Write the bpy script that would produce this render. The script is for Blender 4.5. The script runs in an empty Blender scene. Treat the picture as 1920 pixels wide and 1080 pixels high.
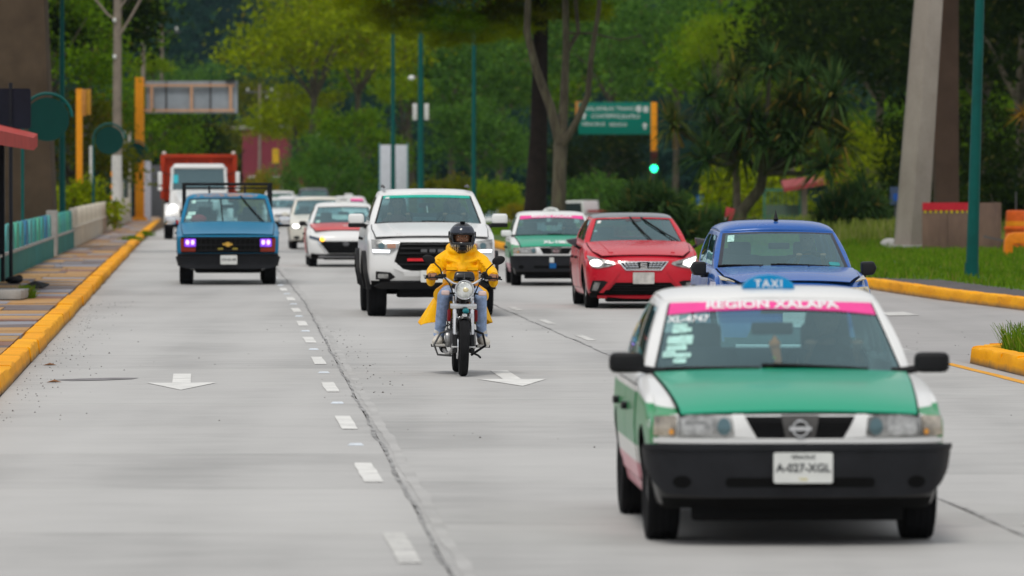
import bpy, bmesh, math, random, bisect
import numpy as np
from mathutils import Vector, Matrix

random.seed(7)
RNG = np.random.default_rng(11)
SC = bpy.context.scene
COL = SC.collection
R = math.radians
PI = math.pi

# ------------------------------------------------------------------ camera
FPX = 10700.0            # focal length in pixels of a 1920 wide frame (about a 200 mm lens)
CAMH = 2.0
cam_d = bpy.data.cameras.new('camera')
cam = bpy.data.objects.new('camera', cam_d)
COL.objects.link(cam)
cam.location = (0, 0, CAMH)
cam.rotation_euler = (R(90) - math.atan((540 - 332) / FPX), 0, 0)
cam_d.sensor_width = 36
cam_d.lens = FPX / 1920 * 36
cam_d.clip_start = 1
cam_d.clip_end = 6000
cam_d.dof.use_dof = True
cam_d.dof.focus_distance = 57.5
cam_d.dof.aperture_fstop = 3.9
SC.camera = cam

# ------------------------------------------------------------------ sky and sun (overcast)
SUN_EL, SUN_AZ = R(63), R(200)     # nearly overhead, a little behind the camera, veiled by cloud
world = bpy.data.worlds.new('World')
SC.world = world
world.use_nodes = True
wt = world.node_tree
wt.nodes.clear()
sky = wt.nodes.new('ShaderNodeTexSky')
sky.sky_type = 'NISHITA'
sky.sun_disc = False
sky.sun_elevation = SUN_EL
sky.sun_rotation = SUN_AZ
sky.dust_density = 1.0
sky.air_density = 1.0
hs = wt.nodes.new('ShaderNodeHueSaturation')
hs.inputs['Saturation'].default_value = 0.22
bg = wt.nodes.new('ShaderNodeBackground')
bg.inputs['Strength'].default_value = 0.10
wo = wt.nodes.new('ShaderNodeOutputWorld')
wt.links.new(sky.outputs[0], hs.inputs['Color'])
# even cloud cover: the sky seen through and under an unbroken, softly mottled white deck
ctc = wt.nodes.new('ShaderNodeTexCoord')
cn = wt.nodes.new('ShaderNodeTexNoise')
cn.inputs['Scale'].default_value = 2.2
cn.inputs['Detail'].default_value = 5
cr = wt.nodes.new('ShaderNodeValToRGB')
cr.color_ramp.elements[0].position = 0.3
cr.color_ramp.elements[0].color = (5.2, 5.5, 5.9, 1)
cr.color_ramp.elements[1].position = 0.7
cr.color_ramp.elements[1].color = (8.2, 8.3, 8.4, 1)
cm = wt.nodes.new('ShaderNodeMix')
cm.data_type = 'RGBA'
cm.inputs[0].default_value = 0.7
wt.links.new(ctc.outputs['Generated'], cn.inputs['Vector'])
wt.links.new(cn.outputs['Fac'], cr.inputs['Fac'])
wt.links.new(hs.outputs[0], [q for q in cm.inputs if q.type == 'RGBA'][0])
wt.links.new(cr.outputs['Color'], [q for q in cm.inputs if q.type == 'RGBA'][1])
wt.links.new([q for q in cm.outputs if q.type == 'RGBA'][0], bg.inputs['Color'])
wt.links.new(bg.outputs[0], wo.inputs['Surface'])
sun_d = bpy.data.lights.new('sun', 'SUN')
sun_d.energy = 1.5
sun_d.angle = R(16)
sun_d.color = (1.0, 0.96, 0.9)
sun = bpy.data.objects.new('sun', sun_d)
COL.objects.link(sun)
sdir = Vector((math.sin(SUN_AZ) * math.cos(SUN_EL), math.cos(SUN_AZ) * math.cos(SUN_EL), math.sin(SUN_EL)))
sun.rotation_euler = sdir.to_track_quat('Z', 'Y').to_euler()
SC.view_settings.view_transform = 'Standard'
SC.view_settings.look = 'None'
SC.view_settings.gamma = 1
SC.view_settings.use_curve_mapping = False
SC.view_settings.exposure = 0.14
SC.cycles.max_bounces = 8
SC.cycles.transparent_max_bounces = 16
SC.cycles.caustics_reflective = False
SC.cycles.caustics_refractive = False

# ------------------------------------------------------------------ helpers: materials
MATS = {}


class NT:
    """tiny wrapper round a material node tree"""
    def __init__(self, name):
        self.m = bpy.data.materials.new(name)
        self.m.use_nodes = True
        self.t = self.m.node_tree
        self.n = self.t.nodes
        self.b = self.n['Principled BSDF']
        self.out = self.n['Material Output']

    def new(self, typ, **kw):
        nd = self.n.new(typ)
        for k, v in kw.items():
            setattr(nd, k, v)
        return nd

    def link(self, a, b):
        self.t.links.new(a, b)

    def noise(self, scale, detail=4, rough=0.6, vec=None, dim='3D'):
        nd = self.new('ShaderNodeTexNoise')
        nd.inputs['Scale'].default_value = scale
        nd.inputs['Detail'].default_value = detail
        nd.inputs['Roughness'].default_value = rough
        if vec is not None:
            self.link(vec, nd.inputs['Vector'])
        return nd.outputs['Fac']

    def coord(self, which='Object', scale=(1, 1, 1)):
        tc = self.new('ShaderNodeTexCoord')
        mp = self.new('ShaderNodeMapping')
        mp.inputs['Scale'].default_value = scale
        self.link(tc.outputs[which], mp.inputs['Vector'])
        return mp.outputs[0]

    def ramp(self, fac, stops):
        nd = self.new('ShaderNodeValToRGB')
        el = nd.color_ramp.elements
        while len(el) < len(stops):
            el.new(0.5)
        for e, (p, c) in zip(el, stops):
            e.position = p
            e.color = (c[0], c[1], c[2], 1) if hasattr(c, '__len__') else (c, c, c, 1)
        self.link(fac, nd.inputs['Fac'])
        return nd.outputs['Color']

    def mix(self, fac, a, b, mode='MIX'):
        nd = self.new('ShaderNodeMix', data_type='RGBA', blend_type=mode)
        for sock, v in ((nd.inputs['Factor'], fac), (nd.inputs['A'], a), (nd.inputs['B'], b)):
            if hasattr(v, 'is_linked') or isinstance(v, bpy.types.NodeSocket):
                self.link(v, sock)
            elif hasattr(v, '__len__'):
                sock.default_value = (v[0], v[1], v[2], 1)
            else:
                sock.default_value = v
        # the colour sockets share names with the float ones: pick the RGBA ones
        return nd.outputs['Result']

    def math(self, op, a, b=None, clamp=False):
        nd = self.new('ShaderNodeMath', operation=op, use_clamp=clamp)
        for i, v in enumerate((a, b)):
            if v is None:
                continue
            if isinstance(v, bpy.types.NodeSocket):
                self.link(v, nd.inputs[i])
            else:
                nd.inputs[i].default_value = v
        return nd.outputs[0]

    def bump(self, h, strength=0.3, dist=0.01):
        nd = self.new('ShaderNodeBump')
        nd.inputs['Strength'].default_value = strength
        nd.inputs['Distance'].default_value = dist
        self.link(h, nd.inputs['Height'])
        self.link(nd.outputs[0], self.b.inputs['Normal'])


def _mix(self, fac, a, b, mode='MIX'):
    nd = self.new('ShaderNodeMix', data_type='RGBA', blend_type=mode)
    socks = [s for s in nd.inputs if s.type == 'RGBA']
    fs = nd.inputs[0]
    for sock, v in ((fs, fac), (socks[0], a), (socks[1], b)):
        if isinstance(v, bpy.types.NodeSocket):
            self.link(v, sock)
        elif hasattr(v, '__len__'):
            sock.default_value = (v[0], v[1], v[2], 1)
        else:
            sock.default_value = v if sock.type != 'RGBA' else (v, v, v, 1)
    return [s for s in nd.outputs if s.type == 'RGBA'][0]


NT.mix = _mix


def mat(name, color, rough=0.5, metal=0.0, coat=0.0, var=0.12, scale=6.0, bump=0.0, emit=None, estr=0, spec=0.2):
    """plain procedural material: base colour broken up by noise"""
    if name in MATS:
        return MATS[name]
    n = NT(name)
    v = n.coord('Object')
    f = n.noise(scale, 5, 0.65, v)
    c0 = [max(0, c * (1 - var)) for c in color]
    c1 = [min(1, c * (1 + var)) for c in color]
    n.link(n.ramp(f, [(0.3, c0), (0.7, c1)]), n.b.inputs['Base Color'])
    n.b.inputs['Roughness'].default_value = rough
    n.b.inputs['Metallic'].default_value = metal
    n.b.inputs['Specular IOR Level'].default_value = spec
    if coat:
        n.b.inputs['Coat Weight'].default_value = coat
        n.b.inputs['Coat Roughness'].default_value = 0.06
    if bump:
        n.bump(n.noise(scale * 6, 4, 0.6, v), bump, 0.01)
    if emit:
        n.b.inputs['Emission Color'].default_value = (*emit, 1)
        n.b.inputs['Emission Strength'].default_value = estr
    MATS[name] = n.m
    return n.m


def paint(name, color, rough=0.32, dirt=0.35, coat=0.35, spec=0.3):
    """car paint: clear coat, thin road film towards the sills"""
    if name in MATS:
        return MATS[name]
    n = NT(name)
    v = n.coord('Object')
    f = n.noise(3.0, 5, 0.7, v)
    f2 = n.noise(60, 3, 0.6, v)
    base = n.mix(n.math('MULTIPLY', f, 0.04), color, (0.30, 0.28, 0.25))
    dust = n.math('MULTIPLY', n.ramp(f2, [(0.52, 0), (0.75, 1)]), dirt * 0.12)
    base = n.mix(dust, base, (0.25, 0.23, 0.2))
    n.link(base, n.b.inputs['Base Color'])
    n.link(n.math('ADD', n.math('MULTIPLY', f, 0.15), rough - 0.07), n.b.inputs['Roughness'])
    n.b.inputs['Coat Weight'].default_value = coat
    n.b.inputs['Coat Roughness'].default_value = 0.09
    n.b.inputs['Specular IOR Level'].default_value = spec
    MATS[name] = n.m
    return n.m


def glass(name, tint=(0.62, 0.84, 0.85), f0=0.18):
    """thin tinted pane: mirror-like by angle, see-through otherwise"""
    if name in MATS:
        return MATS[name]
    n = NT(name)
    n.n.remove(n.b)
    tr = n.new('ShaderNodeBsdfTransparent')
    tr.inputs[0].default_value = (*tint, 1)
    gl = n.new('ShaderNodeBsdfGlossy')
    gl.inputs['Roughness'].default_value = 0.03
    gl.inputs['Color'].default_value = (0.66, 0.94, 1.0, 1)
    lw = n.new('ShaderNodeLayerWeight')
    lw.inputs['Blend'].default_value = 0.5
    fr = n.math('ADD', n.math('MULTIPLY', n.math('POWER', lw.outputs['Facing'], 4.0), 1 - f0), f0)
    mx = n.new('ShaderNodeMixShader')
    dd = n.new('ShaderNodeBsdfDiffuse')
    dd.inputs[0].default_value = (0.26, 0.42, 0.44, 1)
    mx2 = n.new('ShaderNodeMixShader')
    nz = n.noise(2.5, 5, 0.7, n.coord('Object'))
    n.link(n.math('MULTIPLY', nz, 0.10), mx2.inputs[0])     # film of dust on the pane
    n.link(tr.outputs[0], mx2.inputs[1])
    n.link(dd.outputs[0], mx2.inputs[2])
    n.link(fr, mx.inputs[0])
    n.link(mx2.outputs[0], mx.inputs[1])
    n.link(gl.outputs[0], mx.inputs[2])
    n.link(mx.outputs[0], n.out.inputs['Surface'])
    MATS[name] = n.m
    return n.m


def leafmat(name, dark, light, yellow=(0.20, 0.19, 0.02), amount=0.08):
    if name in MATS:
        return MATS[name]
    n = NT(name)
    n.n.remove(n.b)
    gi = n.new('ShaderNodeNewGeometry')
    f = n.noise(0.7, 3, 0.6, n.coord('Object'))
    k = n.math('ADD', n.math('MULTIPLY', gi.outputs['Random Per Island'], 0.55), n.math('MULTIPLY', f, 0.6))
    c = n.ramp(k, [(0.25, dark), (0.8, light)])
    ry = n.math('GREATER_THAN', n.math('FRACT', n.math('MULTIPLY', gi.outputs['Random Per Island'], 37.3)), 1 - amount)
    c = n.mix(ry, c, yellow)
    df = n.new('ShaderNodeBsdfDiffuse')
    tl = n.new('ShaderNodeBsdfTranslucent')
    n.link(c, df.inputs[0])
    n.link(c, tl.inputs[0])
    mx = n.new('ShaderNodeMixShader')
    mx.inputs[0].default_value = 0.45
    n.link(df.outputs[0], mx.inputs[1])
    n.link(tl.outputs[0], mx.inputs[2])
    n.link(mx.outputs[0], n.out.inputs['Surface'])
    MATS[name] = n.m
    return n.m


# ------------------------------------------------------------------ helpers: meshes
def tag(o, label=None, cat=None, group=None, kind=None):
    if label:
        o['label'] = label
    if cat:
        o['category'] = cat
    if group:
        o['group'] = group
    if kind:
        o['kind'] = kind
    return o


def link(name, me, parent=None, loc=None, rot=None):
    o = bpy.data.objects.new(name, me)
    COL.objects.link(o)
    if parent is not None:
        o.parent = parent
    if loc is not None:
        o.location = loc
    if rot is not None:
        o.rotation_euler = rot
    return o


def empty(name, loc=(0, 0, 0), rz=0.0, label=None, cat=None, group=None):
    o = link(name, None, None, loc, (0, 0, rz))
    o.empty_display_size = 0.2
    tag(o, label, cat, group)
    return o


def copy_tree(o, parent=None):
    c = o.copy()
    COL.objects.link(c)
    c.parent = parent
    for ch in [x for x in o.children]:
        copy_tree(ch, c)
    return c


def evaluated(o):
    """mesh of an object with its modifiers applied; the object is removed"""
    dg = bpy.context.evaluated_depsgraph_get()
    dg.update()
    me = bpy.data.meshes.new_from_object(o.evaluated_get(dg))
    old = o.data
    bpy.data.objects.remove(o)
    if old.users == 0:
        bpy.data.meshes.remove(old)
    return me


class MB:
    """collects shapes; build() links them as one mesh object"""
    def __init__(self):
        self.v = []
        self.f = []

    def add(self, vs, fs):
        o = len(self.v)
        self.v += [tuple(p) for p in vs]
        self.f += [tuple(i + o for i in f) for f in fs]
        return self

    def box(self, c, s, rz=0.0, rot=None, taper=1.0):
        x, y, z = s[0] / 2, s[1] / 2, s[2] / 2
        vs = [Vector((sx * x * (taper if sz > 0 else 1), sy * y * (taper if sz > 0 else 1), sz * z))
              for sz in (-1, 1) for sx, sy in ((-1, -1), (1, -1), (1, 1), (-1, 1))]
        m = rot if rot is not None else Matrix.Rotation(rz, 3, 'Z')
        return self.add([Vector(c) + m @ p for p in vs],
                        [(3, 2, 1, 0), (4, 5, 6, 7), (0, 1, 5, 4), (1, 2, 6, 5), (2, 3, 7, 6), (3, 0, 4, 7)])

    def tube(self, pts, r, n=8, cap=True, flat=1.0):
        """swept tube through pts; r a number or a list"""
        pts = [Vector(p) for p in pts]
        rr = r if hasattr(r, '__len__') else [r] * len(pts)
        vs, fs = [], []
        up = None
        for i, p in enumerate(pts):
            a = pts[max(i - 1, 0)]
            b = pts[min(i + 1, len(pts) - 1)]
            d = (b - a)
            d = d.normalized() if d.length > 1e-9 else Vector((0, 0, 1))
            if up is None:
                up = Vector((0, 0, 1)) if abs(d.z) < 0.9 else Vector((0, 1, 0))
            e1 = d.cross(up)
            e1 = e1.normalized() if e1.length > 1e-6 else Vector((1, 0, 0))
            e2 = e1.cross(d).normalized()
            up = e2
            for k in range(n):
                t = 2 * PI * k / n
                vs.append(p + e1 * math.cos(t) * rr[i] + e2 * math.sin(t) * rr[i] * flat)
        for i in range(len(pts) - 1):
            for k in range(n):
                a, b = i * n + k, i * n + (k + 1) % n
                fs.append((a, b, b + n, a + n))
        if cap:
            fs.append(tuple(range(n - 1, -1, -1)))
            o = (len(pts) - 1) * n
            fs.append(tuple(range(o, o + n)))
        return self.add(vs, fs)

    def lathe(self, prof, n=24, c=(0, 0, 0), axis='X', close=False):
        """prof: list of (along axis, radius)"""
        vs, fs = [], []
        for a, r in prof:
            for k in range(n):
                t = 2 * PI * k / n
                u, w = r * math.cos(t), r * math.sin(t)
                p = {'X': (a, u, w), 'Y': (u, a, w), 'Z': (u, w, a)}[axis]
                vs.append((p[0] + c[0], p[1] + c[1], p[2] + c[2]))
        m = len(prof)
        for i in range(m if close else m - 1):
            for k in range(n):
                a, b = i * n + k, i * n + (k + 1) % n
                j = ((i + 1) % m) * n
                fs.append((a, b, j + (k + 1) % n, j + k))
        if not close:
            fs.append(tuple(range(n - 1, -1, -1)))
            fs.append(tuple(range((m - 1) * n, m * n)))
        return self.add(vs, fs)

    def prism(self, poly, a, b, axis='Y'):
        """polygon in the plane across the axis, from a to b"""
        n = len(poly)

        def P(u, w, t):
            return {'X': (t, u, w), 'Y': (u, t, w), 'Z': (u, w, t)}[axis]
        vs = [P(u, w, a) for u, w in poly] + [P(u, w, b) for u, w in poly]
        fs = [tuple(range(n)), tuple(range(2 * n - 1, n - 1, -1))]
        fs += [(i, i + n, (i + 1) % n + n, (i + 1) % n) for i in range(n)]
        return self.add(vs, fs)

    def ball(self, c, r, n=12, m=8, rot=None):
        rx, ry, rz = r if hasattr(r, '__len__') else (r, r, r)
        vs, fs = [], []
        for i in range(m + 1):
            p = PI * i / m
            for k in range(n):
                t = 2 * PI * k / n
                q = Vector((rx * math.sin(p) * math.cos(t), ry * math.sin(p) * math.sin(t), rz * math.cos(p)))
                if rot is not None:
                    q = rot @ q
                vs.append(Vector(c) + q)
        for i in range(m):
            for k in range(n):
                a, b = i * n + k, i * n + (k + 1) % n
                fs.append((a, a + n, b + n, b))
        return self.add(vs, fs)

    def capsule(self, a, b, ra, rb, n=12):
        a, b = Vector(a), Vector(b)
        d = b - a
        L = max(d.length, 1e-6)
        q = d.to_track_quat('Z', 'Y').to_matrix() if d.length > 1e-6 else Matrix.Identity(3)
        prof = []
        for i in range(6):
            t = PI / 2 * (i / 5) - PI / 2
            prof.append((ra * math.sin(t), max(ra * math.cos(t), 1e-4)))
        for i in range(6):
            t = PI / 2 * i / 5
            prof.append((L + rb * math.sin(t), max(rb * math.cos(t), 1e-4)))
        t = MB().lathe(prof, n, axis='Z')
        return self.add([a + q @ Vector(p) for p in t.v], t.f)

    def mesh(self, name, fix=True):
        me = bpy.data.meshes.new(name)
        me.from_pydata([tuple(p) for p in self.v], [], self.f)
        if fix:
            bm = bmesh.new()
            bm.from_mesh(me)
            bmesh.ops.remove_doubles(bm, verts=bm.verts, dist=1e-5)
            bmesh.ops.recalc_face_normals(bm, faces=bm.faces)
            bm.to_mesh(me)
            bm.free()
        return me

    def build(self, name, m, parent=None, loc=None, rot=None, bevel=0.0, smooth=35, seg=2):
        me = self.mesh(name)
        if bevel:
            bm = bmesh.new()
            bm.from_mesh(me)
            es = [e for e in bm.edges if len(e.link_faces) == 2 and e.calc_face_angle(0) > R(30)]
            bmesh.ops.bevel(bm, geom=es, offset=bevel, segments=seg, affect='EDGES', profile=0.6, clamp_overlap=True)
            bm.to_mesh(me)
            bm.free()
        me.materials.append(m)
        if smooth:
            shade(me, smooth)
        return link(name, me, parent, loc, rot)


def shade(me, ang=35):
    me.polygons.foreach_set('use_smooth', [True] * len(me.polygons))
    me.set_sharp_from_angle(angle=R(ang))


def blob(name, mb, m, parent=None, voxel=0.012, smooth=6, loc=None, rot=None):
    """one continuous skin over a set of overlapping capsules and balls"""
    me = mb.mesh(name, fix=False)
    o = link(name, me)
    rm = o.modifiers.new('r', 'REMESH')
    rm.mode = 'VOXEL'
    rm.voxel_size = voxel
    if smooth:
        sm = o.modifiers.new('s', 'SMOOTH')
        sm.factor = 0.5
        sm.iterations = smooth
    me = evaluated(o)
    me.name = name
    me.materials.clear()
    me.materials.append(m)
    me.polygons.foreach_set('use_smooth', [True] * len(me.polygons))
    return link(name, me, parent, loc, rot)


def quadmesh(name, P, m, mats=None):
    """P: (N,4,3) array of quads -> mesh"""
    n = len(P)
    me = bpy.data.meshes.new(name)
    me.vertices.add(n * 4)
    me.vertices.foreach_set('co', P.reshape(-1).astype(np.float32))
    me.loops.add(n * 4)
    me.loops.foreach_set('vertex_index', np.arange(n * 4, dtype=np.int32))
    me.polygons.add(n)
    me.polygons.foreach_set('loop_start', np.arange(0, n * 4, 4, dtype=np.int32))
    me.update(calc_edges=True)
    me.materials.append(m)
    return me


def hermite(pts):
    """smooth monotone curve through (x, y) points"""
    xs = np.array([p[0] for p in pts], float)
    ys = np.array([p[1] for p in pts], float)
    if len(xs) == 1:
        return lambda x: ys[0]
    h = np.diff(xs)
    d = np.diff(ys) / h
    m = np.zeros(len(xs))
    m[0], m[-1] = d[0], d[-1]
    for i in range(1, len(xs) - 1):
        if d[i - 1] * d[i] > 0:
            m[i] = 2 * d[i - 1] * d[i] / (d[i - 1] + d[i])

    xs, ys, h, m = list(map(float, xs)), list(map(float, ys)), list(map(float, h)), list(map(float, m))

    def f(x):
        if x <= xs[0]:
            return ys[0]
        if x >= xs[-1]:
            return ys[-1]
        i = bisect.bisect_left(xs, x) - 1
        t = (x - xs[i]) / h[i]
        return (1 + 2 * t) * (1 - t) ** 2 * ys[i] + t * (1 - t) ** 2 * h[i] * m[i] + t * t * (3 - 2 * t) * ys[i + 1] + t * t * (t - 1) * h[i] * m[i + 1]
    return f


def text_mesh(txt, size, extrude=0.0, align='CENTER', bold=0.0, space=1.0):
    cu = bpy.data.curves.new('t', 'FONT')
    cu.body = txt
    cu.size = size
    cu.align_x = align
    cu.align_y = 'CENTER'
    cu.extrude = extrude
    cu.offset = bold
    cu.space_character = space
    cu.resolution_u = 3
    o = link('t', cu)
    dg = bpy.context.evaluated_depsgraph_get()
    me = bpy.data.meshes.new_from_object(o.evaluated_get(dg))
    bpy.data.objects.remove(o)
    bpy.data.curves.remove(cu)
    me.materials.clear()
    return me


def text_on(name, txt, size, mapf, m, parent, u0=0, v0=0, bold=0.0, sx=1.0, space=1.0):
    """lettering laid on a curved surface: mapf(u, v) -> point"""
    me = text_mesh(txt, size, bold=bold, space=space)
    bm = bmesh.new()
    bm.from_mesh(me)
    for v in bm.verts:
        v.co = Vector(mapf(u0 + v.co.x * sx, v0 + v.co.y))
    bm.to_mesh(me)
    bm.free()
    me.name = name
    me.materials.append(m)
    return link(name, me, parent)


def patch(name, poly, mapf, off, thick, m, parent, cut=0.05, smooth=30, cutv=None):
    """panel with the outline poly (u, v), laid on the surface mapf(u, v, off), with real thickness"""
    bm = bmesh.new()
    bm.faces.new([bm.verts.new((u, w, 0)) for u, w in poly])
    us = [p[0] for p in poly]
    ws = [p[1] for p in poly]
    for lo, hi, ax, cu in ((min(us), max(us), 0, cut), (min(ws), max(ws), 1, cutv or cut)):
        k = int((hi - lo) / cu)
        for i in range(1, k + 1):
            t = lo + (hi - lo) * i / (k + 1)
            co = [0, 0, 0]
            no = [0, 0, 0]
            co[ax] = t
            no[ax] = 1
            bmesh.ops.bisect_plane(bm, geom=bm.verts[:] + bm.edges[:] + bm.faces[:], plane_co=co, plane_no=no)
    bm.verts.ensure_lookup_table()
    uv = [(v.co.x, v.co.y) for v in bm.verts]
    for i, v in enumerate(bm.verts):
        v.co = Vector(mapf(uv[i][0], uv[i][1], off))
    if thick:
        bm.verts.index_update()
        low = [bm.verts.new(Vector(mapf(u, w, off - thick))) for u, w in uv]
        for e in [e for e in bm.edges if len(e.link_faces) == 1]:
            a, b = e.verts
            try:
                bm.faces.new((a, b, low[b.index], low[a.index]))
            except ValueError:
                pass
    bmesh.ops.recalc_face_normals(bm, faces=bm.faces)
    me = bpy.data.meshes.new(name)
    bm.to_mesh(me)
    bm.free()
    me.materials.append(m)
    shade(me, smooth)
    return link(name, me, parent)


def mirror(poly):
    return [(-u, w) for u, w in reversed(poly)]


def ell(cx, cy, rx, ry, n=20):
    return [(cx + rx * math.cos(2 * PI * k / n), cy + ry * math.sin(2 * PI * k / n)) for k in range(n)]


def rrect(x0, y0, x1, y1, r, n=3):
    out = []
    for cx, cy, a in ((x1 - r, y1 - r, 0), (x0 + r, y1 - r, 90), (x0 + r, y0 + r, 180), (x1 - r, y0 + r, 270)):
        for i in range(n + 1):
            t = R(a + 90 * i / n)
            out.append((cx + r * math.cos(t), cy + r * math.sin(t)))
    return out


# alignment of the street (metres; the camera stands at the origin, the street runs away from it)
def XL(Y):
    return -1.822 - 0.0546 * Y          # face of the left kerb


def X1(Y):
    return XL(Y) + min(3.3, 2.95 + 0.0065 * (Y - 38))   # dashes between first and second lane


def X2(Y):
    return 4.78 - 0.0546 * Y            # second and third lane


def X3(Y):
    return 8.23 - 0.0546 * Y            # right edge of third lane


HEAD = math.atan(0.0546)
def gx(px, Y):
    return (px - 960) * Y / FPX


def ZR(Y):
    """the street dips gently beyond 150 m"""
    t = max(0.0, min(Y, 340.0) - 150.0)
    return -0.00003 * t * t


def ZL(Y):
    """level of the left pavement, which dips less"""
    t = max(0.0, min(Y, 340.0) - 150.0)
    return -0.00001 * t * t

# ================================================================== THE SETTING
# ---- materials of the ground
def concrete_mat(name, base, streak=True):
    n = NT(name)
    geo = n.new('ShaderNodeNewGeometry')
    oi = n.new('ShaderNodeObjectInfo')

    def mp(scale):
        q = n.new('ShaderNodeMapping')
        q.inputs['Scale'].default_value = scale
        n.link(geo.outputs['Position'], q.inputs['Vector'])
        return q.outputs[0]
    big = n.noise(0.35, 4, 0.6, mp((1, 0.55, 1)))
    mid = n.noise(2.2, 5, 0.65, mp((0.5, 1, 1)))
    fine = n.noise(45, 3, 0.7, mp((1, 1, 1)))
    broom = n.noise(9.0, 3, 0.7, mp((0.06, 1, 1)))
    lane = n.noise(1.1, 2, 0.5, mp((1, 0.02, 1)))
    k = n.math('MULTIPLY', big, 0.34)
    k = n.math('ADD', k, n.math('MULTIPLY', mid, 0.26))
    k = n.math('ADD', k, n.math('MULTIPLY', fine, 0.12))
    k = n.math('ADD', k, n.math('MULTIPLY', broom, 0.22))
    k = n.math('ADD', k, n.math('MULTIPLY', lane, 0.24))
    k = n.math('ADD', k, n.math('MULTIPLY', n.math('SUBTRACT', oi.outputs['Random'], 0.5), 0.10))
    # wheel tracks worn darker along each lane
    sp = n.new('ShaderNodeSeparateXYZ')
    n.link(geo.outputs['Position'], sp.inputs[0])
    u = n.math('ADD', sp.outputs['X'], n.math('MULTIPLY', sp.outputs['Y'], 0.0546))
    k = n.math('ADD', k, n.math('MULTIPLY', n.math('COSINE', n.math('MULTIPLY', n.math('ADD', u, 0.95), 3.76)), 0.028))
    d = [c * 0.64 for c in base]
    l = [min(1, c * 1.18) for c in base]
    col = n.ramp(k, [(0.38, d), (0.60, base), (0.80, l)])
    spots = n.ramp(n.noise(5.5, 6, 0.75, mp((1, 1, 1))), [(0.66, 0), (0.74, 1)])
    col = n.mix(n.math('MULTIPLY', spots, 0.45), col, [c * 0.45 for c in base])
    n.link(col, n.b.inputs['Base Color'])
    n.b.inputs['Roughness'].default_value = 0.62
    n.b.inputs['Specular IOR Level'].default_value = 0.35
    n.bump(n.math('ADD', fine, n.math('MULTIPLY', broom, 0.8)), 0.25, 0.004)
    MATS[name] = n.m
    return n.m


M_road = concrete_mat('road_concrete', (0.445, 0.435, 0.42))
M_bay = concrete_mat('bay_concrete', (0.36, 0.345, 0.335))
M_joint = mat('joint_dirt', (0.16, 0.15, 0.14), 0.9, var=0.4, scale=3)
M_conc = mat('raw_concrete', (0.34, 0.33, 0.31), 0.85, var=0.25, scale=2.5, bump=0.3)


def worn(name, color, under, lo=0.55, hi=0.66, scale=3.0, rough=0.6, grime=False):
    n = NT(name)
    geo = n.new('ShaderNodeNewGeometry')
    f = n.noise(scale, 6, 0.72, geo.outputs['Position'])
    g = n.noise(scale * 9, 4, 0.7, geo.outputs['Position'])
    h = n.noise(scale * 0.5, 3, 0.6, geo.outputs['Position'])
    k = n.math('ADD', n.math('MULTIPLY', f, 0.7), n.math('MULTIPLY', g, 0.3))
    c = n.ramp(h, [(0.3, [q * 0.80 for q in color]), (0.7, [min(1, q * 1.12) for q in color])])
    n.link(n.mix(n.ramp(k, [(lo, 0), (hi, 1)]), c, under), n.b.inputs['Base Color'])
    n.b.inputs['Roughness'].default_value = rough
    n.b.inputs['Specular IOR Level'].default_value = 0.08
    n.bump(g, 0.3, 0.006)
    if grime:                            # road dirt splashed up from the gutter
        sp = n.new('ShaderNodeSeparateXYZ')
        n.link(geo.outputs['Position'], sp.inputs[0])
        lv = n.math('SUBTRACT', n.math('ADD', 0.02, n.math('MULTIPLY', f, 0.11)), sp.outputs['Z'])
        old = n.b.inputs['Base Color'].links[0].from_socket
        n.link(n.mix(n.math('MULTIPLY', lv, 14.0, True), old, (0.22, 0.13, 0.06)), n.b.inputs['Base Color'])
    MATS[name] = n.m
    return n.m


M_kerb = worn('kerb_yellow_paint', (1.0, 0.41, 0.0), (0.42, 0.25, 0.08), 0.61, 0.69, 2.2, grime=True)
M_kerb2 = worn('kerb_yellow_paint_worn', (0.90, 0.37, 0.0), (0.34, 0.23, 0.12), 0.59, 0.67, 2.2, grime=True)
M_white = worn('road_white_paint', (0.74, 0.73, 0.70), (0.42, 0.41, 0.40), 0.58, 0.70, 7)
M_white2 = worn('road_white_paint_worn', (0.66, 0.65, 0.62), (0.40, 0.39, 0.38), 0.48, 0.60, 5)
M_yline = worn('road_yellow_paint', (0.76, 0.36, 0.03), (0.40, 0.36, 0.30), 0.56, 0.68, 5)
M_stud = mat('stud_white', (0.65, 0.70, 0.75), 0.3)

# ---- ground, road
gm = NT('ground_soil')
gf = gm.noise(0.25, 6, 0.7, gm.coord('Object'))
gm.link(gm.ramp(gf, [(0.35, (0.035, 0.050, 0.014)), (0.65, (0.09, 0.085, 0.045))]), gm.b.inputs['Base Color'])
gm.b.inputs['Roughness'].default_value = 0.95
g = MB()
NG = 24
for i in range(NG):
    for j in range(NG):
        pass
xs = np.linspace(-900, 900, NG + 1)
ys = np.linspace(-100, 2600, NG + 1)
g.add([(x, y, -1.7) for y in ys for x in xs],
      [(j * (NG + 1) + i, j * (NG + 1) + i + 1, (j + 1) * (NG + 1) + i + 1, (j + 1) * (NG + 1) + i) for j in range(NG) for i in range(NG)])
tag(g.build('ground', gm.m), kind='structure')

road = MB()
YR = [8, 60, 120, 150, 175, 200, 225, 250, 275, 300, 320, 340, 430]
vs, fs = [], []
for Y in YR:
    vs += [(XL(Y) - 0.05, Y, ZR(Y) - 0.02), (X3(Y) + 0.05, Y, ZR(Y) - 0.02), (XL(Y) - 0.05, Y, -1.8), (X3(Y) + 0.05, Y, -1.8)]
for i in range(len(YR) - 1):
    a, b = i * 4, (i + 1) * 4
    fs += [(a, a + 1, b + 1, b), (a + 2, a, b, b + 2), (a + 1, a + 3, b + 3, b + 1)]
road.add(vs, fs)
ROAD = tag(road.build('road', M_joint), kind='structure')

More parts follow.
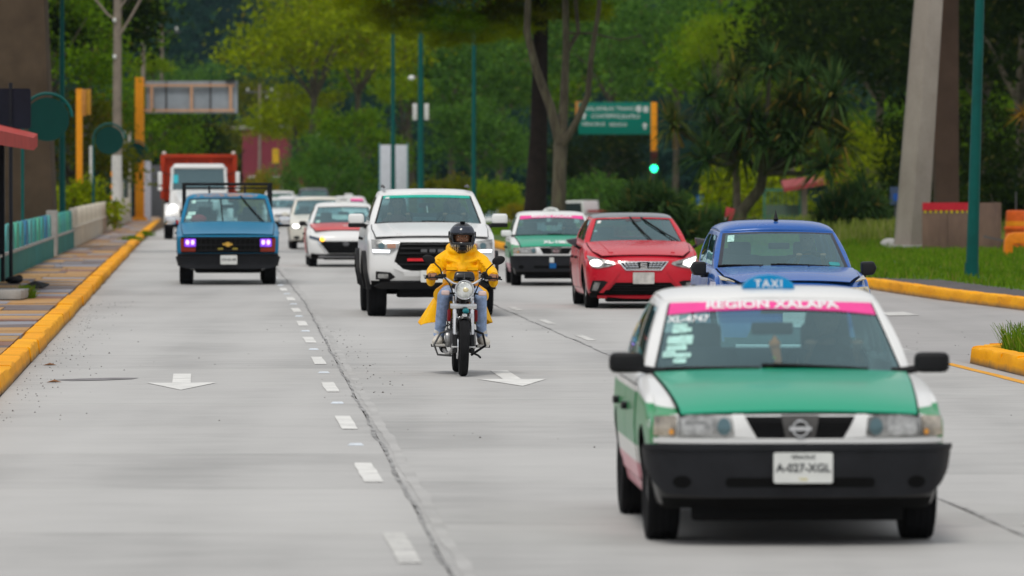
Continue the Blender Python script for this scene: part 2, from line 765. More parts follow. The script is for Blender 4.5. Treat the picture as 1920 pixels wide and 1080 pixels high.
random.seed(3)
JOFF = 0.19
SL = 4.6
lanes = [(lambda Y: XL(Y), lambda Y: X1(Y) + JOFF - 0.007), (lambda Y: X1(Y) + JOFF + 0.007, lambda Y: X2(Y) - 0.20),
         (lambda Y: X2(Y) - 0.185, lambda Y: X3(Y))]
for li, (fa, fb) in enumerate(lanes):
    Y = 9.0 + li * 0.9
    while Y < 425:
        y0, y1 = Y + 0.006, Y + SL - 0.006
        b = MB()
        z0, z1 = ZR(y0), ZR(y1)
        b.add([(fa(y0), y0, z0), (fb(y0), y0, z0), (fb(y1), y1, z1), (fa(y1), y1, z1),
               (fa(y0), y0, z0 - .05), (fb(y0), y0, z0 - .05), (fb(y1), y1, z1 - .05), (fa(y1), y1, z1 - .05)],
              [(0, 1, 2, 3), (4, 0, 3, 7), (0, 4, 5, 1), (1, 5, 6, 2), (2, 6, 7, 3)])
        b.build('concrete_slab', M_road, ROAD, smooth=0)
        Y += SL

# turning bay and median opening on the right
bay = MB()
vs, fs = [], []
BY = [20, 40, 62, 80, 95, 126]
for Y in BY:
    vs += [(X3(Y) + 0.012, Y, -0.004), (30, Y, -0.004), (X3(Y) + 0.012, Y, -0.6), (30, Y, -0.6)]
for i in range(len(BY) - 1):
    a, b = i * 4, (i + 1) * 4
    fs += [(a, a + 1, b + 1, b), (a + 2, a, b, b + 2)]
a = (len(BY) - 1) * 4
fs += [(a, a + 1, a + 3, a + 2)]
bay.add(vs, fs)
tag(bay.build('turning_bay', M_bay, smooth=0), kind='structure')

# longitudinal joint: open, ragged crack with a pale sealed lip
def ribbon(name, fx, y0, y1, w, z, m, parent, jit=0.0, step=0.5, wj=0.0):
    vs, fs = [], []
    Y = y0
    ph = random.random() * 9
    while Y <= y1:
        j = jit * (math.sin(Y * 0.9 + ph) + 0.6 * math.sin(Y * 2.3 + ph * 2) + random.uniform(-0.5, 0.5))
        ww = w * (1 + wj * random.uniform(-1, 1))
        x = fx(Y) + j
        vs += [(x - ww / 2, Y, z + ZR(Y)), (x + ww / 2, Y, z + ZR(Y))]
        Y += step
    fs = [(2 * i, 2 * i + 1, 2 * i + 3, 2 * i + 2) for i in range(len(vs) // 2 - 1)]
    return MB().add(vs, fs).build(name, m, parent, smooth=0)


M_crack = worn('crack_fill', (0.20, 0.195, 0.19), (0.40, 0.395, 0.39), 0.45, 0.57, 3)
M_seal = worn('joint_seal', (0.47, 0.46, 0.445), (0.38, 0.375, 0.37), 0.5, 0.62, 3)
ribbon('joint_crack', lambda Y: X1(Y) + JOFF, 9, 140, 0.024, 0.004, M_crack, ROAD, 0.010, 0.35, 0.6)
ribbon('joint_seal', lambda Y: X1(Y) + JOFF + 0.085, 9, 140, 0.075, 0.003, M_seal, ROAD, 0.008, 0.5, 0.25)
ribbon('joint_crack', lambda Y: X2(Y) - 0.19, 20, 150, 0.026, 0.004, M_crack, ROAD, 0.012, 0.35, 0.5)

# dashes, studs, arrows
def quad_strip(name, x, y0, y1, w, m, parent, z=0.005, sl=-0.0546):
    rag = []
    n = 5
    for i in range(n + 1):
        t = i / n
        Y = y0 + (y1 - y0) * t
        xx = x + sl * (Y - (y0 + y1) / 2)
        rag.append((xx - w / 2 + random.uniform(-.006, .006), xx + w / 2 + random.uniform(-.006, .006), Y))
    vs = [(a, Y, z + ZR(Y)) for a, b, Y in rag] + [(b, Y, z + ZR(Y)) for a, b, Y in rag]
    k = n + 1
    return MB().add(vs, [(i, i + k, i + k + 1, i + 1) for i in range(n)]).build(name, m, parent, smooth=0)


for i in range(-1, 22):
    Y = 38.6 + 7.85 * i
    quad_strip('lane_dash', X1(Y), Y - 1.25, Y + 1.25, 0.125, M_white if i >= 0 else M_white2, ROAD)
    if i >= 0 and i < 12:
        MB().box((X1(Y + 3.9), Y + 3.9, 0.010), (0.12, 0.10, 0.016), HEAD, taper=0.7).build('road_stud', M_stud, ROAD)
for i in range(-1, 18):
    Y = 39.5 + 7.85 * i
    quad_strip('lane_dash', X2(Y), Y - 1.2, Y + 1.2, 0.11, M_white2, ROAD)


def arrow(X, Y, m, sc=1.0):
    # arrow painted along the lane, tip towards the camera
    p = [(-0.09, 2.3), (0.09, 2.3), (0.09, -0.2), (0.34, -0.2), (0.0, -2.1), (-0.34, -0.2), (-0.09, -0.2)]
    c, s = math.cos(HEAD), math.sin(HEAD)
    vs = [(X + (u * c - w * s) * sc, Y + (u * s + w * c) * sc, 0.005) for u, w in p]
    MB().add(vs, [(0, 6, 2, 1), (3, 2, 6, 5, 4)]).build('lane_arrow', m, ROAD, smooth=0)


arrow(gx(340, 55.6), 55.6, M_white)
arrow(gx(958, 56.6), 56.6, M_white)
MB().add([(gx(1640, 84), 84.2, 0.004), (gx(1700, 84), 84.6, 0.004), (gx(1722, 83), 82.6, 0.004), (gx(1660, 83), 82.2, 0.004)],
         [(0, 3, 2, 1)]).build('lane_arrow', M_white2, ROAD, smooth=0)
ribbon('edge_line', lambda Y: X3(Y) - 0.22, 22, 61.5, 0.12, 0.004, M_yline, ROAD, 0.006, 0.8, 0.1)

# skid stain and grit
M_stain = mat('tar_stain', (0.20, 0.19, 0.195), 0.8, var=0.4, scale=4)
p = [(-0.5, 0.0), (-0.2, .35), (0.15, .6), (0.45, .55), (0.4, .2), (0.1, -.15), (-0.25, -.3)]
MB().add([(gx(180, 56.2) + u * 0.85, 56.2 + w, 0.004) for u, w in p], [tuple(range(6, -1, -1))]).build('tar_stain', M_stain, ROAD, smooth=0)

random.seed(12)
peb = MB()
for i in range(440):
    if i < 220:
        Y = random.uniform(46, 92)
        X = XL(Y) + 0.05 + abs(random.gauss(0, 0.35))
    elif i < 310:
        Y = random.uniform(52, 76)
        X = X1(Y) + 0.35 + random.gauss(0, 0.16)
    elif i < 380:
        Y = random.uniform(58, 84)
        X = X3(Y) + random.gauss(0.5, 0.7)
    else:
        Y = random.uniform(40, 80)
        X = random.uniform(XL(Y), X3(Y))
    r = random.uniform(0.005, 0.013) * (1.35 if random.random() < 0.12 else 1)
    a = random.random() * 6
    vs = [(X + r * math.cos(a + t), Y + r * math.sin(a + t), 0.001) for t in (0, 2.1, 4.2)]
    vs.append((X, Y, r * 0.9))
    peb.add(vs, [(0, 1, 3), (1, 2, 3), (2, 0, 3)])
tag(peb.build('grit', mat('grit', (0.10, 0.092, 0.085), 0.9, var=0.5), smooth=0), 'dark grit and small stones scattered along the road edge and joint', 'grit', kind='stuff')

# leaf litter on the carriageway
for (px, py) in ((92, 686), (100, 718)):
    Y = 21400 / (py - 332)
    X = gx(px, Y)
    MB().add([(X - .07, Y - .03, .006), (X, Y - .07, .02), (X + .08, Y, .008), (X, Y + .08, .03)], [(0, 1, 2, 3)]).build(
        'leaf_litter', mat('dry_leaf', (0.22, 0.10, 0.04), 0.8), ROAD, smooth=0)

# ---- kerbs
def kerb_stone_mesh(L, w, h, k):
    rnd = random.Random(k)
    nseg = max(6, int(L * 4))
    prof = [(0.0, 0.0), (-0.010, h * 0.60), (-0.018, h * 0.90), (-0.036, h), (-w + 0.02, h + 0.004), (-w, h - 0.02), (-w, 0.0)]
    vs, fs = [], []
    for i in range(nseg + 1):
        t = i / nseg
        for j, (u, z) in enumerate(prof):
            jj = (0.005 if 0 < i < nseg else 0.003) if 1 <= j <= 4 else 0.001
            chip = -0.015 if (rnd.random() < 0.05 and j in (2, 3)) else 0
            vs.append((u + rnd.uniform(-jj, jj) + chip, (t - 0.5) * L, z + rnd.uniform(-jj, jj) * 0.7 + chip))
    m = len(prof)
    for i in range(nseg):
        for j in range(m - 1):
            a = i * m + j
            fs.append((a, a + m, a + m + 1, a + 1))
    fs.append(tuple(range(m)))
    fs.append(tuple(range(nseg * m + m - 1, nseg * m - 1, -1)))
    return MB().add(vs, fs).mesh('kerb_stone')


KS = []
for k in range(6):
    me = kerb_stone_mesh(1.19, 0.25, 0.165, k)
    me.materials.append(M_kerb if k % 3 else M_kerb2)
    shade(me, 40)
    KS.append(me)

KL = []
for k in range(5):
    me = kerb_stone_mesh(3.0, 0.25, 0.165, 30 + k)
    me.materials.append(M_kerb if k % 2 else M_kerb2)
    shade(me, 40)
    KL.append(me)
KERB = tag(empty('kerb'), kind='structure')
random.seed(5)
Y = 30.0
while Y < 275:
    o = link('kerb_stone', random.choice(KL), KERB, (XL(Y) + random.uniform(-.012, .012), Y, ZL(Y) + random.uniform(-.008, .006)),
             (0, random.uniform(-.01, .01), HEAD + random.uniform(-.003, .003)))
    if Y > 160:      # deeper stones where the carriageway falls away
        o.scale.z = 1 + (ZL(Y) - ZR(Y)) / .17
        o.location.z = ZR(Y)
    Y += 3.0


def kerb_line(pts, name, side=1):
    """stones along a polyline; side=-1 turns the road face to the other side"""
    e = tag(empty(name), kind='structure')
    for a, b in zip(pts[:-1], pts[1:]):
        a, b = Vector((*a, 0)), Vector((*b, 0))
        L = (b - a).length
        k = max(1, round(L / 1.19))
        ang = math.atan2(-(b - a).x, (b - a).y)
        for i in range(k):
            p = a.lerp(b, (i + 0.5) / k)
            o = link('kerb_stone', KS[random.choice((1, 2, 4, 5, 0))], e, p + Vector((0, 0, ZR(p.y) + random.uniform(-.004, .004))),
                     (0, 0, ang + (PI if side < 0 else 0)))
            o.scale = (1, L / k / 1.19, 1.08)
    return e


far_edge = [(X3(Y), Y) for Y in (330, 290, 250, 210, 180, 155, 135, 125)] + [(2.55, 114.5), (3.6, 109.3), (4.9, 105.8), (6.3, 103.0), (6.62, 98), (6.96, 93), (7.35, 89), (7.68, 85.6), (8.1, 81), (8.6, 76), (9.4, 72)]
kerb_line(far_edge, 'median_kerb', 1)
near_edge = [(12.0, 63.2), (8.0, 63.2), (5.9, 62.9), (5.2, 62.4), (4.93, 61.4)] + [(X3(Y) + 0.05, Y) for Y in (58, 54, 50, 45, 38, 30)]
kerb_line(near_edge, 'island_kerb', 1)

# ---- the grassed median and island tops
M_grass = NT('grass_soil')
gf = M_grass.noise(1.3, 6, 0.7, M_grass.coord('Object'))
M_grass.link(M_grass.ramp(gf, [(0.35, (0.045, 0.10, 0.008)), (0.65, (0.09, 0.17, 0.015))]), M_grass.b.inputs['Base Color'])
M_grass.b.inputs['Roughness'].default_value = 0.95


def poly_sheet(name, pts, z, m, zlow=-1.8):
    bm = bmesh.new()
    top = [bm.verts.new((x, y, z + ZR(y))) for x, y in pts]
    bm.faces.new(top)
    low = [bm.verts.new((x, y, zlow)) for x, y in pts]
    n = len(pts)
    for i in range(n):
        bm.faces.new((top[i], low[i], low[(i + 1) % n], top[(i + 1) % n]))
    bmesh.ops.recalc_face_normals(bm, faces=bm.faces)
    bmesh.ops.triangulate(bm, faces=[f for f in bm.faces if len(f.verts) > 4])
    me = bpy.data.meshes.new(name)
    bm.to_mesh(me)
    bm.free()
    me.materials.append(m)
    return tag(link(name, me), kind='structure')


inset = 0.20
far_poly = [(x + inset, y) for x, y in far_edge] + [(16, 72), (16, 110), (13.2, 150), (12.5, 180), (9, 210), (4, 260), (-2, 330)]
poly_sheet('median', far_poly, 0.13, M_grass.m)
near_poly = [(12.0, 63.0), (8.0, 63.0), (6.0, 62.7), (5.35, 62.2), (5.12, 61.3)] + [(X3(Y) + 0.22, Y) for Y in (58, 54, 50, 45, 38, 30)] + [(12, 30)]
poly_sheet('traffic_island', near_poly, 0.13, M_grass.m)
# strip of bare path behind the median kerb
M_path = mat('path_asphalt', (0.10, 0.09, 0.09), 0.9, var=0.25, scale=2, bump=0.4)
pin = [(x + 0.28, y) for x, y in far_edge[10:]]
pout = [(x + 1.5, y + 0.4) for x, y in far_edge[10:]]
poly_sheet('median_path', pin + pout[::-1], 0.137, M_path, 0.1)
# opposite carriageway, lower
poly_sheet('opposite_carriageway', [(17, 60), (27, 60), (22, 150), (16, 250), (10, 420), (-2, 420), (-1, 340), (5, 262), (10, 212), (13.5, 182), (14.2, 150), (17, 110)], -0.44, M_bay, -1.8)


# grass blades (one mass each)
def grass(name, label, pts_fn, n, h, spread, m, z=0.13, w=0.012):
    P = np.zeros((n, 4, 3))
    c = np.array([pts_fn() for _ in range(n)])
    hh = h * RNG.uniform(0.5, 1.25, n)
    a = RNG.uniform(0, 2 * PI, n)
    l = RNG.uniform(0, spread, n) * hh
    zb = z + np.array([ZR(q) for q in c[:, 1]])
    b = RNG.uniform(0, 2 * PI, n)
    dx, dy = np.cos(a) * w, np.sin(a) * w
    lx, ly = np.cos(b) * l, np.sin(b) * l
    P[:, 0] = np.stack([c[:, 0] - dx, c[:, 1] - dy, zb], 1)
    P[:, 1] = np.stack([c[:, 0] + dx, c[:, 1] + dy, zb], 1)
    P[:, 2] = np.stack([c[:, 0] + dx * .3 + lx, c[:, 1] + dy * .3 + ly, zb + hh], 1)
    P[:, 3] = np.stack([c[:, 0] - dx * .3 + lx, c[:, 1] - dy * .3 + ly, zb + hh], 1)
    return tag(link(name, quadmesh(name, P, m)), label, 'grass', kind='stuff')


M_blade = leafmat('grass_blade', (0.07, 0.15, 0.008), (0.18, 0.31, 0.02), (0.26, 0.26, 0.05), 0.08)
M_blade2 = leafmat('grass_blade_pale', (0.12, 0.17, 0.02), (0.26, 0.31, 0.06), (0.30, 0.30, 0.10), 0.15)


def in_poly(x, y, poly):
    c = False
    j = len(poly) - 1
    for i in range(len(poly)):
        xi, yi = poly[i]
        xj, yj = poly[j]
        if (yi > y) != (yj > y) and x < (xj - xi) * (y - yi) / (yj - yi) + xi:
            c = not c
        j = i
    return c


def pick(poly, y0, y1, x0, x1):
    def f():
        while True:
            x, y = random.uniform(x0, x1), random.uniform(y0, y1)
            if in_poly(x, y, poly):
                return (x, y)
    return f


random.seed(8)
far_in = [(x + 1.45, y) for x, y in far_edge] + far_poly[len(far_edge):]
near_in = [(x + 0.12, y - 0.1) for x, y in near_poly[:5]] + [(x + 0.1, y) for x, y in near_poly[5:11]] + [near_poly[11]]
grass('median_grass', 'short bright green grass covering the median round the lamp post', pick(far_in, 76, 150, 2, 16), 42000, 0.12, 0.7, M_blade, w=0.016)
grass('median_grass', 'mown grass strip on the far median beyond the second taxi', pick(far_in, 150, 330, -10, 13), 26000, 0.16, 0.7, M_blade, w=0.03)
grass('island_grass', 'long green grass on the near traffic island at the right edge', pick(near_in, 54, 62.5, 4.8, 7.5), 9000, 0.26, 0.9, M_blade, w=0.009)


def pale():
    return (gx(random.gauss(1610, 62), 190) + random.gauss(0, .5), random.uniform(160, 200))


grass('tall_grass', 'tall pale grass clump behind the blue hatchback beside the concrete leg', pale, 9000, 0.55, 0.5, M_blade2, w=0.03)

# ---- left pavement: coloured slabs
SIDE = tag(empty('sidewalk'), kind='structure')
base = MB()
vs = []
YS = [30, 100, 145, 165, 185, 210, 235, 262, 280, 300]
FX = lambda Y: float(np.interp(Y, [30, 102, 133, 150, 208, 261, 382, 450], [-5.5, -9.19, -10.75, -11.6, -14.6, -17.5, -24, -28]))
for Y in YS:
    vs += [(FX(Y) - 0.4, Y, 0.12 + ZL(Y)), (XL(Y) - 0.2, Y, 0.12 + ZL(Y))]
base.add(vs, [(2 * i, 2 * i + 1, 2 * i + 3, 2 * i + 2) for i in range(len(YS) - 1)])
base.build('paving_bed', M_joint, SIDE, smooth=0)
cols = {'tan': (0.47, 0.27, 0.11), 'grey': (0.30, 0.30, 0.34), 'terracotta': (0.26, 0.13, 0.09), 'ochre': (0.42, 0.24, 0.08), 'dark': (0.17, 0.14, 0.14)}
SM = {k: worn('paving_' + k, v, (0.24, 0.22, 0.21), 0.50, 0.64, 1.3, 0.7) for k, v in cols.items()}
random.seed(21)
Y = 31.0
while Y < 296:
    L = random.choice((0.8, 1.2, 1.6, 2.2))
    cut = random.uniform(0.35, 0.7)
    for (u0, u1) in ((0, cut), (cut, 1)):
        k = random.choice(('tan', 'tan', 'grey', 'grey', 'terracotta', 'ochre', 'dark'))
        y0, y1 = Y + 0.02, Y + L - 0.02
        q = []
        for yy in (y0, y1):
            a, b = FX(yy) - 0.1, XL(yy) - 0.275
            q.append((a + (b - a) * u0 + 0.008, a + (b - a) * u1 - 0.008))
        z = 0.150 + ZL(Y + L / 2) + random.uniform(-0.006, 0.006)
        sk = random.uniform(-0.12, 0.12)
        MB().add([(q[0][0], y0 + sk, z), (q[0][1], y0 - sk, z), (q[1][1], y1 - sk, z), (q[1][0], y1 + sk, z),
                  (q[0][0], y0 + sk, z - .04), (q[0][1], y0 - sk, z - .04), (q[1][1], y1 - sk, z - .04), (q[1][0], y1 + sk, z - .04)],
                 [(0, 1, 2, 3), (4, 0, 3, 7), (0, 4, 5, 1), (1, 5, 6, 2), (2, 6, 7, 3)]).build('paving_slab', SM[k], SIDE, smooth=0)
    Y += L

# ================================================================== VEHICLES: general builder
M_black = mat('black_plastic', (0.010, 0.010, 0.011), 0.55, var=0.25)
M_dark = mat('dark_underbody', (0.006, 0.006, 0.006), 0.9, spec=0.1)
M_rubber = mat('tyre_rubber', (0.011, 0.011, 0.012), 0.85, var=0.3, bump=0.3, spec=0.15)
M_chrome = mat('chrome', (0.75, 0.76, 0.78), 0.15, metal=1.0, var=0.05)
M_steel = mat('wheel_steel', (0.42, 0.42, 0.42), 0.35, metal=0.7, var=0.15)
M_seat = mat('seat_fabric', (0.045, 0.048, 0.055), 0.9, var=0.3)
M_trimgrey = mat('grey_trim', (0.10, 0.10, 0.105), 0.6)
M_plate = mat('plate_white', (0.70, 0.71, 0.68), 0.4, var=0.06)
M_ink = mat('plate_ink', (0.03, 0.035, 0.04), 0.6)
M_lettering = mat('white_lettering', (0.82, 0.82, 0.82), 0.5, var=0.04)
M_amber = mat('amber_lens', (0.75, 0.33, 0.06), 0.2, var=0.2)
M_mirrorglass = mat('mirror_glass', (0.6, 0.65, 0.7), 0.05, metal=1.0)
M_glass = glass('windscreen_glass')
M_glass_dark = glass('side_glass', (0.14, 0.17, 0.17), 0.08)


def lampmat(name, tint=(0.55, 0.55, 0.53), emit=None, estr=0):
    """ribbed clear lens over a bright reflector"""
    if name in MATS:
        return MATS[name]
    n = NT(name)
    v = n.coord('Object', (1, 1, 1))
    w = n.new('ShaderNodeTexWave')
    w.inputs['Scale'].default_value = 14
    w.inputs['Distortion'].default_value = 1.5
    n.link(v, w.inputs['Vector'])
    f = n.noise(9, 3, 0.6, v)
    c = n.ramp(f, [(0.35, [q * 0.35 for q in tint]), (0.55, tint), (0.75, [min(1, q * 1.5) for q in tint])])
    n.link(c, n.b.inputs['Base Color'])
    n.b.inputs['Metallic'].default_value = 0.35
    n.b.inputs['Roughness'].default_value = 0.25
    n.b.inputs['Coat Weight'].default_value = 1.0
    n.b.inputs['Coat Roughness'].default_value = 0.03
    n.bump(w.outputs['Fac'], 0.35, 0.004)
    if emit:
        n.b.inputs['Emission Color'].default_value = (*emit, 1)
        n.b.inputs['Emission Strength'].default_value = estr
    MATS[name] = n.m
    return n.m


M_lamp = lampmat('headlamp_lens', (0.33, 0.33, 0.32))
M_lamp_lit = lampmat('headlamp_lit', (0.7, 0.7, 0.72), (1.0, 0.97, 0.92), 3)
M_lamp_violet = lampmat('headlamp_violet', (0.35, 0.1, 0.6), (0.20, 0.015, 1.0), 0.8)
M_lamp_core = mat('violet_core', (0.8, 0.6, 1), 0.4, emit=(0.75, 0.5, 1.0), estr=1.1)
M_drl = mat('daytime_strip', (0.8, 0.85, 0.9), 0.3, emit=(0.9, 0.95, 1.0), estr=1.3)

_wheels = {}


def wheel(parent, x, y, r, w, rim_r, style, side):
    """wheel > rim; side = +1 when the outer face looks to +x"""
    key = (r, w, rim_r, style)
    if key not in _wheels:
        t = MB()
        h = w / 2
        prof = [(-h * 0.72, rim_r * 0.97), (-h * 0.98, rim_r + (r - rim_r) * 0.35), (-h, rim_r + (r - rim_r) * 0.62), (-h * 0.93, r * 0.965), (-h * 0.82, r * 0.99)]
        for k in range(4):     # tread ribs
            a = -h * 0.74 + k * h * 0.40
            prof += [(a, r), (a + h * 0.28, r), (a + h * 0.29, r - 0.008), (a + h * 0.39, r - 0.008)]
        prof += [(h * 0.82, r * 0.99), (h * 0.93, r * 0.965), (h, rim_r + (r - rim_r) * 0.62), (h * 0.98, rim_r + (r - rim_r) * 0.35), (h * 0.72, rim_r * 0.97)]
        t.lathe(prof, 36, close=True)
        tm = t.mesh('wheel')
        tm.materials.append(M_rubber)
        shade(tm, 30)
        q = MB()
        o = h * 0.55
        q.lathe([(-h * 0.7, rim_r * 0.98), (h * 0.74, rim_r * 0.99), (h * 0.76, rim_r * 0.93), (h * 0.5, rim_r * 0.90), (-h * 0.6, rim_r * 0.86)], 30, close=True)
        if style == 'steel':
            q.lathe([(o - 0.03, rim_r * 0.90), (o - 0.005, rim_r * 0.72), (o + 0.005, rim_r * 0.4), (o + 0.02, rim_r * 0.2), (o + 0.02, 0.002)], 30)
            for k in range(8):
                a = 2 * PI * k / 8
                q.box((o + 0.004, math.cos(a) * rim_r * 0.6, math.sin(a) * rim_r * 0.6), (0.02, 0.03, 0.03))
        else:
            nsp = 5 if style == 'alloy' else 6
            q.lathe([(o - 0.06, rim_r * 0.25), (o + 0.01, rim_r * 0.24), (o + 0.015, 0.002)], 20)
            for k in range(nsp):
                a = 2 * PI * k / nsp
                d = Vector((0, math.cos(a), math.sin(a)))
                e = Vector((0, -math.sin(a), math.cos(a)))
                c0 = Vector((o, 0, 0))
                A = [c0 + d * rim_r * 0.18 + e * 0.035, c0 + d * rim_r * 0.18 - e * 0.035, c0 + d * rim_r * 0.93 - e * 0.028, c0 + d * rim_r * 0.93 + e * 0.028]
                B = [p - Vector((0.04, 0, 0)) for p in A]
                q.add(A + B, [(0, 1, 2, 3), (7, 6, 5, 4), (0, 4, 5, 1), (1, 5, 6, 2), (2, 6, 7, 3), (3, 7, 4, 0)])
            q.lathe([(-h * 0.3, rim_r * 0.55), (-h * 0.25, rim_r * 0.55), (-h * 0.25, 0.01)], 20)
        qm = q.mesh('rim')
        qm.materials.append(M_steel if style != 'black' else M_black)
        shade(qm, 30)
        _wheels[key] = (tm, qm)
    tm, qm = _wheels[key]
    o = link('wheel', tm, parent, (x, y, r), (0, 0, 0 if side > 0 else PI))
    link('rim', qm, o)
    return o


def root_name(r):
    return r.name


class Car:
    """closed body shell + glazed cabin from a table of measures.
    Local axes: the car looks towards -y, origin on the ground under the front axle."""

    def __init__(self, d, root):
        self.d = d
        self.root = root
        self.W = hermite(d['width'])                 # z -> half width
        self.PW = hermite(d['planw'])                # y -> factor
        self.fr = hermite(d['front'])                # z -> y of the nose at the centre line
        self.re = hermite(d['rear'])
        self.top = hermite(d['top'])                 # y -> height of the shoulder line
        self.crown = hermite(d['crown'])
        self.D, self.n = d.get('D', 0.33), d.get('n', 3.2)
        self.z0 = d['z0']

    def S(self, y, z):
        return self.W(z) * self.PW(y)

    def arc(self, t):
        t = min(abs(t), 1.0)
        return self.D * (1 - (1 - t ** self.n) ** (1 / self.n))

    def F(self, x, z):
        w = self.W(z) * self.PW(self.fr(z) + self.D)
        return self.fr(z) + self.arc(min(abs(x) / w, 0.9985))

    def fmap(self, x, z, off=0.0):
        e = 0.004
        y = self.F(x, z)
        gxx = (self.F(x + e, z) - self.F(x - e, z)) / (2 * e)
        gz = (self.F(x, z + e) - self.F(x, z - e)) / (2 * e)
        nn = Vector((gxx, -1, gz)).normalized()
        return Vector((x, y, z)) + nn * off

    def smap(self, side):
        def f(y, z, off=0.0):
            return Vector((side * (self.S(y, z) + off), y, z))
        return f

    def T(self, x, y):
        w = self.S(y, self.top(y))
        t = min(abs(x) / w, 1)
        return self.top(y) + self.crown(y) * (1 - t ** 2.2)

    def tmap(self, x, y, off=0.0):
        return Vector((x, y, self.T(x, y) + off))

    # ---- body
    def body(self, m, name='body'):
        d = self.d
        ts = sorted(set([round(math.sin(a), 5) for a in np.linspace(-PI / 2, PI / 2, 35)] + [-.97, -.985, -.995, .97, .985, .995]))
        nt = len(ts)
        tubs = d['tubs']                             # y ranges of the open cabin and load bed
        gl = np.linspace(0, 1, 46)
        zmid = self.z0 + 0.25
        yf_, yr_ = self.fr(zmid), self.re(zmid)
        vs, idx = [], {}
        vrow = [0, .04, .12, .2, .28, .36, .44, .52, .6, .68, .76, .84, .90, .94, .965, .985, 1.0]
        rr = d.get('shoulder', 0.05)

        def e_in(z, zt):
            u = (z - (zt - rr)) / rr
            u = max(0.0, min(1.0, u))
            lo = max(0.0, 1 - (z - self.z0) / 0.04)
            return rr * 0.8 * (1 - math.sqrt(max(0, 1 - u * u))) + 0.02 * lo * lo

        def fpt(t, v, rear=False):
            yy = (self.re if rear else self.fr)(zmid)
            zt = self.top(yy + (-.1 if rear else .1))
            z = self.z0 + v * (zt - self.z0)
            fz = (self.re if rear else self.fr)(z)
            sg = -1 if rear else 1
            w = self.W(z) * self.PW(fz + sg * self.D)
            e = e_in(z, zt)
            return Vector((t * (w - e), fz + sg * (self.arc(t) + e), z))

        def side(sd, g, v):
            a = fpt(sd, v)
            b = fpt(sd, v, True)
            y = a.y + (b.y - a.y) * g
            zt = self.top(y)
            if g == 0:
                return a
            if g == 1:
                return b
            z = self.z0 + v * (zt - self.z0)
            # blend height to the end faces so that rings stay closed
            k = min(1, g / 0.06, (1 - g) / 0.06)
            ze = a.z if g < 0.5 else b.z
            z = ze + (z - ze) * k
            zt2 = zt * k + (1 - k) * (self.top((yf_ + .1) if g < 0.5 else (yr_ - .1)))
            e = e_in(z, zt2)
            return Vector((sd * (self.S(y, z) - e), y, z))
        mb = MB()
        ring_n = 0
        for v in vrow:
            ring = [fpt(t, v) for t in ts]
            ring += [side(1, g, v) for g in gl[1:-1]]
            ring += [fpt(t, v, True) for t in reversed(ts)]
            ring += [side(-1, g, v) for g in reversed(gl[1:-1])]
            ring_n = len(ring)
            vs += ring
        fs = []
        for i in range(len(vrow) - 1):
            for k in range(ring_n):
                a, b = i * ring_n + k, i * ring_n + (k + 1) % ring_n
                fs.append((a, b, b + ring_n, a + ring_n))
        # caps: top grid and bottom grid share the ring vertices
        ng = len(gl)

        def rid(level, it, ig):
            o = level * ring_n
            if ig == 0:
                return o + it
            if ig == ng - 1:
                return o + nt + (ng - 2) + (nt - 1 - it)
            if it == nt - 1:
                return o + nt + ig - 1
            if it == 0:
                return o + nt + (ng - 2) + nt + (ng - 2 - ig)
            return None
        for level in (0, len(vrow) - 1):
            grid = {}
            for ig in range(ng):
                for it in range(nt):
                    r_ = rid(level, it, ig)
                    if r_ is not None:
                        grid[it, ig] = r_
                        continue
                    L = vs[rid(level, 0, ig)]
                    Rr = vs[rid(level, nt - 1, ig)]
                    t = ts[it]
                    fa, fb = vs[rid(level, it, 0)].y, vs[rid(level, it, ng - 1)].y
                    y = fa + (fb - fa) * gl[ig]
                    x = t * (Rr.x)
                    z = L.z
                    if level:
                        zf = self.top(y)
                        kk = min(1, gl[ig] / 0.06, (1 - gl[ig]) / 0.06)
                        z = L.z + (zf - self.top(L.y)) * kk + self.crown(y) * (1 - abs(t) ** 2.2)
                        if abs(t) < 0.90 and any(a_ < y < b_ for a_, b_ in tubs):
                            z = self.z0 + 0.14
                    grid[it, ig] = len(vs)
                    vs.append(Vector((x, y, z)))
            for ig in range(ng - 1):
                for it in range(nt - 1):
                    q = (grid[it, ig], grid[it + 1, ig], grid[it + 1, ig + 1], grid[it, ig + 1])
                    fs.append(q if level else q[::-1])
        me = bpy.data.meshes.new(name)
        me.from_pydata([tuple(p) for p in vs], [], fs)
        bm = bmesh.new()
        bm.from_mesh(me)
        bmesh.ops.remove_doubles(bm, verts=bm.verts, dist=1e-5)
        bmesh.ops.recalc_face_normals(bm, faces=bm.faces)
        bm.to_mesh(me)
        bm.free()
        me.materials.append(m)
        me.materials.append(M_dark)
        me.polygons.foreach_set('material_index', [1 if (p.normal.z < -.7 and p.center.z < self.z0 + .02) or (abs(p.normal.z) > .5 and p.center.z < self.z0 + .2) else 0 for p in me.polygons])
        o = link(name, me)
        # wheel arches
        c = MB()
        r = d['wheel'][0]
        for y in (0.0, d['wb']):
            for sd in (-1, 1):
                w = self.S(y, r)
                a, b = sorted((sd * (w - 0.30), sd * (w + 0.15)))
                c.lathe([(a, r * d.get('arch', 1.14)), (b, r * d.get('arch', 1.14))], 28, (0, y, r + 0.015), 'X')
        cm = c.mesh('cut')
        cm.materials.append(M_dark)
        co = link('cut', cm)
        bo = o.modifiers.new('b', 'BOOLEAN')
        bo.operation = 'DIFFERENCE'
        bo.object = co
        bo.solver = 'EXACT'
        bo.material_mode = 'TRANSFER'
        dg = bpy.context.evaluated_depsgraph_get()
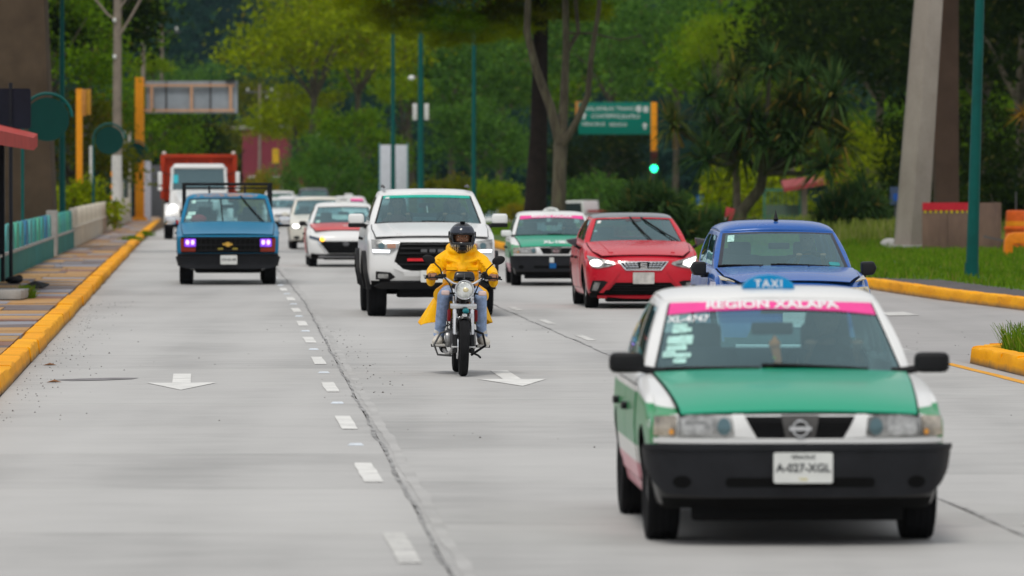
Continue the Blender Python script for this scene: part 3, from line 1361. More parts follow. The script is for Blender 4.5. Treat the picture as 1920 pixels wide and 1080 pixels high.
        for solver, use_self in (('MANIFOLD', False), ('EXACT', True), ('FLOAT', False)):
            bo.solver = solver
            bo.use_self = use_self
            dg.update()
            ev = o.evaluated_get(dg).data
            ys_ = [p.center.y for p in ev.polygons]
            if len(ev.polygons) > 2000 and min(ys_) < -.6:
                break
            print('SOLVER FAILED', root_name(self.root), solver, use_self, len(ev.polygons))
        me2 = evaluated(o)
        bpy.data.objects.remove(co)
        me2.name = name
        shade(me2, 40)
        self.bodyo = link(name, me2, self.root)
        return self.bodyo

    # ---- cabin
    def cabin_pt(self, kind, a, v):
        """kind 'f','r': a = t in -1..1; kind +1/-1: a = g in 0..1"""
        G = self.d['gh']
        pw = G.get('bow_pow', 2.4)
        bz = lambda y: self.top(y) - 0.012
        if kind in ('f', 'r'):
            s = 1 if kind == 'f' else -1
            yb = G['cowl'] if kind == 'f' else G['deck']
            yt = G['roof_f'] if kind == 'f' else G['roof_r']
            bow = G['bow'] if kind == 'f' else G['bow'] * 0.6
            b = Vector((a * self.wbelt(yb), yb + s * bow * abs(a) ** pw, bz(yb) + self.crown(yb) * (1 - abs(a) ** 2.2) - 0.01))
            t = Vector((a * G['wroof'] * (0.97 if kind == 'f' else 0.95), yt + s * bow * 0.7 * abs(a) ** pw, G['z'] - G.get('drop', 0.02) + G['crown'] * 0.35 * (1 - a * a)))
            p = b.lerp(t, v)
            p.y -= s * G.get('bulge', 0.02) * 4 * v * (1 - v)
            return p
        f0, f1 = self.cabin_pt('f', kind, v), self.cabin_pt('r', kind, v)
        y = f0.y + (f1.y - f0.y) * a
        yb = self.cabin_pt('f', kind, 0).y * (1 - a) + self.cabin_pt('r', kind, 0).y * a
        wb = self.wbelt(yb)
        wt = G['wroof'] * (0.97 * (1 - a) + 0.95 * a) + G['wroof'] * 0.04 * 4 * a * (1 - a) * 0.75
        x = wb + (wt - wb) * v + 0.02 * 4 * v * (1 - v)
        zb = bz(yb)
        zt = G['z'] - G.get('drop', 0.02) + 0.02 * 4 * a * (1 - a)
        if a in (0, 1):
            x = abs(f0.x if a == 0 else f1.x)
            zb = (self.cabin_pt('f' if a == 0 else 'r', kind, 0)).z
        return Vector((kind * x, y, zb + (zt - zb) * v))

    def wbelt(self, y):
        return self.S(y, self.top(y)) - self.d['gh'].get('inset', 0.035)

    def ws(self, t, v, off=0.0):
        p = self.cabin_pt('f', t, v)
        e = 0.01
        a = self.cabin_pt('f', t + e, v) - self.cabin_pt('f', t - e, v)
        b = self.cabin_pt('f', t, v + e) - self.cabin_pt('f', t, v - e)
        nn = a.cross(b).normalized()
        if nn.y > 0:
            nn = -nn
        return p + nn * off

    def cabin(self, m, m_roof=None, m_seal=None, glass_m=None, side_m=None):
        G = self.d['gh']
        tA = G.get('tA', 0.90)
        seal = G.get('seal', 0.03)
        v0, v1 = G.get('v', (0.03, 0.95))
        ts = sorted(set([-1, 1] + [s * q for s in (-1, 1) for q in (tA, tA - seal, 0.97, 0.94)] + list(np.linspace(-(tA - seal), tA - seal, 17))))
        wins = G['win']                          # list of (g0, g1)
        gs = sorted(set([0, 1] + [q for w in wins for q in w] + [q for a, b in wins for q in np.linspace(a, b, 5)] + [0.02, 0.98]))
        sv0, sv1 = G.get('sv', (0.10, 0.88))
        vv = sorted(set([0, v0, v0 + 0.05, v1, v1 - 0.04, sv0, sv1, 1] + list(np.linspace(0.1, 0.9, 7))))
        groups = {}

        def put(gname, pts):
            groups.setdefault(gname, MB()).add(pts, [(0, 1, 2, 3)])
        for kind in ('f', 'r'):
            for i in range(len(ts) - 1):
                for j in range(len(vv) - 1):
                    tm_, vm = (ts[i] + ts[i + 1]) / 2, (vv[j] + vv[j + 1]) / 2
                    q = [self.cabin_pt(kind, ts[i], vv[j]), self.cabin_pt(kind, ts[i + 1], vv[j]), self.cabin_pt(kind, ts[i + 1], vv[j + 1]), self.cabin_pt(kind, ts[i], vv[j + 1])]
                    if kind == 'r' and G.get('closed_rear'):
                        put('frame', q)
                    elif abs(tm_) < tA - seal and v0 + 0.05 * (kind == 'f') < vm < v1 - 0.04 * (kind == 'f'):
                        put('ws' if kind == 'f' else 'rw', q)
                    elif abs(tm_) < tA and v0 < vm < v1 and kind == 'f':
                        put('seal', q)
                    else:
                        put('frame', q)
        for sd in (-1, 1):
            for i in range(len(gs) - 1):
                for j in range(len(vv) - 1):
                    gm_, vm = (gs[i] + gs[i + 1]) / 2, (vv[j] + vv[j + 1]) / 2
                    q = [self.cabin_pt(sd, gs[i], vv[j]), self.cabin_pt(sd, gs[i + 1], vv[j]), self.cabin_pt(sd, gs[i + 1], vv[j + 1]), self.cabin_pt(sd, gs[i], vv[j + 1])]
                    w = [k for k, (a, b) in enumerate(wins) if a < gm_ < b]
                    if w and sv0 < vm < sv1:
                        put('sw%d_%d' % (sd, w[0]), q)
                    else:
                        put('frame', q)
        fm = groups['frame'].mesh('cabin_frame')
        fm.materials.append(m)
        shade(fm, 40)
        fo = link('cabin_frame', fm, self.root)
        so = fo.modifiers.new('s', 'SOLIDIFY')
        so.thickness = 0.03
        so.offset = -1
        if 'seal' in groups:
            sm = groups['seal'].mesh('windscreen_seal')
            sm.materials.append(m_seal or M_black)
            shade(sm, 40)
            link('windscreen_seal', sm, self.root)
        names = {'ws': 'windscreen', 'rw': 'rear_window'}
        for k, mbx in groups.items():
            if k in ('frame', 'seal'):
                continue
            gm2 = mbx.mesh('pane')
            gm2.materials.append((glass_m or M_glass) if k in ('ws', 'rw') else (side_m or M_glass_dark))
            shade(gm2, 60)
            link(names.get(k, 'side_window'), gm2, self.root)
        # roof
        nt, ng = 17, 17
        vs, fs = [], []
        tl = [math.sin(a) for a in np.linspace(-PI / 2, PI / 2, nt)]
        ml = [0.5 - 0.5 * math.cos(a) for a in np.linspace(0, PI, ng)]
        for g in ml:
            for t in tl:
                a, b = self.cabin_pt('f', t, 1), self.cabin_pt('r', t, 1)
                L = self.cabin_pt(1, g, 1)
                y = a.y + (b.y - a.y) * g
                zz = (a.z * (1 - g) + b.z * g) * (1 - abs(t)) + L.z * abs(t)
                bul = (1 - abs(t) ** 4) * (1 - abs(2 * g - 1) ** 4)
                zz += (G['crown'] * 0.75 + G.get('drop', 0.02)) * math.sqrt(max(0, bul))
                x = t * L.x
                vs.append(Vector((x, y, zz)))
        fs = [(j * nt + i, j * nt + i + 1, (j + 1) * nt + i + 1, (j + 1) * nt + i) for j in range(ng - 1) for i in range(nt - 1)]
        rm = MB().add(vs, fs).mesh('roof')
        rm.materials.append(m_roof or m)
        shade(rm, 50)
        ro = link('roof', rm, self.root)
        so = ro.modifiers.new('s', 'SOLIDIFY')
        so.thickness = 0.03
        so.offset = -1
        self.roofo = ro

    def roof_z(self):
        G = self.d['gh']
        return G['z'] + G['crown'] * 1.1

    # ---- pieces most cars share
    def hood(self, poly, m, off=.012):
        """bonnet panel with an open shut line all round"""
        cx = sum(p[0] for p in poly) / len(poly)
        cy = sum(p[1] for p in poly) / len(poly)
        gap = [(x + (.011 if x > cx else -.011), y + (.011 if y > cy else -.011)) for x, y in poly]
        o = patch('bonnet', poly, self.tmap, off, .014, m, self.root, .07)
        patch('shut_line', gap, self.tmap, off - .009, .004, M_dark, o, .07)
        return o

    def wheels(self, style='steel'):
        r, w, rim = self.d['wheel']
        for y in (0.0, self.d['wb']):
            for sd in (-1, 1):
                x = sd * (self.S(y, r) - w / 2 - self.d.get('wheel_in', 0.012))
                wheel(self.root, x, y, r, w, rim, style, sd)

    def wpatch(self, name, poly, off, thick, m, parent=None, cut=0.05, cutv=None):
        """panel that wraps round the front corners; poly in (t, z), t = -1..1 across the full width"""
        def f(u, z, o=0.0):
            w = self.W(z) * self.PW(self.fr(z) + self.D)
            return self.fmap(w * 0.9985 * math.sin(u), z, o)
        return patch(name, [(math.asin(max(-1, min(1, t))), z) for t, z in poly], f, off, thick, m, parent or self.root, 0.09, 30, cutv or 0.05)

    def fpatch(self, name, poly, off, thick, m, parent=None, both=False, cut=0.05):
        o = [patch(name, poly, self.fmap, off, thick, m, parent or self.root, cut)]
        if both:
            o.append(patch(name, mirror(poly), self.fmap, off, thick, m, parent or self.root, cut))
        return o

    def seams(self, doors, z0, z1, m=None):
        """door panels: thin raised panels with open gaps between them, on both flanks"""
        for sd in (-1, 1):
            for (a, b) in doors:
                patch('door', rrect(a + 0.006, z0, b - 0.006, z1, 0.04), self.smap(sd), 0.006, 0.008, m, self.root, 0.12)
                patch('shut_line', rrect(a - .002, z0 - .008, b + .002, z1 + .006, 0.045), self.smap(sd), 0.0025, 0.002, M_dark, self.root, 0.12)
                patch('door_handle', rrect(b - 0.24, z1 - 0.16, b - 0.08, z1 - 0.12, 0.012), self.smap(sd), 0.035, 0.03, M_black, self.root, 0.2)

    def mirrors(self, x, y, z, size, m, stalk=M_black, glassy=False, shape=0.03):
        sx, sy, sz = size
        for sd in (-1, 1):
            mb = MB().box((sd * x, y, z), (sx, sy, sz))
            o = mb.build('door_mirror', m, self.root, bevel=min(size) * 0.42, seg=3)
            MB().tube([(sd * (x - sx * 0.4), y + 0.01, z - sz * 0.30), (sd * (x - sx * 0.75), y + 0.03, z - sz * 0.42), (sd * (x - sx * 0.5 - 0.12), y + 0.06, z - sz * 0.45)], 0.022, 8).build('mirror_arm', stalk, o)
            MB().add([(sd * (x - sx * .42), y + sy * .505, z - sz * .4), (sd * (x + sx * .42), y + sy * .505, z - sz * .4), (sd * (x + sx * .42), y + sy * .505, z + sz * .4), (sd * (x - sx * .42), y + sy * .505, z + sz * .4)], [(0, 1, 2, 3)]).build('mirror_glass', M_mirrorglass, o, smooth=0)

    def interior(self, seat_y=None, dash=True, wheel_side=1, seat_m=None, headrest=True):
        d, G = self.d, self.d['gh']
        sm = seat_m or M_seat
        yc = G['cowl']
        belt = self.top(yc + 0.5)
        fl = self.z0 + 0.15
        w = self.S(yc + .5, belt)
        if dash:
            MB().box((0, yc + 0.36, belt - 0.13), (2 * w * 0.84, 0.55, 0.22), taper=0.93).build('dashboard', M_trimgrey, self.root, bevel=0.04)
        sy = seat_y if seat_y is not None else yc + 1.12
        sh = d.get('seat_top', belt + 0.02)
        for sd in (-1, 1):
            c = sd * w * 0.46
            o = MB().box((c, sy - 0.16, fl + 0.16), (0.48, 0.52, 0.16)).build('front_seat', sm, self.root, bevel=0.05)
            MB().box((c, sy + 0.15, (fl + sh) / 2 + 0.1), (0.46, 0.14, sh - fl - 0.05), rot=Matrix.Rotation(R(-12), 3, 'X')).build('seat_back', sm, o, bevel=0.05)
            if headrest:
                MB().box((c, sy + 0.27, sh + 0.13), (0.26, 0.10, 0.17)).build('headrest', sm, o, bevel=0.045, seg=3)
        if d.get('rear_seat', True):
            MB().box((0, sy + 1.0, (fl + sh) / 2 + 0.06), (2 * w * 0.8, 0.16, sh - fl - 0.02), rot=Matrix.Rotation(R(-14), 3, 'X')).build('rear_seat', sm, self.root, bevel=0.05)
            for c in (-0.45, 0.45):
                MB().box((c * w / 0.75, sy + 1.13, sh + 0.07), (0.24, 0.09, 0.13)).build('headrest', sm, self.root, bevel=0.04)
        x = wheel_side * w * 0.46
        t = MB()
        pts = [(0.19 * math.cos(a), 0.0, 0.19 * math.sin(a)) for a in np.linspace(0, 2 * PI, 25)]
        t.tube(pts, 0.016, 8, cap=False)
        t.tube([(-0.19, 0, 0), (0.19, 0, 0)], 0.02, 6)
        t.tube([(0, 0, 0), (0, 0, -0.19)], 0.02, 6)
        t.build('steering_wheel', M_black, self.root, (x, sy - 0.46, belt + 0.0), (R(-25), 0, 0))
        # rear view mirror
        p = self.ws(0, 0.80, -0.10)
        MB().box(tuple(p), (0.24, 0.03, 0.07)).build('interior_mirror', M_black, self.root, bevel=0.015)

    def wipers(self, arms, m=None):
        """arms: list of ((t0, v0), (t1, v1)) lines on the windscreen"""
        for (a, b) in arms:
            pts = [self.ws(a[0] + (b[0] - a[0]) * k / 6, a[1] + (b[1] - a[1]) * k / 6, 0.022) for k in range(7)]
            o = MB().tube(pts, [0.012] * 2 + [0.010] * 5, 6).build('wiper', M_black, self.root)
            m_ = [self.ws(a[0] + (b[0] - a[0]) * k, a[1] + (b[1] - a[1]) * k, 0.012) for k in (0.35, 1.12)]
            MB().tube(m_, 0.013, 4).build('wiper_blade', M_rubber, o)

    def plate(self, x, z, w, h, lines, y=None, m=None):
        yy = (self.F(x, z) if y is None else y) - 0.02
        o = MB().prism(rrect(x - w / 2, z - h / 2, x + w / 2, z + h / 2, 0.012), yy - 0.008, yy + 0.006, 'Y').build('number_plate', m or M_plate, self.root)
        for (txt, sz, dz, mm) in lines:
            text_on('plate_text', txt, sz, lambda u, v: (x + u, yy - 0.0115, z + dz + v), mm, o, bold=sz * 0.02)
        return o


def place(root, X, Y, rz=HEAD, z=0.0):
    root.location = (X, Y, z)
    root.rotation_euler = (0, 0, rz)

# ================================================================== VEHICLES: the cars of the photograph
M_pw = paint('paint_white', (0.78, 0.78, 0.77))
M_green = paint('paint_taxi_green', (0.0, 0.33, 0.185), 0.30, coat=.30, spec=.10)
M_pink = mat('pink_film', (0.86, 0.07, 0.32), 0.45, var=0.06)
M_red = paint('paint_red', (0.58, 0.006, 0.024), 0.25, coat=.2)
M_blue = paint('paint_blue', (0.010, 0.100, 0.40), 0.25, dirt=1.2)
M_teal = paint('paint_teal', (0.0, 0.17, 0.33), 0.34, dirt=1.0, coat=.1, spec=.15)
M_silver = paint('paint_silver', (0.55, 0.55, 0.55), 0.3)
M_bumper = mat('bumper_plastic', (0.016, 0.017, 0.020), 0.5, var=0.3, scale=4)


def taxi_livery():
    """white above, green flank, pale band, pink sill: the colours the taxi is painted in"""
    n = NT('taxi_livery')
    tc = n.new('ShaderNodeTexCoord')
    sp = n.new('ShaderNodeSeparateXYZ')
    n.link(tc.outputs['Object'], sp.inputs[0])
    y, z = sp.outputs['Y'], sp.outputs['Z']
    f = n.noise(3.0, 5, 0.7, tc.outputs['Object'])
    # top edge of the green drops towards the lamps
    edge = n.math('ADD', 0.735, n.math('MULTIPLY', n.math('MINIMUM', n.math('ADD', y, 0.6), 0.9), 0.07))
    g = n.math('LESS_THAN', z, edge)
    g = n.math('MULTIPLY', g, n.math('GREATER_THAN', y, -0.605))
    g = n.math('MULTIPLY', g, n.math('LESS_THAN', y, 3.1))
    col = n.mix(g, (0.78, 0.78, 0.77), (0.0, 0.27, 0.085))
    band = n.math('MULTIPLY', n.math('LESS_THAN', z, 0.50), n.math('GREATER_THAN', y, 0.3))
    col = n.mix(band, col, (0.74, 0.74, 0.70))
    low = n.math('MULTIPLY', n.math('LESS_THAN', z, 0.40), n.math('GREATER_THAN', y, 0.3))
    col = n.mix(low, col, (0.70, 0.22, 0.28))
    dk = n.math('MULTIPLY', n.math('LESS_THAN', z, 0.42), n.math('LESS_THAN', y, 0.3))
    col = n.mix(dk, col, (0.012, 0.012, 0.013))
    col = n.mix(n.math('MULTIPLY', f, 0.08), col, (0.33, 0.31, 0.28))
    n.link(col, n.b.inputs['Base Color'])
    n.b.inputs['Roughness'].default_value = 0.32
    n.b.inputs['Coat Weight'].default_value = 0.25
    n.b.inputs['Specular IOR Level'].default_value = 0.2
    n.b.inputs['Coat Roughness'].default_value = 0.08
    MATS['taxi_livery'] = n.m
    return n.m


M_livery = taxi_livery()

TAXI = dict(
    width=[(0.20, .765), (0.40, .805), (0.60, .825), (0.80, .815), (0.90, .79)],
    planw=[(-0.8, .955), (-0.2, .985), (0.6, 1.0), (2.4, 1.0), (3.5, .95)],
    front=[(0.20, -.64), (0.30, -.70), (0.56, -.735), (0.66, -.735), (0.715, -.71), (0.8, -.6)],
    rear=[(0.2, 3.38), (0.5, 3.46), (0.9, 3.40)],
    top=[(-0.72, .685), (-0.62, .722), (-0.45, .758), (-0.1, .812), (0.25, .855), (0.55, .885), (1.4, .925), (2.5, .935), (3.0, .95), (3.45, .92)],
    crown=[(-0.7, .022), (-0.3, .045), (0.1, .045), (0.55, .025), (1.5, .02), (3.4, .02)],
    D=.32, n=3.3, z0=.20, wb=2.43, wheel=(0.288, 0.185, 0.175), arch=1.16, tubs=[(0.66, 2.75)], wheel_in=-.022,
    gh=dict(cowl=0.55, deck=3.0, roof_f=1.20, roof_r=2.45, z=1.325, wroof=.635, bow=.14, crown=.035, drop=.035, tA=.945, seal=.018,
            win=[(.10, .40), (.43, .72), (.745, .86)], v=(.02, .96)), seat_top=.93)


def taxi(label, X, Y, number, plate=None, front=True):
    root = empty('taxi', label=label, cat='car', group='green and white taxis')
    c = Car(TAXI, root)
    c.body(M_livery)
    c.cabin(M_pw)
    c.wheels('steel')
    c.seams([(0.48, 1.42), (1.43, 2.28)], .30, .83, M_livery)
    # bonnet
    c.hood([(-.64, -.675), (.64, -.675), (.665, -.3), (.70, .3), (.712, .57), (-.712, .57), (-.70, .3), (-.665, -.3)], M_green, .012)
    # bumper wrapping the corners
    B = [(-1, .53), (-.97, .555), (-.6, .56), (.6, .56), (.97, .555), (1, .53), (.992, .43), (.955, .345), (.905, .30), (.6, .288), (-.6, .288), (-.905, .30), (-.955, .345), (-.992, .43)]
    bump = c.wpatch('bumper', B, .045, .06, M_bumper, cutv=.04)
    c.wpatch('bumper_lip', [(-.985, .53), (.985, .53), (.985, .556), (-.985, .556)], .056, .02, M_bumper, bump)
    c.fpatch('air_intake', rrect(-.40, .335, .40, .385, .02), .048, .006, M_dark, bump)
    for x in (-.62, .62):
        c.fpatch('fog_recess', ell(x, .362, .045, .032), .048, .006, M_dark, bump)
    MB().box((0, -.55, .20), (1.15, .12, .13)).build('lower_apron', M_dark, root, bevel=.02)
    MB().box((.05, .2, .19), (.9, .9, .10)).build('engine_guard', M_dark, root, bevel=.03)
    # nose: strip, lamps, grille
    c.wpatch('lamp_strip', [(-.955, .562), (.955, .562), (.955, .588), (-.955, .588)], .025, .03, M_pw)
    for sd in (-1, 1):
        fl = (lambda p: p) if sd < 0 else mirror
        h = c.fpatch('headlamp', fl([(-.655, .595), (-.40, .592), (-.362, .61), (-.352, .65), (-.37, .695), (-.41, .706), (-.655, .706)]), .016, .03, M_lamp)[0]
        patch('lens_bowl', fl(ell(-.41, .648, .036, .042, 14)), c.fmap, .022, .01, mat('lamp_bowl', (0.12, 0.19, 0.21), 0.12, metal=0.6), h, .03)
        patch('reflector', fl(rrect(-.63, .605, -.47, .695, .02)), c.fmap, .019, .003, mat('lamp_reflector', (0.42, 0.42, 0.41), 0.25, metal=0.5, var=.45, scale=18), h, .05)
        t = c.fpatch('indicator', fl([(-.775, .60), (-.665, .596), (-.665, .705), (-.77, .70)]), .014, .03, lampmat('indicator_clear', (0.42, 0.37, 0.30)))[0]
        patch('indicator_bulb', fl(ell(-.685, .622, .012, .016, 10)), c.fmap, .018, .004, M_amber, t, .05)
        c.fpatch('grille_flank', fl([(-.352, .595), (-.235, .59), (-.305, .708), (-.365, .708)]), .020, .03, M_pw)
    g = c.fpatch('grille', [(-.232, .588), (.232, .588), (.298, .704), (-.298, .704)], .006, .02, M_dark)[0]
    for k in range(7):
        z = .598 + k * .0155
        hw = .232 + (z - .588) / .116 * .066
        for a, b in ((-hw, -.085), (.085, hw)):
            patch('grille_bar', rrect(a, z, b, z + .005, .002), c.fmap, .014, .008, M_black, g, .1)
    for k in range(9):
        for sd in (-1, 1):
            x = sd * (.09 + k * .021)
            patch('grille_bar', [(x - .0015, .592), (x + .0015, .592), (x + .0015 + sd * .01, .70), (x - .0015 + sd * .01, .70)], c.fmap, .013, .006, M_black, g, .2)
    patch('grille_centre', [(-.078, .588), (.078, .588), (.102, .704), (-.102, .704)], c.fmap, .018, .014, mat('grille_centre', (0.075, 0.072, 0.07), 0.5), g, .05)
    e = MB()
    e.lathe([(0, .046), (.012, .050), (.018, .044), (.012, .037), (0, .037)], 28, axis='Y', close=True)
    e.box((0, .007, 0), (.12, .012, .022))
    e.build('emblem', M_chrome, root, (0, c.F(0, .642) - .035, .642))
    if plate:
        c.plate(.012, .432, .32, .165, plate, y=c.F(0, .432) - .05)
    else:
        o = c.fpatch('bumper_sticker', [(-.12, .44), (-.04, .44), (-.04, .55), (-.12, .55)], .052, .004, M_plate)[0]
        patch('sticker_band', [(-.12, .34), (.0, .34), (.0, .43), (-.12, .43)], c.fmap, .052, .004, mat('sticker_blue', (0.01, 0.12, 0.35), .4), o, .1)
    c.mirrors(.862, .62, .955, (.20, .11, .115), M_black if front else M_pw)
    c.interior(wheel_side=1)
    # windscreen: pink band with lettering, taxi number, permit stickers, wipers
    band = [(-.925, .80), (-.6, .835), (0, .855), (.6, .835), (.925, .80), (.925, .955), (-.925, .955)]
    so = patch('sun_strip', band, c.ws, .006, .003, M_pink, root, .08, 60)
    text_on('strip_text', 'REGION XALAPA', .066, lambda u, v: c.ws(u / .60, .905 + v / .50, .010), M_lettering, so, bold=.0022, sx=1.42)
    if number:
        text_on('screen_text', number, .058, lambda u, v: c.ws(-.74 + u / .64, .735 + v / .5, .006), M_lettering, root, bold=.0012, sx=1.1)
        mst = mat('sticker_mint', (0.42, 0.68, 0.62), 0.5, var=.3, scale=30)
        for (t, v, w_, h_) in ((-.80, .62, .06, .06), (-.73, .60, .03, .03), (-.84, .47, .045, .05), (-.74, .47, .06, .06), (-.80, .37, .08, .035), (-.85, .29, .05, .04), (-.74, .27, .06, .03), (-.76, .20, .05, .03)):
            patch('permit_sticker', rrect(t - w_, v - h_, t + w_, v + h_, .012), c.ws, .004, .002, mst, root, .1, 60)
    c.wipers([((-.15, .045), (-.86, .075)), ((.66, .045), (-.05, .095))])
    # roof sign
    sg = MB()
    pts = []
    for i in range(9):
        a = PI * i / 8
        pts.append((math.cos(a) * .155, max(0, math.sin(a)) * .085 + .002))
    sg.prism(pts, -.045, .045, 'Y')
    M_sign = mat('taxi_sign_blue', (0.0, 0.24, 0.52), 0.3, var=.08) if front else mat('taxi_sign_white', (.7, .72, .7), .4)
    s = sg.build('roof_sign', M_sign, root, (0, 1.42, c.roof_z() - .012), bevel=.012)
    text_on('sign_text', 'TAXI', .062, lambda u, v: (u, -.047, .032 + v), M_lettering if front else M_ink, s, bold=.001, space=1.25)
    place(root, X, Y, .036)
    return root, c


T1, C1 = taxi('nearest green and white taxi with pink sun strip and blue roof sign', 1.53, 31.55, 'XL-4747',
              [('A-027-XGL', .062, -.002, M_ink), ('VERACRUZ', .026, .058, M_ink), ('TAXI', .02, -.062, mat('plate_yellow', (.6, .5, .1), .5))])
# trinkets hanging from the mirror, phone holder arm
p = C1.ws(.02, .76, -.13)
q = MB().tube([p, p + Vector((0, 0, -.06)), p + Vector((.02, 0, -.14)), p + Vector((.0, 0, -.24))], [.008, .03, .022, .02], 8)
o = q.build('mirror_charm', mat('charm_orange', (.75, .22, .05), .6), T1)
MB().ball(p + Vector((.0, 0, -.05)), .035, 10, 6).build('pompom', mat('charm_orange', (.75, .22, .05), .6), o)
MB().ball(p + Vector((-.03, 0, -.20)), .025, 10, 6).build('pompom', mat('charm_green', (.15, .6, .05), .6), o)
MB().ball(p + Vector((.01, 0, -.12)), .022, 10, 6).build('pompom', mat('charm_yellow', (.7, .6, .05), .6), o)
MB().tube([C1.ws(.80, .03, -.05), C1.ws(.76, .18, -.08), C1.ws(.66, .32, -.10), C1.ws(.56, .35, -.10)], .008, 6).build('phone_holder', M_black, T1)
MB().ball(C1.ws(.54, .36, -.10), (.035, .02, .03), 10, 6).build('holder_cup', M_black, T1)
text_on('fender_text', '4747', .07, lambda u, v: C1.fmap(-.792 + u * .12, .655 + v, .014), M_lettering, T1)

T2, C2 = taxi('green and white taxi with hood number driving beside the red hatchback', .78, 105.4, None, None, front=False)
text_on('bonnet_text', 'XL-10874', .125, lambda u, v: C2.tmap(u, -.50 + v * 2.2, .024), M_lettering, T2, u0=.05, bold=.004, sx=1.05)


# ---- white pickup behind the motorcyclist
def white_pickup():
    root = empty('pickup_truck', label='white double cab pickup with black grille behind the motorcycle', cat='pickup truck')
    d = dict(width=[(.42, .89), (.7, .935), (1.05, .93), (1.33, .885)],
             planw=[(-.9, .95), (-.2, .99), (.5, 1), (3.5, 1), (4.3, .985)],
             front=[(.42, -.74), (.55, -.88), (.70, -.92), (.95, -.90), (1.08, -.84), (1.16, -.72)],
             rear=[(.42, 4.2), (.8, 4.25), (1.3, 4.2)],
             top=[(-.85, 1.105), (-.5, 1.17), (.2, 1.26), (.58, 1.305), (1.5, 1.33), (2.6, 1.335), (2.75, 1.31), (4.2, 1.31)],
             crown=[(-.8, .02), (0, .035), (.6, .03), (4, .0)],
             D=.34, n=4.0, z0=.44, wb=3.15, wheel=(.395, .275, .22), arch=1.17, tubs=[(.7, 2.45), (2.75, 4.1)], wheel_in=-.02,
             gh=dict(cowl=.55, deck=2.62, roof_f=1.22, roof_r=2.42, z=1.775, wroof=.715, bow=.13, crown=.05, drop=.03, tA=.925, seal=.03,
                     win=[(.12, .50), (.54, .90)], v=(.02, .95)), seat_top=1.42)
    c = Car(d, root)
    c.body(M_pw)
    c.cabin(M_pw)
    c.wheels('black')
    c.seams([(.5, 1.5), (1.51, 2.5)], .56, 1.24, M_pw)
    hood = c.hood([(-.80, -.70), (.80, -.70), (.83, 0), (.82, .57), (-.82, .57), (-.83, 0)], M_pw, .012)
    for sd in (-1, 1):
        P = [(.42, -.6), (.50, -.6), (.62, .45), (.54, .45)]
        patch('bonnet_crease', P if sd > 0 else mirror(P), c.tmap, .024, .012, M_pw, hood, .1)
    # face: grille, lamps, bumper
    g = c.fpatch('grille', [(-.52, .70), (-.42, .66), (.42, .66), (.52, .70), (.54, .80), (.455, 1.065), (-.455, 1.065), (-.54, .80)], .012, .03, M_dark)[0]
    for z in (.745, .90, .965, 1.02):
        hw = .50 - max(0, z - .8) * .28
        patch('grille_bar', rrect(-hw, z, hw, z + .022, .008), c.fmap, .03, .02, M_black, g, .08)
    for x in (-.12, 0, .12):
        patch('grille_letter', rrect(x - .045, .925, x + .045, .965, .01), c.fmap, .036, .01, M_trimgrey, g, .1)
    patch('red_strip', rrect(-.36, .80, .36, .838, .008), c.fmap, .036, .015, mat('strip_red', (.65, .02, .03), .4), g, .08)
    for sd in (-1, 1):
        fl = (lambda p: p) if sd < 0 else mirror
        h = c.fpatch('headlamp', fl([(-.845, .92), (-.60, .915), (-.49, .985), (-.47, 1.06), (-.60, 1.075), (-.86, 1.10)]), .016, .04, M_lamp)[0]
        patch('lamp_unit', fl(ell(-.72, 1.01, .045, .04, 12)), c.fmap, .024, .012, mat('lamp_bowl', (0.16, 0.27, 0.33), 0.12), h, .05)
        patch('lamp_unit', fl(rrect(-.64, .98, -.52, 1.04, .015)), c.fmap, .022, .01, mat('lamp_warm', (.35, .18, .12), .3), h, .05)
        patch('daytime_strip', fl([(-.835, .922), (-.61, .918), (-.60, .955), (-.84, .965)]), c.fmap, .024, .012, M_drl, h, .08)
        fg = c.fpatch('fog_surround', fl([(-.80, .545), (-.60, .535), (-.53, .575), (-.60, .64), (-.80, .655)]), .012, .03, M_black)[0]
        patch('fog_lamp', fl(rrect(-.77, .565, -.625, .625, .015)), c.fmap, .02, .012, M_lamp, fg, .06)
        c.fpatch('bumper_horn', fl([(-.55, .70), (-.30, .60), (-.30, .665), (-.42, .69), (-.53, .79)]), .030, .05, M_pw)
        # black wheel arch flares
        r = .395
        for y in (0, 3.15):
            ring = [(y + math.cos(a) * r * q, r + .02 + math.sin(a) * r * q) for q, aa in ((1.34, np.linspace(-.05, PI + .05, 16)), (1.13, np.linspace(PI + .05, -.05, 16))) for a in aa]
            patch('arch_flare', ring, c.smap(sd), .055, .07, M_black, root, .12)
    c.fpatch('bumper_bar', [(-.40, .60), (.40, .60), (.42, .665), (-.42, .665)], .045, .06, M_pw)
    c.wpatch('skid_plate', [(-.93, .46), (-.8, .52), (.8, .52), (.93, .46), (.80, .40), (-.80, .40)], .03, .1, M_black)
    MB().box((0, -.50, .36), (1.0, .5, .16), taper=.9).build('engine_guard', M_dark, root, bevel=.03)
    MB().tube([(-.62, 0, .36), (.62, 0, .36)], .05, 10).build('front_axle', M_dark, root)
    c.plate(.0, .585, .34, .17, [('YC-4921-B', .06, 0, M_ink)], y=c.F(0, .62) - .05)
    for sd in (-1, 1):
        o = MB().box((sd * 1.045, .70, 1.39), (.23, .15, .155)).build('door_mirror', M_pw, root, bevel=.055, seg=3)
        MB().box((sd * 1.035, .70, 1.30), (.25, .155, .06)).build('mirror_base', M_black, o, bevel=.02)
        MB().tube([(sd * .93, .72, 1.29), (sd * .84, .74, 1.28)], .03, 8).build('mirror_arm', M_black, o)
    c.interior(wheel_side=1)
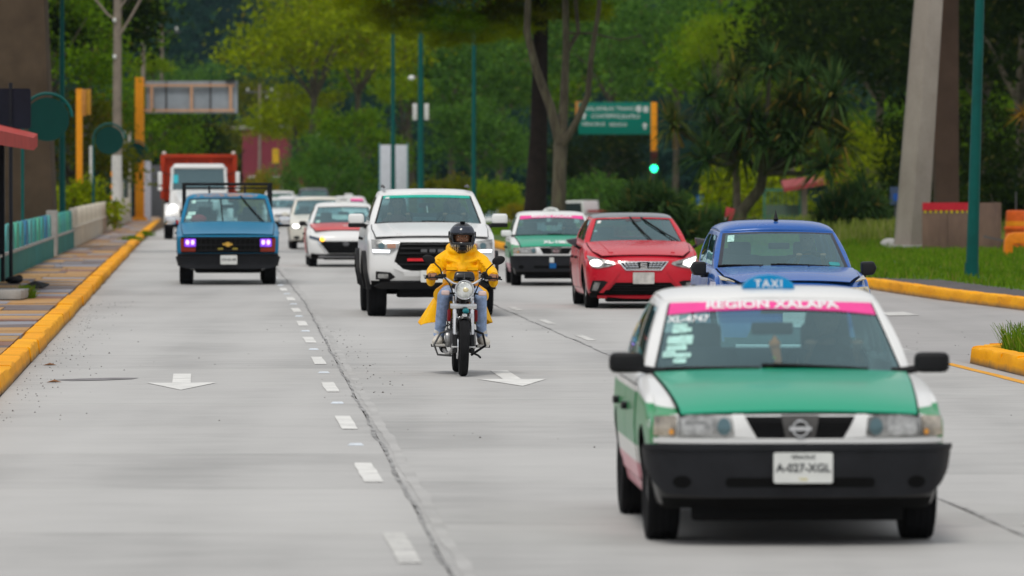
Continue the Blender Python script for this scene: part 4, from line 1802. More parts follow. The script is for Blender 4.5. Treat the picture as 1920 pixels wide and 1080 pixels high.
    so = patch('sun_strip', [(-.89, .86), (.89, .86), (.89, .945), (-.89, .945)], c.ws, .005, .002, mat('strip_green', (.02, .42, .32), .4), root, .1, 60)
    patch('permit_sticker', rrect(-.84, .84, -.76, .89, .01), c.ws, .009, .002, M_plate, so, .2, 60)
    patch('paper_slip', rrect(-.80, .08, -.62, .15, .01), c.ws, -.03, .002, M_plate, root, .2, 60)
    c.wipers([((-.05, .03), (-.82, .055)), ((.70, .03), (-.02, .07))])
    MB().tube([C_ for C_ in (c.ws(0, .82, -.1), c.ws(.01, .6, -.12))], .008, 6).build('mirror_charm', mat('charm_pale', (.7, .65, .6), .6), root)
    for sd in (-1, 1):
        MB().tube([(sd * .62, 1.30, 1.85), (sd * .625, 1.8, 1.875), (sd * .62, 2.35, 1.86)], .018, 6).build('roof_rail', M_trimgrey, root)
    place(root, -1.185, 82.3)
    return root, c


WP, CWP = white_pickup()


# ---- red hatchback
def red_hatch():
    root = empty('hatchback_car', label='red hatchback with lit headlamps and trapezoid chrome grille', cat='car')
    d = dict(width=[(.16, .80), (.35, .865), (.6, .885), (.85, .87), (1.0, .825)],
             planw=[(-.85, .95), (-.1, .99), (.6, 1), (2.6, 1), (3.3, .95)],
             front=[(.16, -.68), (.28, -.78), (.45, -.825), (.62, -.83), (.74, -.77), (.82, -.62)],
             rear=[(.2, 3.2), (.6, 3.25), (1.0, 3.12)],
             top=[(-.78, .745), (-.55, .80), (-.1, .885), (.35, .955), (.58, .985), (1.5, 1.0), (2.6, 1.03), (3.1, 1.05)],
             crown=[(-.8, .02), (-.2, .05), (.6, .035), (3, .02)],
             D=.40, n=3.0, z0=.17, wb=2.56, wheel=(.312, .205, .215), arch=1.13, tubs=[(.7, 2.9)],
             gh=dict(cowl=.58, deck=3.08, roof_f=1.30, roof_r=2.85, z=1.395, wroof=.635, bow=.17, crown=.045, drop=.035, tA=.915, seal=.018,
                     win=[(.13, .46), (.49, .80)], v=(.02, .95)), seat_top=1.0)
    c = Car(d, root)
    c.body(M_red)
    c.cabin(M_red, paint('paint_roof_grey', (.20, .21, .23)))
    c.wheels('alloy')
    c.seams([(.52, 1.45), (1.46, 2.3)], .30, .90, M_red)
    hood = c.hood([(-.62, -.62), (.62, -.62), (.74, -.3), (.77, .2), (.77, .58), (-.77, .58), (-.77, .2), (-.74, -.3)], M_red, .010)
    for sd in (-1, 1):
        P = [(.44, -.5), (.50, -.5), (.60, .45), (.54, .45)]
        patch('bonnet_crease', P if sd > 0 else mirror(P), c.tmap, .022, .012, M_red, hood, .1)
    g = c.fpatch('grille', [(-.27, .585), (.27, .585), (.385, .715), (-.385, .715)], .014, .03, M_chrome)[0]
    patch('grille_mesh', [(-.255, .60), (.255, .60), (.355, .703), (-.355, .703)], c.fmap, .018, .004, M_dark, g, .05)
    for k in range(4):
        z = .607 + k * .025
        hw = .25 + (z - .60) * .95
        for j in range(-5, 6):
            if abs(j) <= 1 and .61 < z < .69:
                continue
            x = j * hw / 5.6
            patch('grille_slat', rrect(x - .022, z, x + .022, z + .010, .004), c.fmap, .025, .006, M_chrome, g, .2)
    em = MB()
    for (a, b, w_) in (((-.045, .032), (.05, .032), .018), ((-.045, .0), (.045, .0), .018), ((-.05, -.032), (.045, -.032), .018)):
        em.box(((a[0] + b[0]) / 2, 0, a[1]), (b[0] - a[0], .016, w_))
    em.box((-.04, 0, .016), (.02, .016, .04)).box((.04, 0, -.016), (.02, .016, .04))
    em.build('emblem', M_chrome, root, (0, c.F(0, .655) - .032, .655))
    for sd in (-1, 1):
        fl = (lambda p: p) if sd < 0 else mirror
        h = c.fpatch('headlamp', fl([(-.835, .80), (-.44, .705), (-.425, .675), (-.52, .64), (-.70, .615), (-.775, .635)]), .014, .04, M_lamp)[0]
        lit = fl(ell(-.71, .69, .085, .05, 14)) if sd < 0 else fl([(-.81, .775), (-.62, .72), (-.60, .67), (-.70, .635), (-.76, .65)])
        patch('lamp_beam', lit, c.fmap, .020, .01, M_lamp_lit, h, .04)
        patch('lamp_mark', fl([(-.60, .69), (-.50, .675), (-.58, .66)]), c.fmap, .026, .006, M_trimgrey, h, .1)
        fg = c.fpatch('fog_surround', fl([(-.80, .265), (-.66, .26), (-.52, .40), (-.60, .43), (-.76, .43)]), .012, .03, M_black)[0]
        patch('fog_lamp', fl([(-.76, .29), (-.69, .285), (-.64, .40), (-.73, .41)]), c.fmap, .02, .012, M_lamp, fg, .06)
        c.fpatch('bumper_fin', fl([(-.66, .255), (-.60, .25), (-.44, .44), (-.36, .56), (-.42, .56), (-.52, .43)]), .018, .03, M_red)
    lg = c.fpatch('lower_grille', [(-.55, .25), (.55, .25), (.42, .40), (-.42, .40)], .010, .02, M_dark)[0]
    for z in (.285, .32, .355):
        patch('grille_bar', rrect(-.47, z, .47, z + .008, .003), c.fmap, .018, .01, M_black, lg, .1)
    c.wpatch('front_lip', [(-.85, .165), (.85, .165), (.85, .205), (-.85, .205)], .02, .06, M_red)
    MB().box((0, -.5, .14), (1.1, .4, .07)).build('engine_guard', M_dark, root, bevel=.02)
    c.plate(0, .468, .325, .175, [], m=mat('plate_blurred', (.55, .53, .50), .5, var=.25, scale=9))
    for sd in (-1, 1):
        o = MB().add([(sd * .91, .60, 1.06), (sd * 1.07, .60, 1.035), (sd * 1.04, .60, .985), (sd * .93, .60, .93), (sd * .91, .74, 1.065), (sd * 1.09, .74, 1.04), (sd * 1.05, .74, .98), (sd * .93, .74, .925)],
                     [(0, 1, 2, 3), (7, 6, 5, 4), (0, 4, 5, 1), (1, 5, 6, 2), (2, 6, 7, 3), (3, 7, 4, 0)]).build('door_mirror', mat('mirror_grey', (.07, .07, .08), .3), root, bevel=.02, seg=3)
        MB().tube([(sd * .94, .68, .95), (sd * .86, .72, .90), (sd * .80, .74, .93)], .025, 8).build('mirror_arm', M_black, o)
    c.interior(wheel_side=1)
    patch('permit_sticker', rrect(-.86, .78, -.78, .89, .01), c.ws, .004, .002, M_plate, root, .2, 60)
    patch('camera_patch', [(-.22, .94), (.22, .94), (.18, .83), (-.18, .83)], c.ws, .003, .002, mat('dot_grey', (.08, .08, .09), .5), root, .1, 60)
    c.wipers([((.30, .03), (-.04, .88)), ((.84, .03), (.26, .86))])
    place(root, 1.95, 87.35)
    return root, c


RH, CRH = red_hatch()


# ---- blue hatchback
def blue_hatch():
    root = empty('hatchback_car', label='blue rain-speckled hatchback right behind the nearest taxi', cat='car')
    d = dict(width=[(.17, .79), (.4, .845), (.65, .865), (.9, .845), (1.0, .80)],
             planw=[(-.85, .95), (-.1, .99), (.6, 1), (2.6, 1), (3.3, .95)],
             front=[(.17, -.66), (.3, -.76), (.5, -.80), (.68, -.78), (.80, -.70), (.9, -.5)],
             rear=[(.2, 3.2), (.6, 3.25), (1.0, 3.12)],
             top=[(-.72, .80), (-.4, .865), (0, .92), (.35, .96), (.58, .98), (1.5, 1.0), (2.6, 1.02), (3.1, 1.03)],
             crown=[(-.7, .03), (-.2, .06), (.6, .03), (3, .02)],
             D=.40, n=2.8, z0=.18, wb=2.59, wheel=(.305, .19, .20), arch=1.14, tubs=[(.7, 2.9)],
             gh=dict(cowl=.58, deck=3.1, roof_f=1.28, roof_r=2.9, z=1.455, wroof=.665, bow=.13, crown=.055, drop=.075, tA=.955, seal=.055,
                     win=[(.13, .46), (.49, .82)], v=(.02, .97)), seat_top=1.05)
    c = Car(d, root)
    c.body(M_blue)
    c.cabin(M_blue, m_seal=mat('dot_band', (.045, .05, .065), .35))
    c.wheels('alloy')
    c.seams([(.52, 1.45), (1.46, 2.3)], .30, .90, M_blue)
    c.hood([(-.60, -.58), (.60, -.58), (.74, -.2), (.755, .2), (.76, .58), (-.76, .58), (-.755, .2), (-.74, -.2)], M_blue, .010)
    for x in (-.28, .26):
        MB().ball(c.tmap(x, .46, .014), (.012, .012, .008), 8, 5).build('washer_jet', M_black, root)
    for sd in (-1, 1):
        fl = (lambda p: p) if sd < 0 else mirror
        h = c.fpatch('headlamp', fl([(-.72, .60), (-.46, .62), (-.44, .68), (-.60, .79), (-.80, .80), (-.81, .70)]), .012, .04, lampmat('lamp_creamy', (.60, .52, .36)))[0]
        patch('lamp_unit', fl(ell(-.60, .69, .06, .045, 12)), c.fmap, .02, .01, M_chrome, h, .05)
        # lamp tail climbing the wing
        patch('lamp_tail', [(sd * q, y) for q, y in ((.66, -.56), (.74, -.34), (.80, -.10), (.80, -.36))][::1 if sd > 0 else -1], c.tmap, .012, .012, lampmat('lamp_creamy', (.60, .52, .36)), h, .08)
    g = c.fpatch('grille', [(-.40, .52), (.40, .52), (.36, .62), (-.36, .62)], .010, .03, M_black)[0]
    patch('grille_bar', rrect(-.36, .565, .36, .58, .005), c.fmap, .02, .01, M_chrome, g, .1)
    c.fpatch('lower_grille', [(-.55, .24), (.55, .24), (.48, .40), (-.48, .40)], .010, .02, M_dark)
    c.plate(0, .45, .32, .16, [])
    for sd in (-1, 1):
        o = MB().add([(sd * .865, .60, 1.055), (sd * 1.00, .60, 1.06), (sd * 1.035, .60, .99), (sd * 1.0, .60, .915), (sd * .87, .60, .905), (sd * .86, .73, 1.06), (sd * 1.01, .73, 1.065), (sd * 1.05, .73, .99), (sd * 1.01, .73, .91), (sd * .865, .73, .90)],
                     [(0, 1, 2, 3, 4), (9, 8, 7, 6, 5), (0, 5, 6, 1), (1, 6, 7, 2), (2, 7, 8, 3), (3, 8, 9, 4), (4, 9, 5, 0)]).build('door_mirror', M_bumper, root, bevel=.03, seg=3)
        MB().tube([(sd * .92, .68, .915), (sd * .80, .70, .915)], .028, 8).build('mirror_arm', M_black, o)
    c.interior(wheel_side=1)
    patch('permit_sticker', rrect(-.86, .73, -.75, .90, .01), c.ws, .004, .002, mat('sticker_mint', (0.42, 0.68, 0.62), 0.5), root, .2, 60)
    patch('permit_sticker', rrect(.68, .10, .84, .19, .02), c.ws, .004, .002, mat('sticker_teal', (0.05, 0.30, 0.32), 0.5), root, .2, 60)
    c.wipers([((-.30, .035), (-.88, .09)), ((.66, .03), (-.10, .07))])
    an = MB().tube([(0, 1.52, 1.515), (0, 1.53, 1.535), (0, 1.545, 1.60), (0, 1.57, 1.625)], [.03, .024, .008, .004], 8)
    an.build('roof_antenna', M_black, root)
    # stuck-on road film: pale peeling patch on the flank
    patch('peeling_film', rrect(-.30, .55, .25, .85, .05), c.smap(-1), .008, .004, mat('pale_film', (.55, .55, .68), .5, var=.5, scale=12), root, .15)
    place(root, 3.055, 62.75)
    return root, c


BH, CBH = blue_hatch()


# ---- blue old pickup with roof rack
def teal_pickup():
    root = empty('pickup_truck', label='old turquoise blue pickup with violet headlamps and black rack', cat='pickup truck')
    d = dict(width=[(.40, .90), (.6, .95), (.95, .955), (1.15, .92)],
             planw=[(-.95, .975), (0, 1), (3.5, 1), (4.4, .99)],
             front=[(.40, -.80), (.56, -.86), (.60, -.88), (.88, -.87), (.92, -.82), (1.0, -.7)],
             rear=[(.4, 4.3), (.8, 4.35), (1.15, 4.3)],
             top=[(-.85, .905), (-.6, .955), (0, 1.04), (.62, 1.13), (1.4, 1.15), (2.1, 1.15), (4.3, 1.15)],
             crown=[(-.8, .02), (0, .03), (.6, .025), (4, 0)],
             D=.22, n=5.0, z0=.42, wb=3.3, wheel=(.375, .26, .21), arch=1.17, tubs=[(.75, 2.0), (2.15, 4.2)], wheel_in=.0,
             gh=dict(cowl=.62, deck=2.02, roof_f=1.18, roof_r=1.95, z=1.645, wroof=.775, bow=.09, crown=.05, drop=.04, tA=.945, seal=.012, closed_rear=False,
                     win=[(.16, .92)], v=(.02, .96)), seat_top=1.22, rear_seat=False)
    c = Car(d, root)
    c.body(M_teal)
    worn_roof = worn('paint_teal_worn', (0.0, 0.22, 0.40), (.36, .24, .20), .50, .62, 1.6, .4)
    c.cabin(M_teal, worn_roof)
    c.wheels('black')
    c.seams([(.55, 1.9)], .55, 1.08, M_teal)
    c.hood([(-.83, -.77), (.83, -.77), (.86, 0), (.86, .63), (-.86, .63), (-.86, 0)], M_teal, .012)
    # grille wall
    g = c.wpatch('grille', [(-.92, .60), (.92, .60), (.92, .885), (-.92, .885)], .02, .04, M_dark)
    for z in (.63, .735, .85):
        patch('grille_bar', rrect(-.56, z, .56, z + .02, .006), c.fmap, .035, .02, M_black, g, .1)
    for x in np.linspace(-.5, .5, 12):
        patch('grille_bar', rrect(x - .006, .64, x + .006, .86, .003), c.fmap, .028, .012, M_black, g, .3)
    em = MB().prism([(-.09, -.018), (-.035, -.018), (-.035, -.042), (.035, -.042), (.035, -.018), (.09, -.018), (.075, .018), (.03, .018), (.03, .042), (-.04, .042), (-.04, .018), (-.10, .018)], -.01, .01, 'Y')
    em.build('emblem', mat('emblem_gold', (.70, .42, .08), .35, metal=.5), root, (0, c.F(0, .775) - .05, .755))
    for x in (-.14, .13):
        patch('grille_badge', rrect(x - .05, .655, x + .05, .69, .01), c.fmap, .04, .01, mat('badge_olive', (.30, .24, .04), .5), g, .2)
    for sd in (-1, 1):
        fl = (lambda p: p) if sd < 0 else mirror
        h = c.fpatch('headlamp', fl(rrect(-.80, .71, -.595, .855, .015)), .03, .04, M_lamp_violet)[0]
        for x in (-.745, -.65):
            patch('lamp_unit', fl(ell(x, .79, .032, .045, 12)), c.fmap, .038, .01, M_lamp_core, h, .1)
        c.fpatch('indicator', fl([(-.86, .62), (-.60, .62), (-.60, .69), (-.81, .70), (-.81, .86), (-.87, .86)]), .03, .03, mat('indicator_dim', (.22, .03, .015), .3))
    bump = c.wpatch('bumper', [(-.985, .36), (-.8, .30), (.8, .30), (.985, .36), (.985, .55), (-.985, .55)], .07, .10, M_bumper, cutv=.06)
    c.wpatch('bumper_lip', [(-.97, .545), (.97, .545), (.97, .585), (-.97, .585)], .05, .06, M_black, bump)
    MB().box((0, -.55, .30), (1.2, .35, .16), taper=1.1).build('engine_guard', M_dark, root, bevel=.04)
    MB().tube([(-.75, 0, .36), (-.2, .02, .30), (.2, .02, .30), (.75, 0, .36)], .05, 8).build('front_axle', M_dark, root)
    for sd in (-1, 1):
        MB().tube([(sd * .72, -.55, .34), (sd * .58, -.5, .28)], .035, 8).build('tow_hook', M_steel, root)
    c.plate(.015, .468, .31, .17, [('XW-65-184', .055, 0, M_ink)], y=c.F(0, .45) - .075)
    for sd in (-1, 1):
        o = MB().box((sd * 1.07, .72, 1.18), (.21, .10, .16)).build('door_mirror', M_chrome, root, bevel=.035, seg=3)
        MB().box((sd * 1.05, .74, 1.09), (.25, .12, .05)).build('mirror_base', M_black, o, bevel=.015)
        MB().tube([(sd * .98, .73, 1.09), (sd * .90, .75, 1.09)], .035, 8).build('mirror_arm', M_black, o)
    MB().box((-.965, .76, 1.13), (.08, .1, .12)).build('side_reflector', mat('red_reflector', (.55, .02, .03), .4), root, bevel=.02)
    c.interior(wheel_side=1)
    patch('permit_sticker', rrect(-.86, .78, -.77, .90, .01), c.ws, .004, .002, mat('sticker_mint', (0.42, 0.68, 0.62), 0.5), root, .2, 60)
    patch('permit_sticker', rrect(-.89, .34, -.72, .46, .01), c.ws, .004, .002, mat('sticker_mint', (0.42, 0.68, 0.62), 0.5), root, .2, 60)
    patch('permit_sticker', rrect(-.91, .20, -.79, .33, .01), c.ws, .004, .002, mat('sticker_mint', (0.42, 0.68, 0.62), 0.5), root, .2, 60)
    c.wipers([((-.10, .03), (-.16, .82)), ((.78, .03), (.38, .92))])
    MB().ball((-.55, 1.15, 1.2), (.16, .1, .1), 10, 6).build('cushion', mat('red_cloth', (.5, .04, .05), .8), root)
    # rack
    rk = MB()
    for sd in (-1, 1):
        rk.box((sd * .82, 2.14, 1.50), (.075, .075, .72))
        rk.box((sd * .82, 4.1, 1.50), (.07, .07, .72))
        rk.box((sd * .82, 3.1, 1.84), (.06, 2.0, .05))
        rk.box((sd * .34, 2.14, 1.66), (.04, .05, .34))
    rk.box((0, 2.14, 1.865), (1.72, .06, .05))
    rk.box((0, 2.14, 1.79), (1.64, .035, .028))
    rk.box((0, 4.1, 1.865), (1.72, .06, .05))
    rk.build('cargo_rack', M_black, root, bevel=.006)
    place(root, -5.31, 106.6)
    return root, c


TP, CTP = teal_pickup()


# ---- white and red sedan taxi
def sedan_taxi():
    root = empty('taxi', label='white sedan taxi with red hood left of the white pickup', cat='car')
    d = dict(width=[(.18, .80), (.4, .855), (.65, .87), (.85, .85), (.95, .81)],
             planw=[(-.9, .95), (-.1, .99), (.6, 1), (2.6, 1), (3.6, .95)],
             front=[(.17, -.72), (.3, -.82), (.5, -.84), (.66, -.80), (.78, -.66)],
             rear=[(.2, 3.5), (.6, 3.6), (1.0, 3.5)],
             top=[(-.78, .73), (-.5, .79), (0, .87), (.35, .91), (.58, .94), (1.5, .97), (2.6, 1.0), (3.5, 1.02)],
             crown=[(-.8, .02), (-.2, .05), (.6, .03), (3, .02)],
             D=.42, n=2.8, z0=.18, wb=2.62, wheel=(.30, .195, .20), arch=1.13, tubs=[(.7, 2.9)],
             gh=dict(cowl=.58, deck=3.15, roof_f=1.35, roof_r=2.6, z=1.385, wroof=.63, bow=.17, crown=.045, drop=.045, tA=.92, seal=.015,
                     win=[(.13, .46), (.49, .78)], v=(.02, .95)), seat_top=.98)
    c = Car(d, root)
    c.body(M_pw)
    c.cabin(M_pw)
    c.wheels('alloy')
    mred = paint('paint_taxi_red', (.66, .045, .05), .3)
    c.seams([(.52, 1.45), (1.46, 2.3)], .30, .86, mred)
    c.hood([(-.66, -.52), (.66, -.52), (.75, 0), (.77, .58), (-.77, .58), (-.75, 0)], mred, .010)
    text_on('bonnet_text', 'TX', .16, lambda u, v: c.tmap(u, -.1 + v * 2, .014), M_lettering, root, u0=.05, bold=.004)
    for sd in (-1, 1):
        P = [(.70, -.38), (.85, -.2), (.85, .5), (.79, .5)]
        fl = (lambda p: p) if sd < 0 else mirror
        h = c.fpatch('headlamp', fl([(-.80, .70), (-.52, .63), (-.50, .59), (-.62, .585), (-.80, .64)]), .012, .04, mat('lamp_smoked', (.10, .12, .16), .1, metal=.4))[0]
        if sd < 0:
            patch('indicator', ell(-.52, .615, .045, .045, 14), c.fmap, .02, .01, mat('indicator_lit', (.9, .4, .02), .4, emit=(1, .42, .03), estr=3), h, .05)
        c.fpatch('fog_surround', fl([(-.78, .25), (-.58, .24), (-.58, .285), (-.76, .31)]), .012, .02, M_dark)
        c.fpatch('chrome_wing', fl([(-.62, .56), (-.57, .56), (-.38, .31), (-.42, .31)]), .022, .02, M_chrome)
    g = c.fpatch('grille', [(-.40, .31), (.40, .31), (.60, .575), (-.60, .575)], .012, .03, M_dark)[0]
    for k in range(6):
        z = .335 + k * .04
        hw = .38 + (z - .31) * .72
        patch('grille_bar', rrect(-hw, z, hw, z + .012, .004), c.fmap, .022, .01, M_black, g, .1)
    patch('emblem', ell(0, .52, .07, .05, 16), c.fmap, .03, .012, M_trimgrey, g, .1)
    c.wpatch('lower_grille', [(-.62, .175), (.62, .175), (.55, .225), (-.55, .225)], .02, .03, M_dark)
    c.wpatch('lower_lip', [(-.75, .23), (.75, .23), (.75, .255), (-.75, .255)], .025, .03, mat('lip_grey', (.25, .25, .26), .4))
    c.wpatch('lower_grille', [(-.50, .265), (.50, .265), (.46, .295), (-.46, .295)], .02, .03, M_dark)
    c.mirrors(.93, .68, .96, (.16, .11, .11), M_black)
    c.interior(wheel_side=1)
    patch('permit_sticker', rrect(-.84, .12, -.72, .22, .02), c.ws, .004, .002, mat('sticker_mint', (0.42, 0.68, 0.62), 0.5), root, .2, 60)
    s = MB().prism(rrect(-.17, 0, .17, .12, .03), -.04, .04, 'Y').build('roof_sign', mat('taxi_sign_white', (.7, .72, .7), .4), root, (0, 1.6, c.roof_z() - .01), bevel=.01)
    text_on('sign_text', 'TAXI', .075, lambda u, v: (u, -.042, .06 + v), M_ink, s)
    place(root, -3.73, 127.4)
    return root, c


sedan_taxi()


# ---- plain cars farther back
def plain_car(name, label, cat, m, X, Y, z=0, rz=HEAD, h=1.46, w=.85, L=4.2, lit=False, pink=False, group=None, glass_m=None, roof=None, van=False):
    root = empty(name, label=label, cat=cat, group=group)
    b = .93 + (h - 1.46) * .55
    hl = .74 + (h - 1.46) * .6
    cow = .35 if van else .58
    d = dict(width=[(.18, w * .93), (.4, w * .985), (.65, w), (b * .92, w * .985), (b, w * .94)],
             planw=[(-.9, .95), (-.1, .99), (.6, 1), (L - 1.6, 1), (L - .85, .95)],
             front=[(.18, -.70), (.3, -.80), (.55, -.82), (hl - .04, -.78), (hl + .06, -.62)],
             rear=[(.2, L - .95), (.6, L - .86), (b, L - .98)],
             top=[(-.75, hl), (-.4, hl + .06), (.1, b - .06), (cow, b), (1.5, b + .03), (L - 1, b + .06)],
             crown=[(-.8, .02), (-.2, .04), (.6, .03), (3, .02)],
             D=.36, n=3.0, z0=.19, wb=L - 1.65, wheel=(.30, .195, .20), arch=1.13, tubs=[(cow + .12, L - 1.25)],
             gh=dict(cowl=cow, deck=L - 1.0 if van or h > 1.6 else L - 1.2, roof_f=cow + (.6 if van else .75), roof_r=L - (1.2 if van or h > 1.6 else 1.75), z=h - .06, wroof=w * (.86 if van else .75), bow=.15, crown=.045, drop=.04, tA=.92,
                     seal=.015, win=[(.12, .45), (.49, .8)], v=(.02, .95)), seat_top=b + .03)
    c = Car(d, root)
    c.body(m)
    c.cabin(m, roof, glass_m=glass_m)
    c.wheels('alloy')
    c.seams([(.5, 1.4)], .3, b - .1, m)
    for sd in (-1, 1):
        fl = (lambda p: p) if sd < 0 else mirror
        hh = c.fpatch('headlamp', fl([(-w * .93, hl - .06), (-w * .55, hl - .05), (-w * .60, hl - .17), (-w * .9, hl - .16)]), .012, .04, M_lamp)[0]
        if lit:
            patch('lamp_beam', fl(ell(-w * .76, hl - .105, .095, .055, 14)), c.fmap, .02, .01, M_lamp_lit, hh, .06)
        c.fpatch('fog_surround', fl(ell(-w * .74, .33, .08, .045, 12)), .012, .02, M_black)
    g = c.fpatch('grille', rrect(-w * .42, hl - .18, w * .42, hl - .08, .03), .012, .03, M_black)[0]
    patch('grille_bar', rrect(-w * .38, hl - .14, w * .38, hl - .125, .004), c.fmap, .022, .01, M_chrome, g, .1)
    c.fpatch('lower_grille', rrect(-w * .55, .25, w * .55, .36, .03), .010, .02, M_dark)
    c.plate(0, .45, .32, .16, [])
    c.mirrors(w + .085, cow + .08, b + .03, (.17, .11, .12), m if m is not M_pw else M_black)
    c.interior(wheel_side=1)
    if pink:
        patch('sun_strip', [(-.88, .74), (.88, .74), (.88, .95), (-.88, .95)], c.ws, .006, .003, M_pink, root, .1, 60)
        MB().prism(rrect(-.16, 0, .16, .1, .03), -.04, .04, 'Y').build('roof_sign', mat('taxi_sign_white', (.7, .72, .7), .4), root, (0, cow + .95, h - .01), bevel=.01)
    place(root, X, Y, rz, z)
    return root


plain_car('sedan_car', 'cream white sedan with lit headlamp behind the red-hooded taxi', 'car', paint('paint_cream', (.74, .72, .64)), -5.36, 158.5, ZR(158.5), lit=True, h=1.47)
plain_car('sedan_car', 'white car half hidden behind the turquoise pickup mirror', 'car', M_pw, -10.75, 267, ZR(267), group='white cars queuing far behind')
plain_car('delivery_van', 'tall white van, farthest vehicle behind the turquoise pickup', 'van', M_pw, -12.2, 300, ZR(300), h=1.95, w=.88, L=4.8, van=True)
plain_car('sport_utility_car', 'dark grey off-road car far back above the cream sedan', 'car', paint('paint_charcoal', (.045, .05, .06)), -9.7, 280, ZR(280), h=1.98, w=.92, L=4.6)
plain_car('sedan_car', 'small white car with lit lamp beside the dark off-road car', 'car', M_pw, -11.0, 285, ZR(285), h=1.62, lit=True)
plain_car('taxi', 'far white taxi with pink sun strip seen over the red-hooded taxi', 'car', M_pw, -6.35, 223, ZR(223), h=1.42, pink=True)
plain_car('sedan_car', 'white car on the opposite carriageway beyond the grass strip', 'car', M_pw, gx(921, 290), 290, -.44 + ZR(290), rz=R(200))


# ---- far white pickup on the opposite carriageway, seen from behind and the side
def far_pickup():
    root = empty('pickup_truck', label='white pickup crossing far behind the forked tree', cat='pickup truck')
    b = MB()
    b.prism([(-2.5, .45), (2.4, .45), (2.5, .9), (2.3, 1.0), (1.25, 1.05), (-2.5, 1.05)], -.9, .9, 'Y').build('body', M_pw, root, bevel=.04)
    cab = MB().prism([(-.35, 1.05), (1.3, 1.05), (.75, 1.72), (-.25, 1.75)], -.78, .78, 'Y').build('cab', M_pw, root, bevel=.05)
    for s in (-1, 1):
        MB().prism([(-.22, 1.12), (1.08, 1.12), (.68, 1.62), (-.18, 1.64)], s * .785 - .004, s * .785 + .004, 'Y').build('side_window', M_glass_dark, cab)
    MB().box((-1.45, 0, 1.08), (2.0, 1.7, .06)).build('bed_cover', M_trimgrey, root, bevel=.02)
    MB().box((-1.45, .0, 1.25), (1.9, 1.6, .12)).build('red_load', mat('load_red', (.35, .05, .05), .6), root, bevel=.03)
    MB().box((-2.5, 0, .62), (.1, 1.7, .16)).build('bumper', M_chrome, root, bevel=.02)
    for x in (-1.6, 1.55):
        for s in (-1, 1):
            w_ = wheel(root, 0, 0, .37, .24, .21, 'alloy', s)
            w_.location = (x, s * .80, .37)
            w_.rotation_euler = (0, 0, PI / 2 * s)
    root.location = (gx(1098, 262), 262, -.44 + ZR(262))
    root.rotation_euler = (0, 0, R(152))


far_pickup()


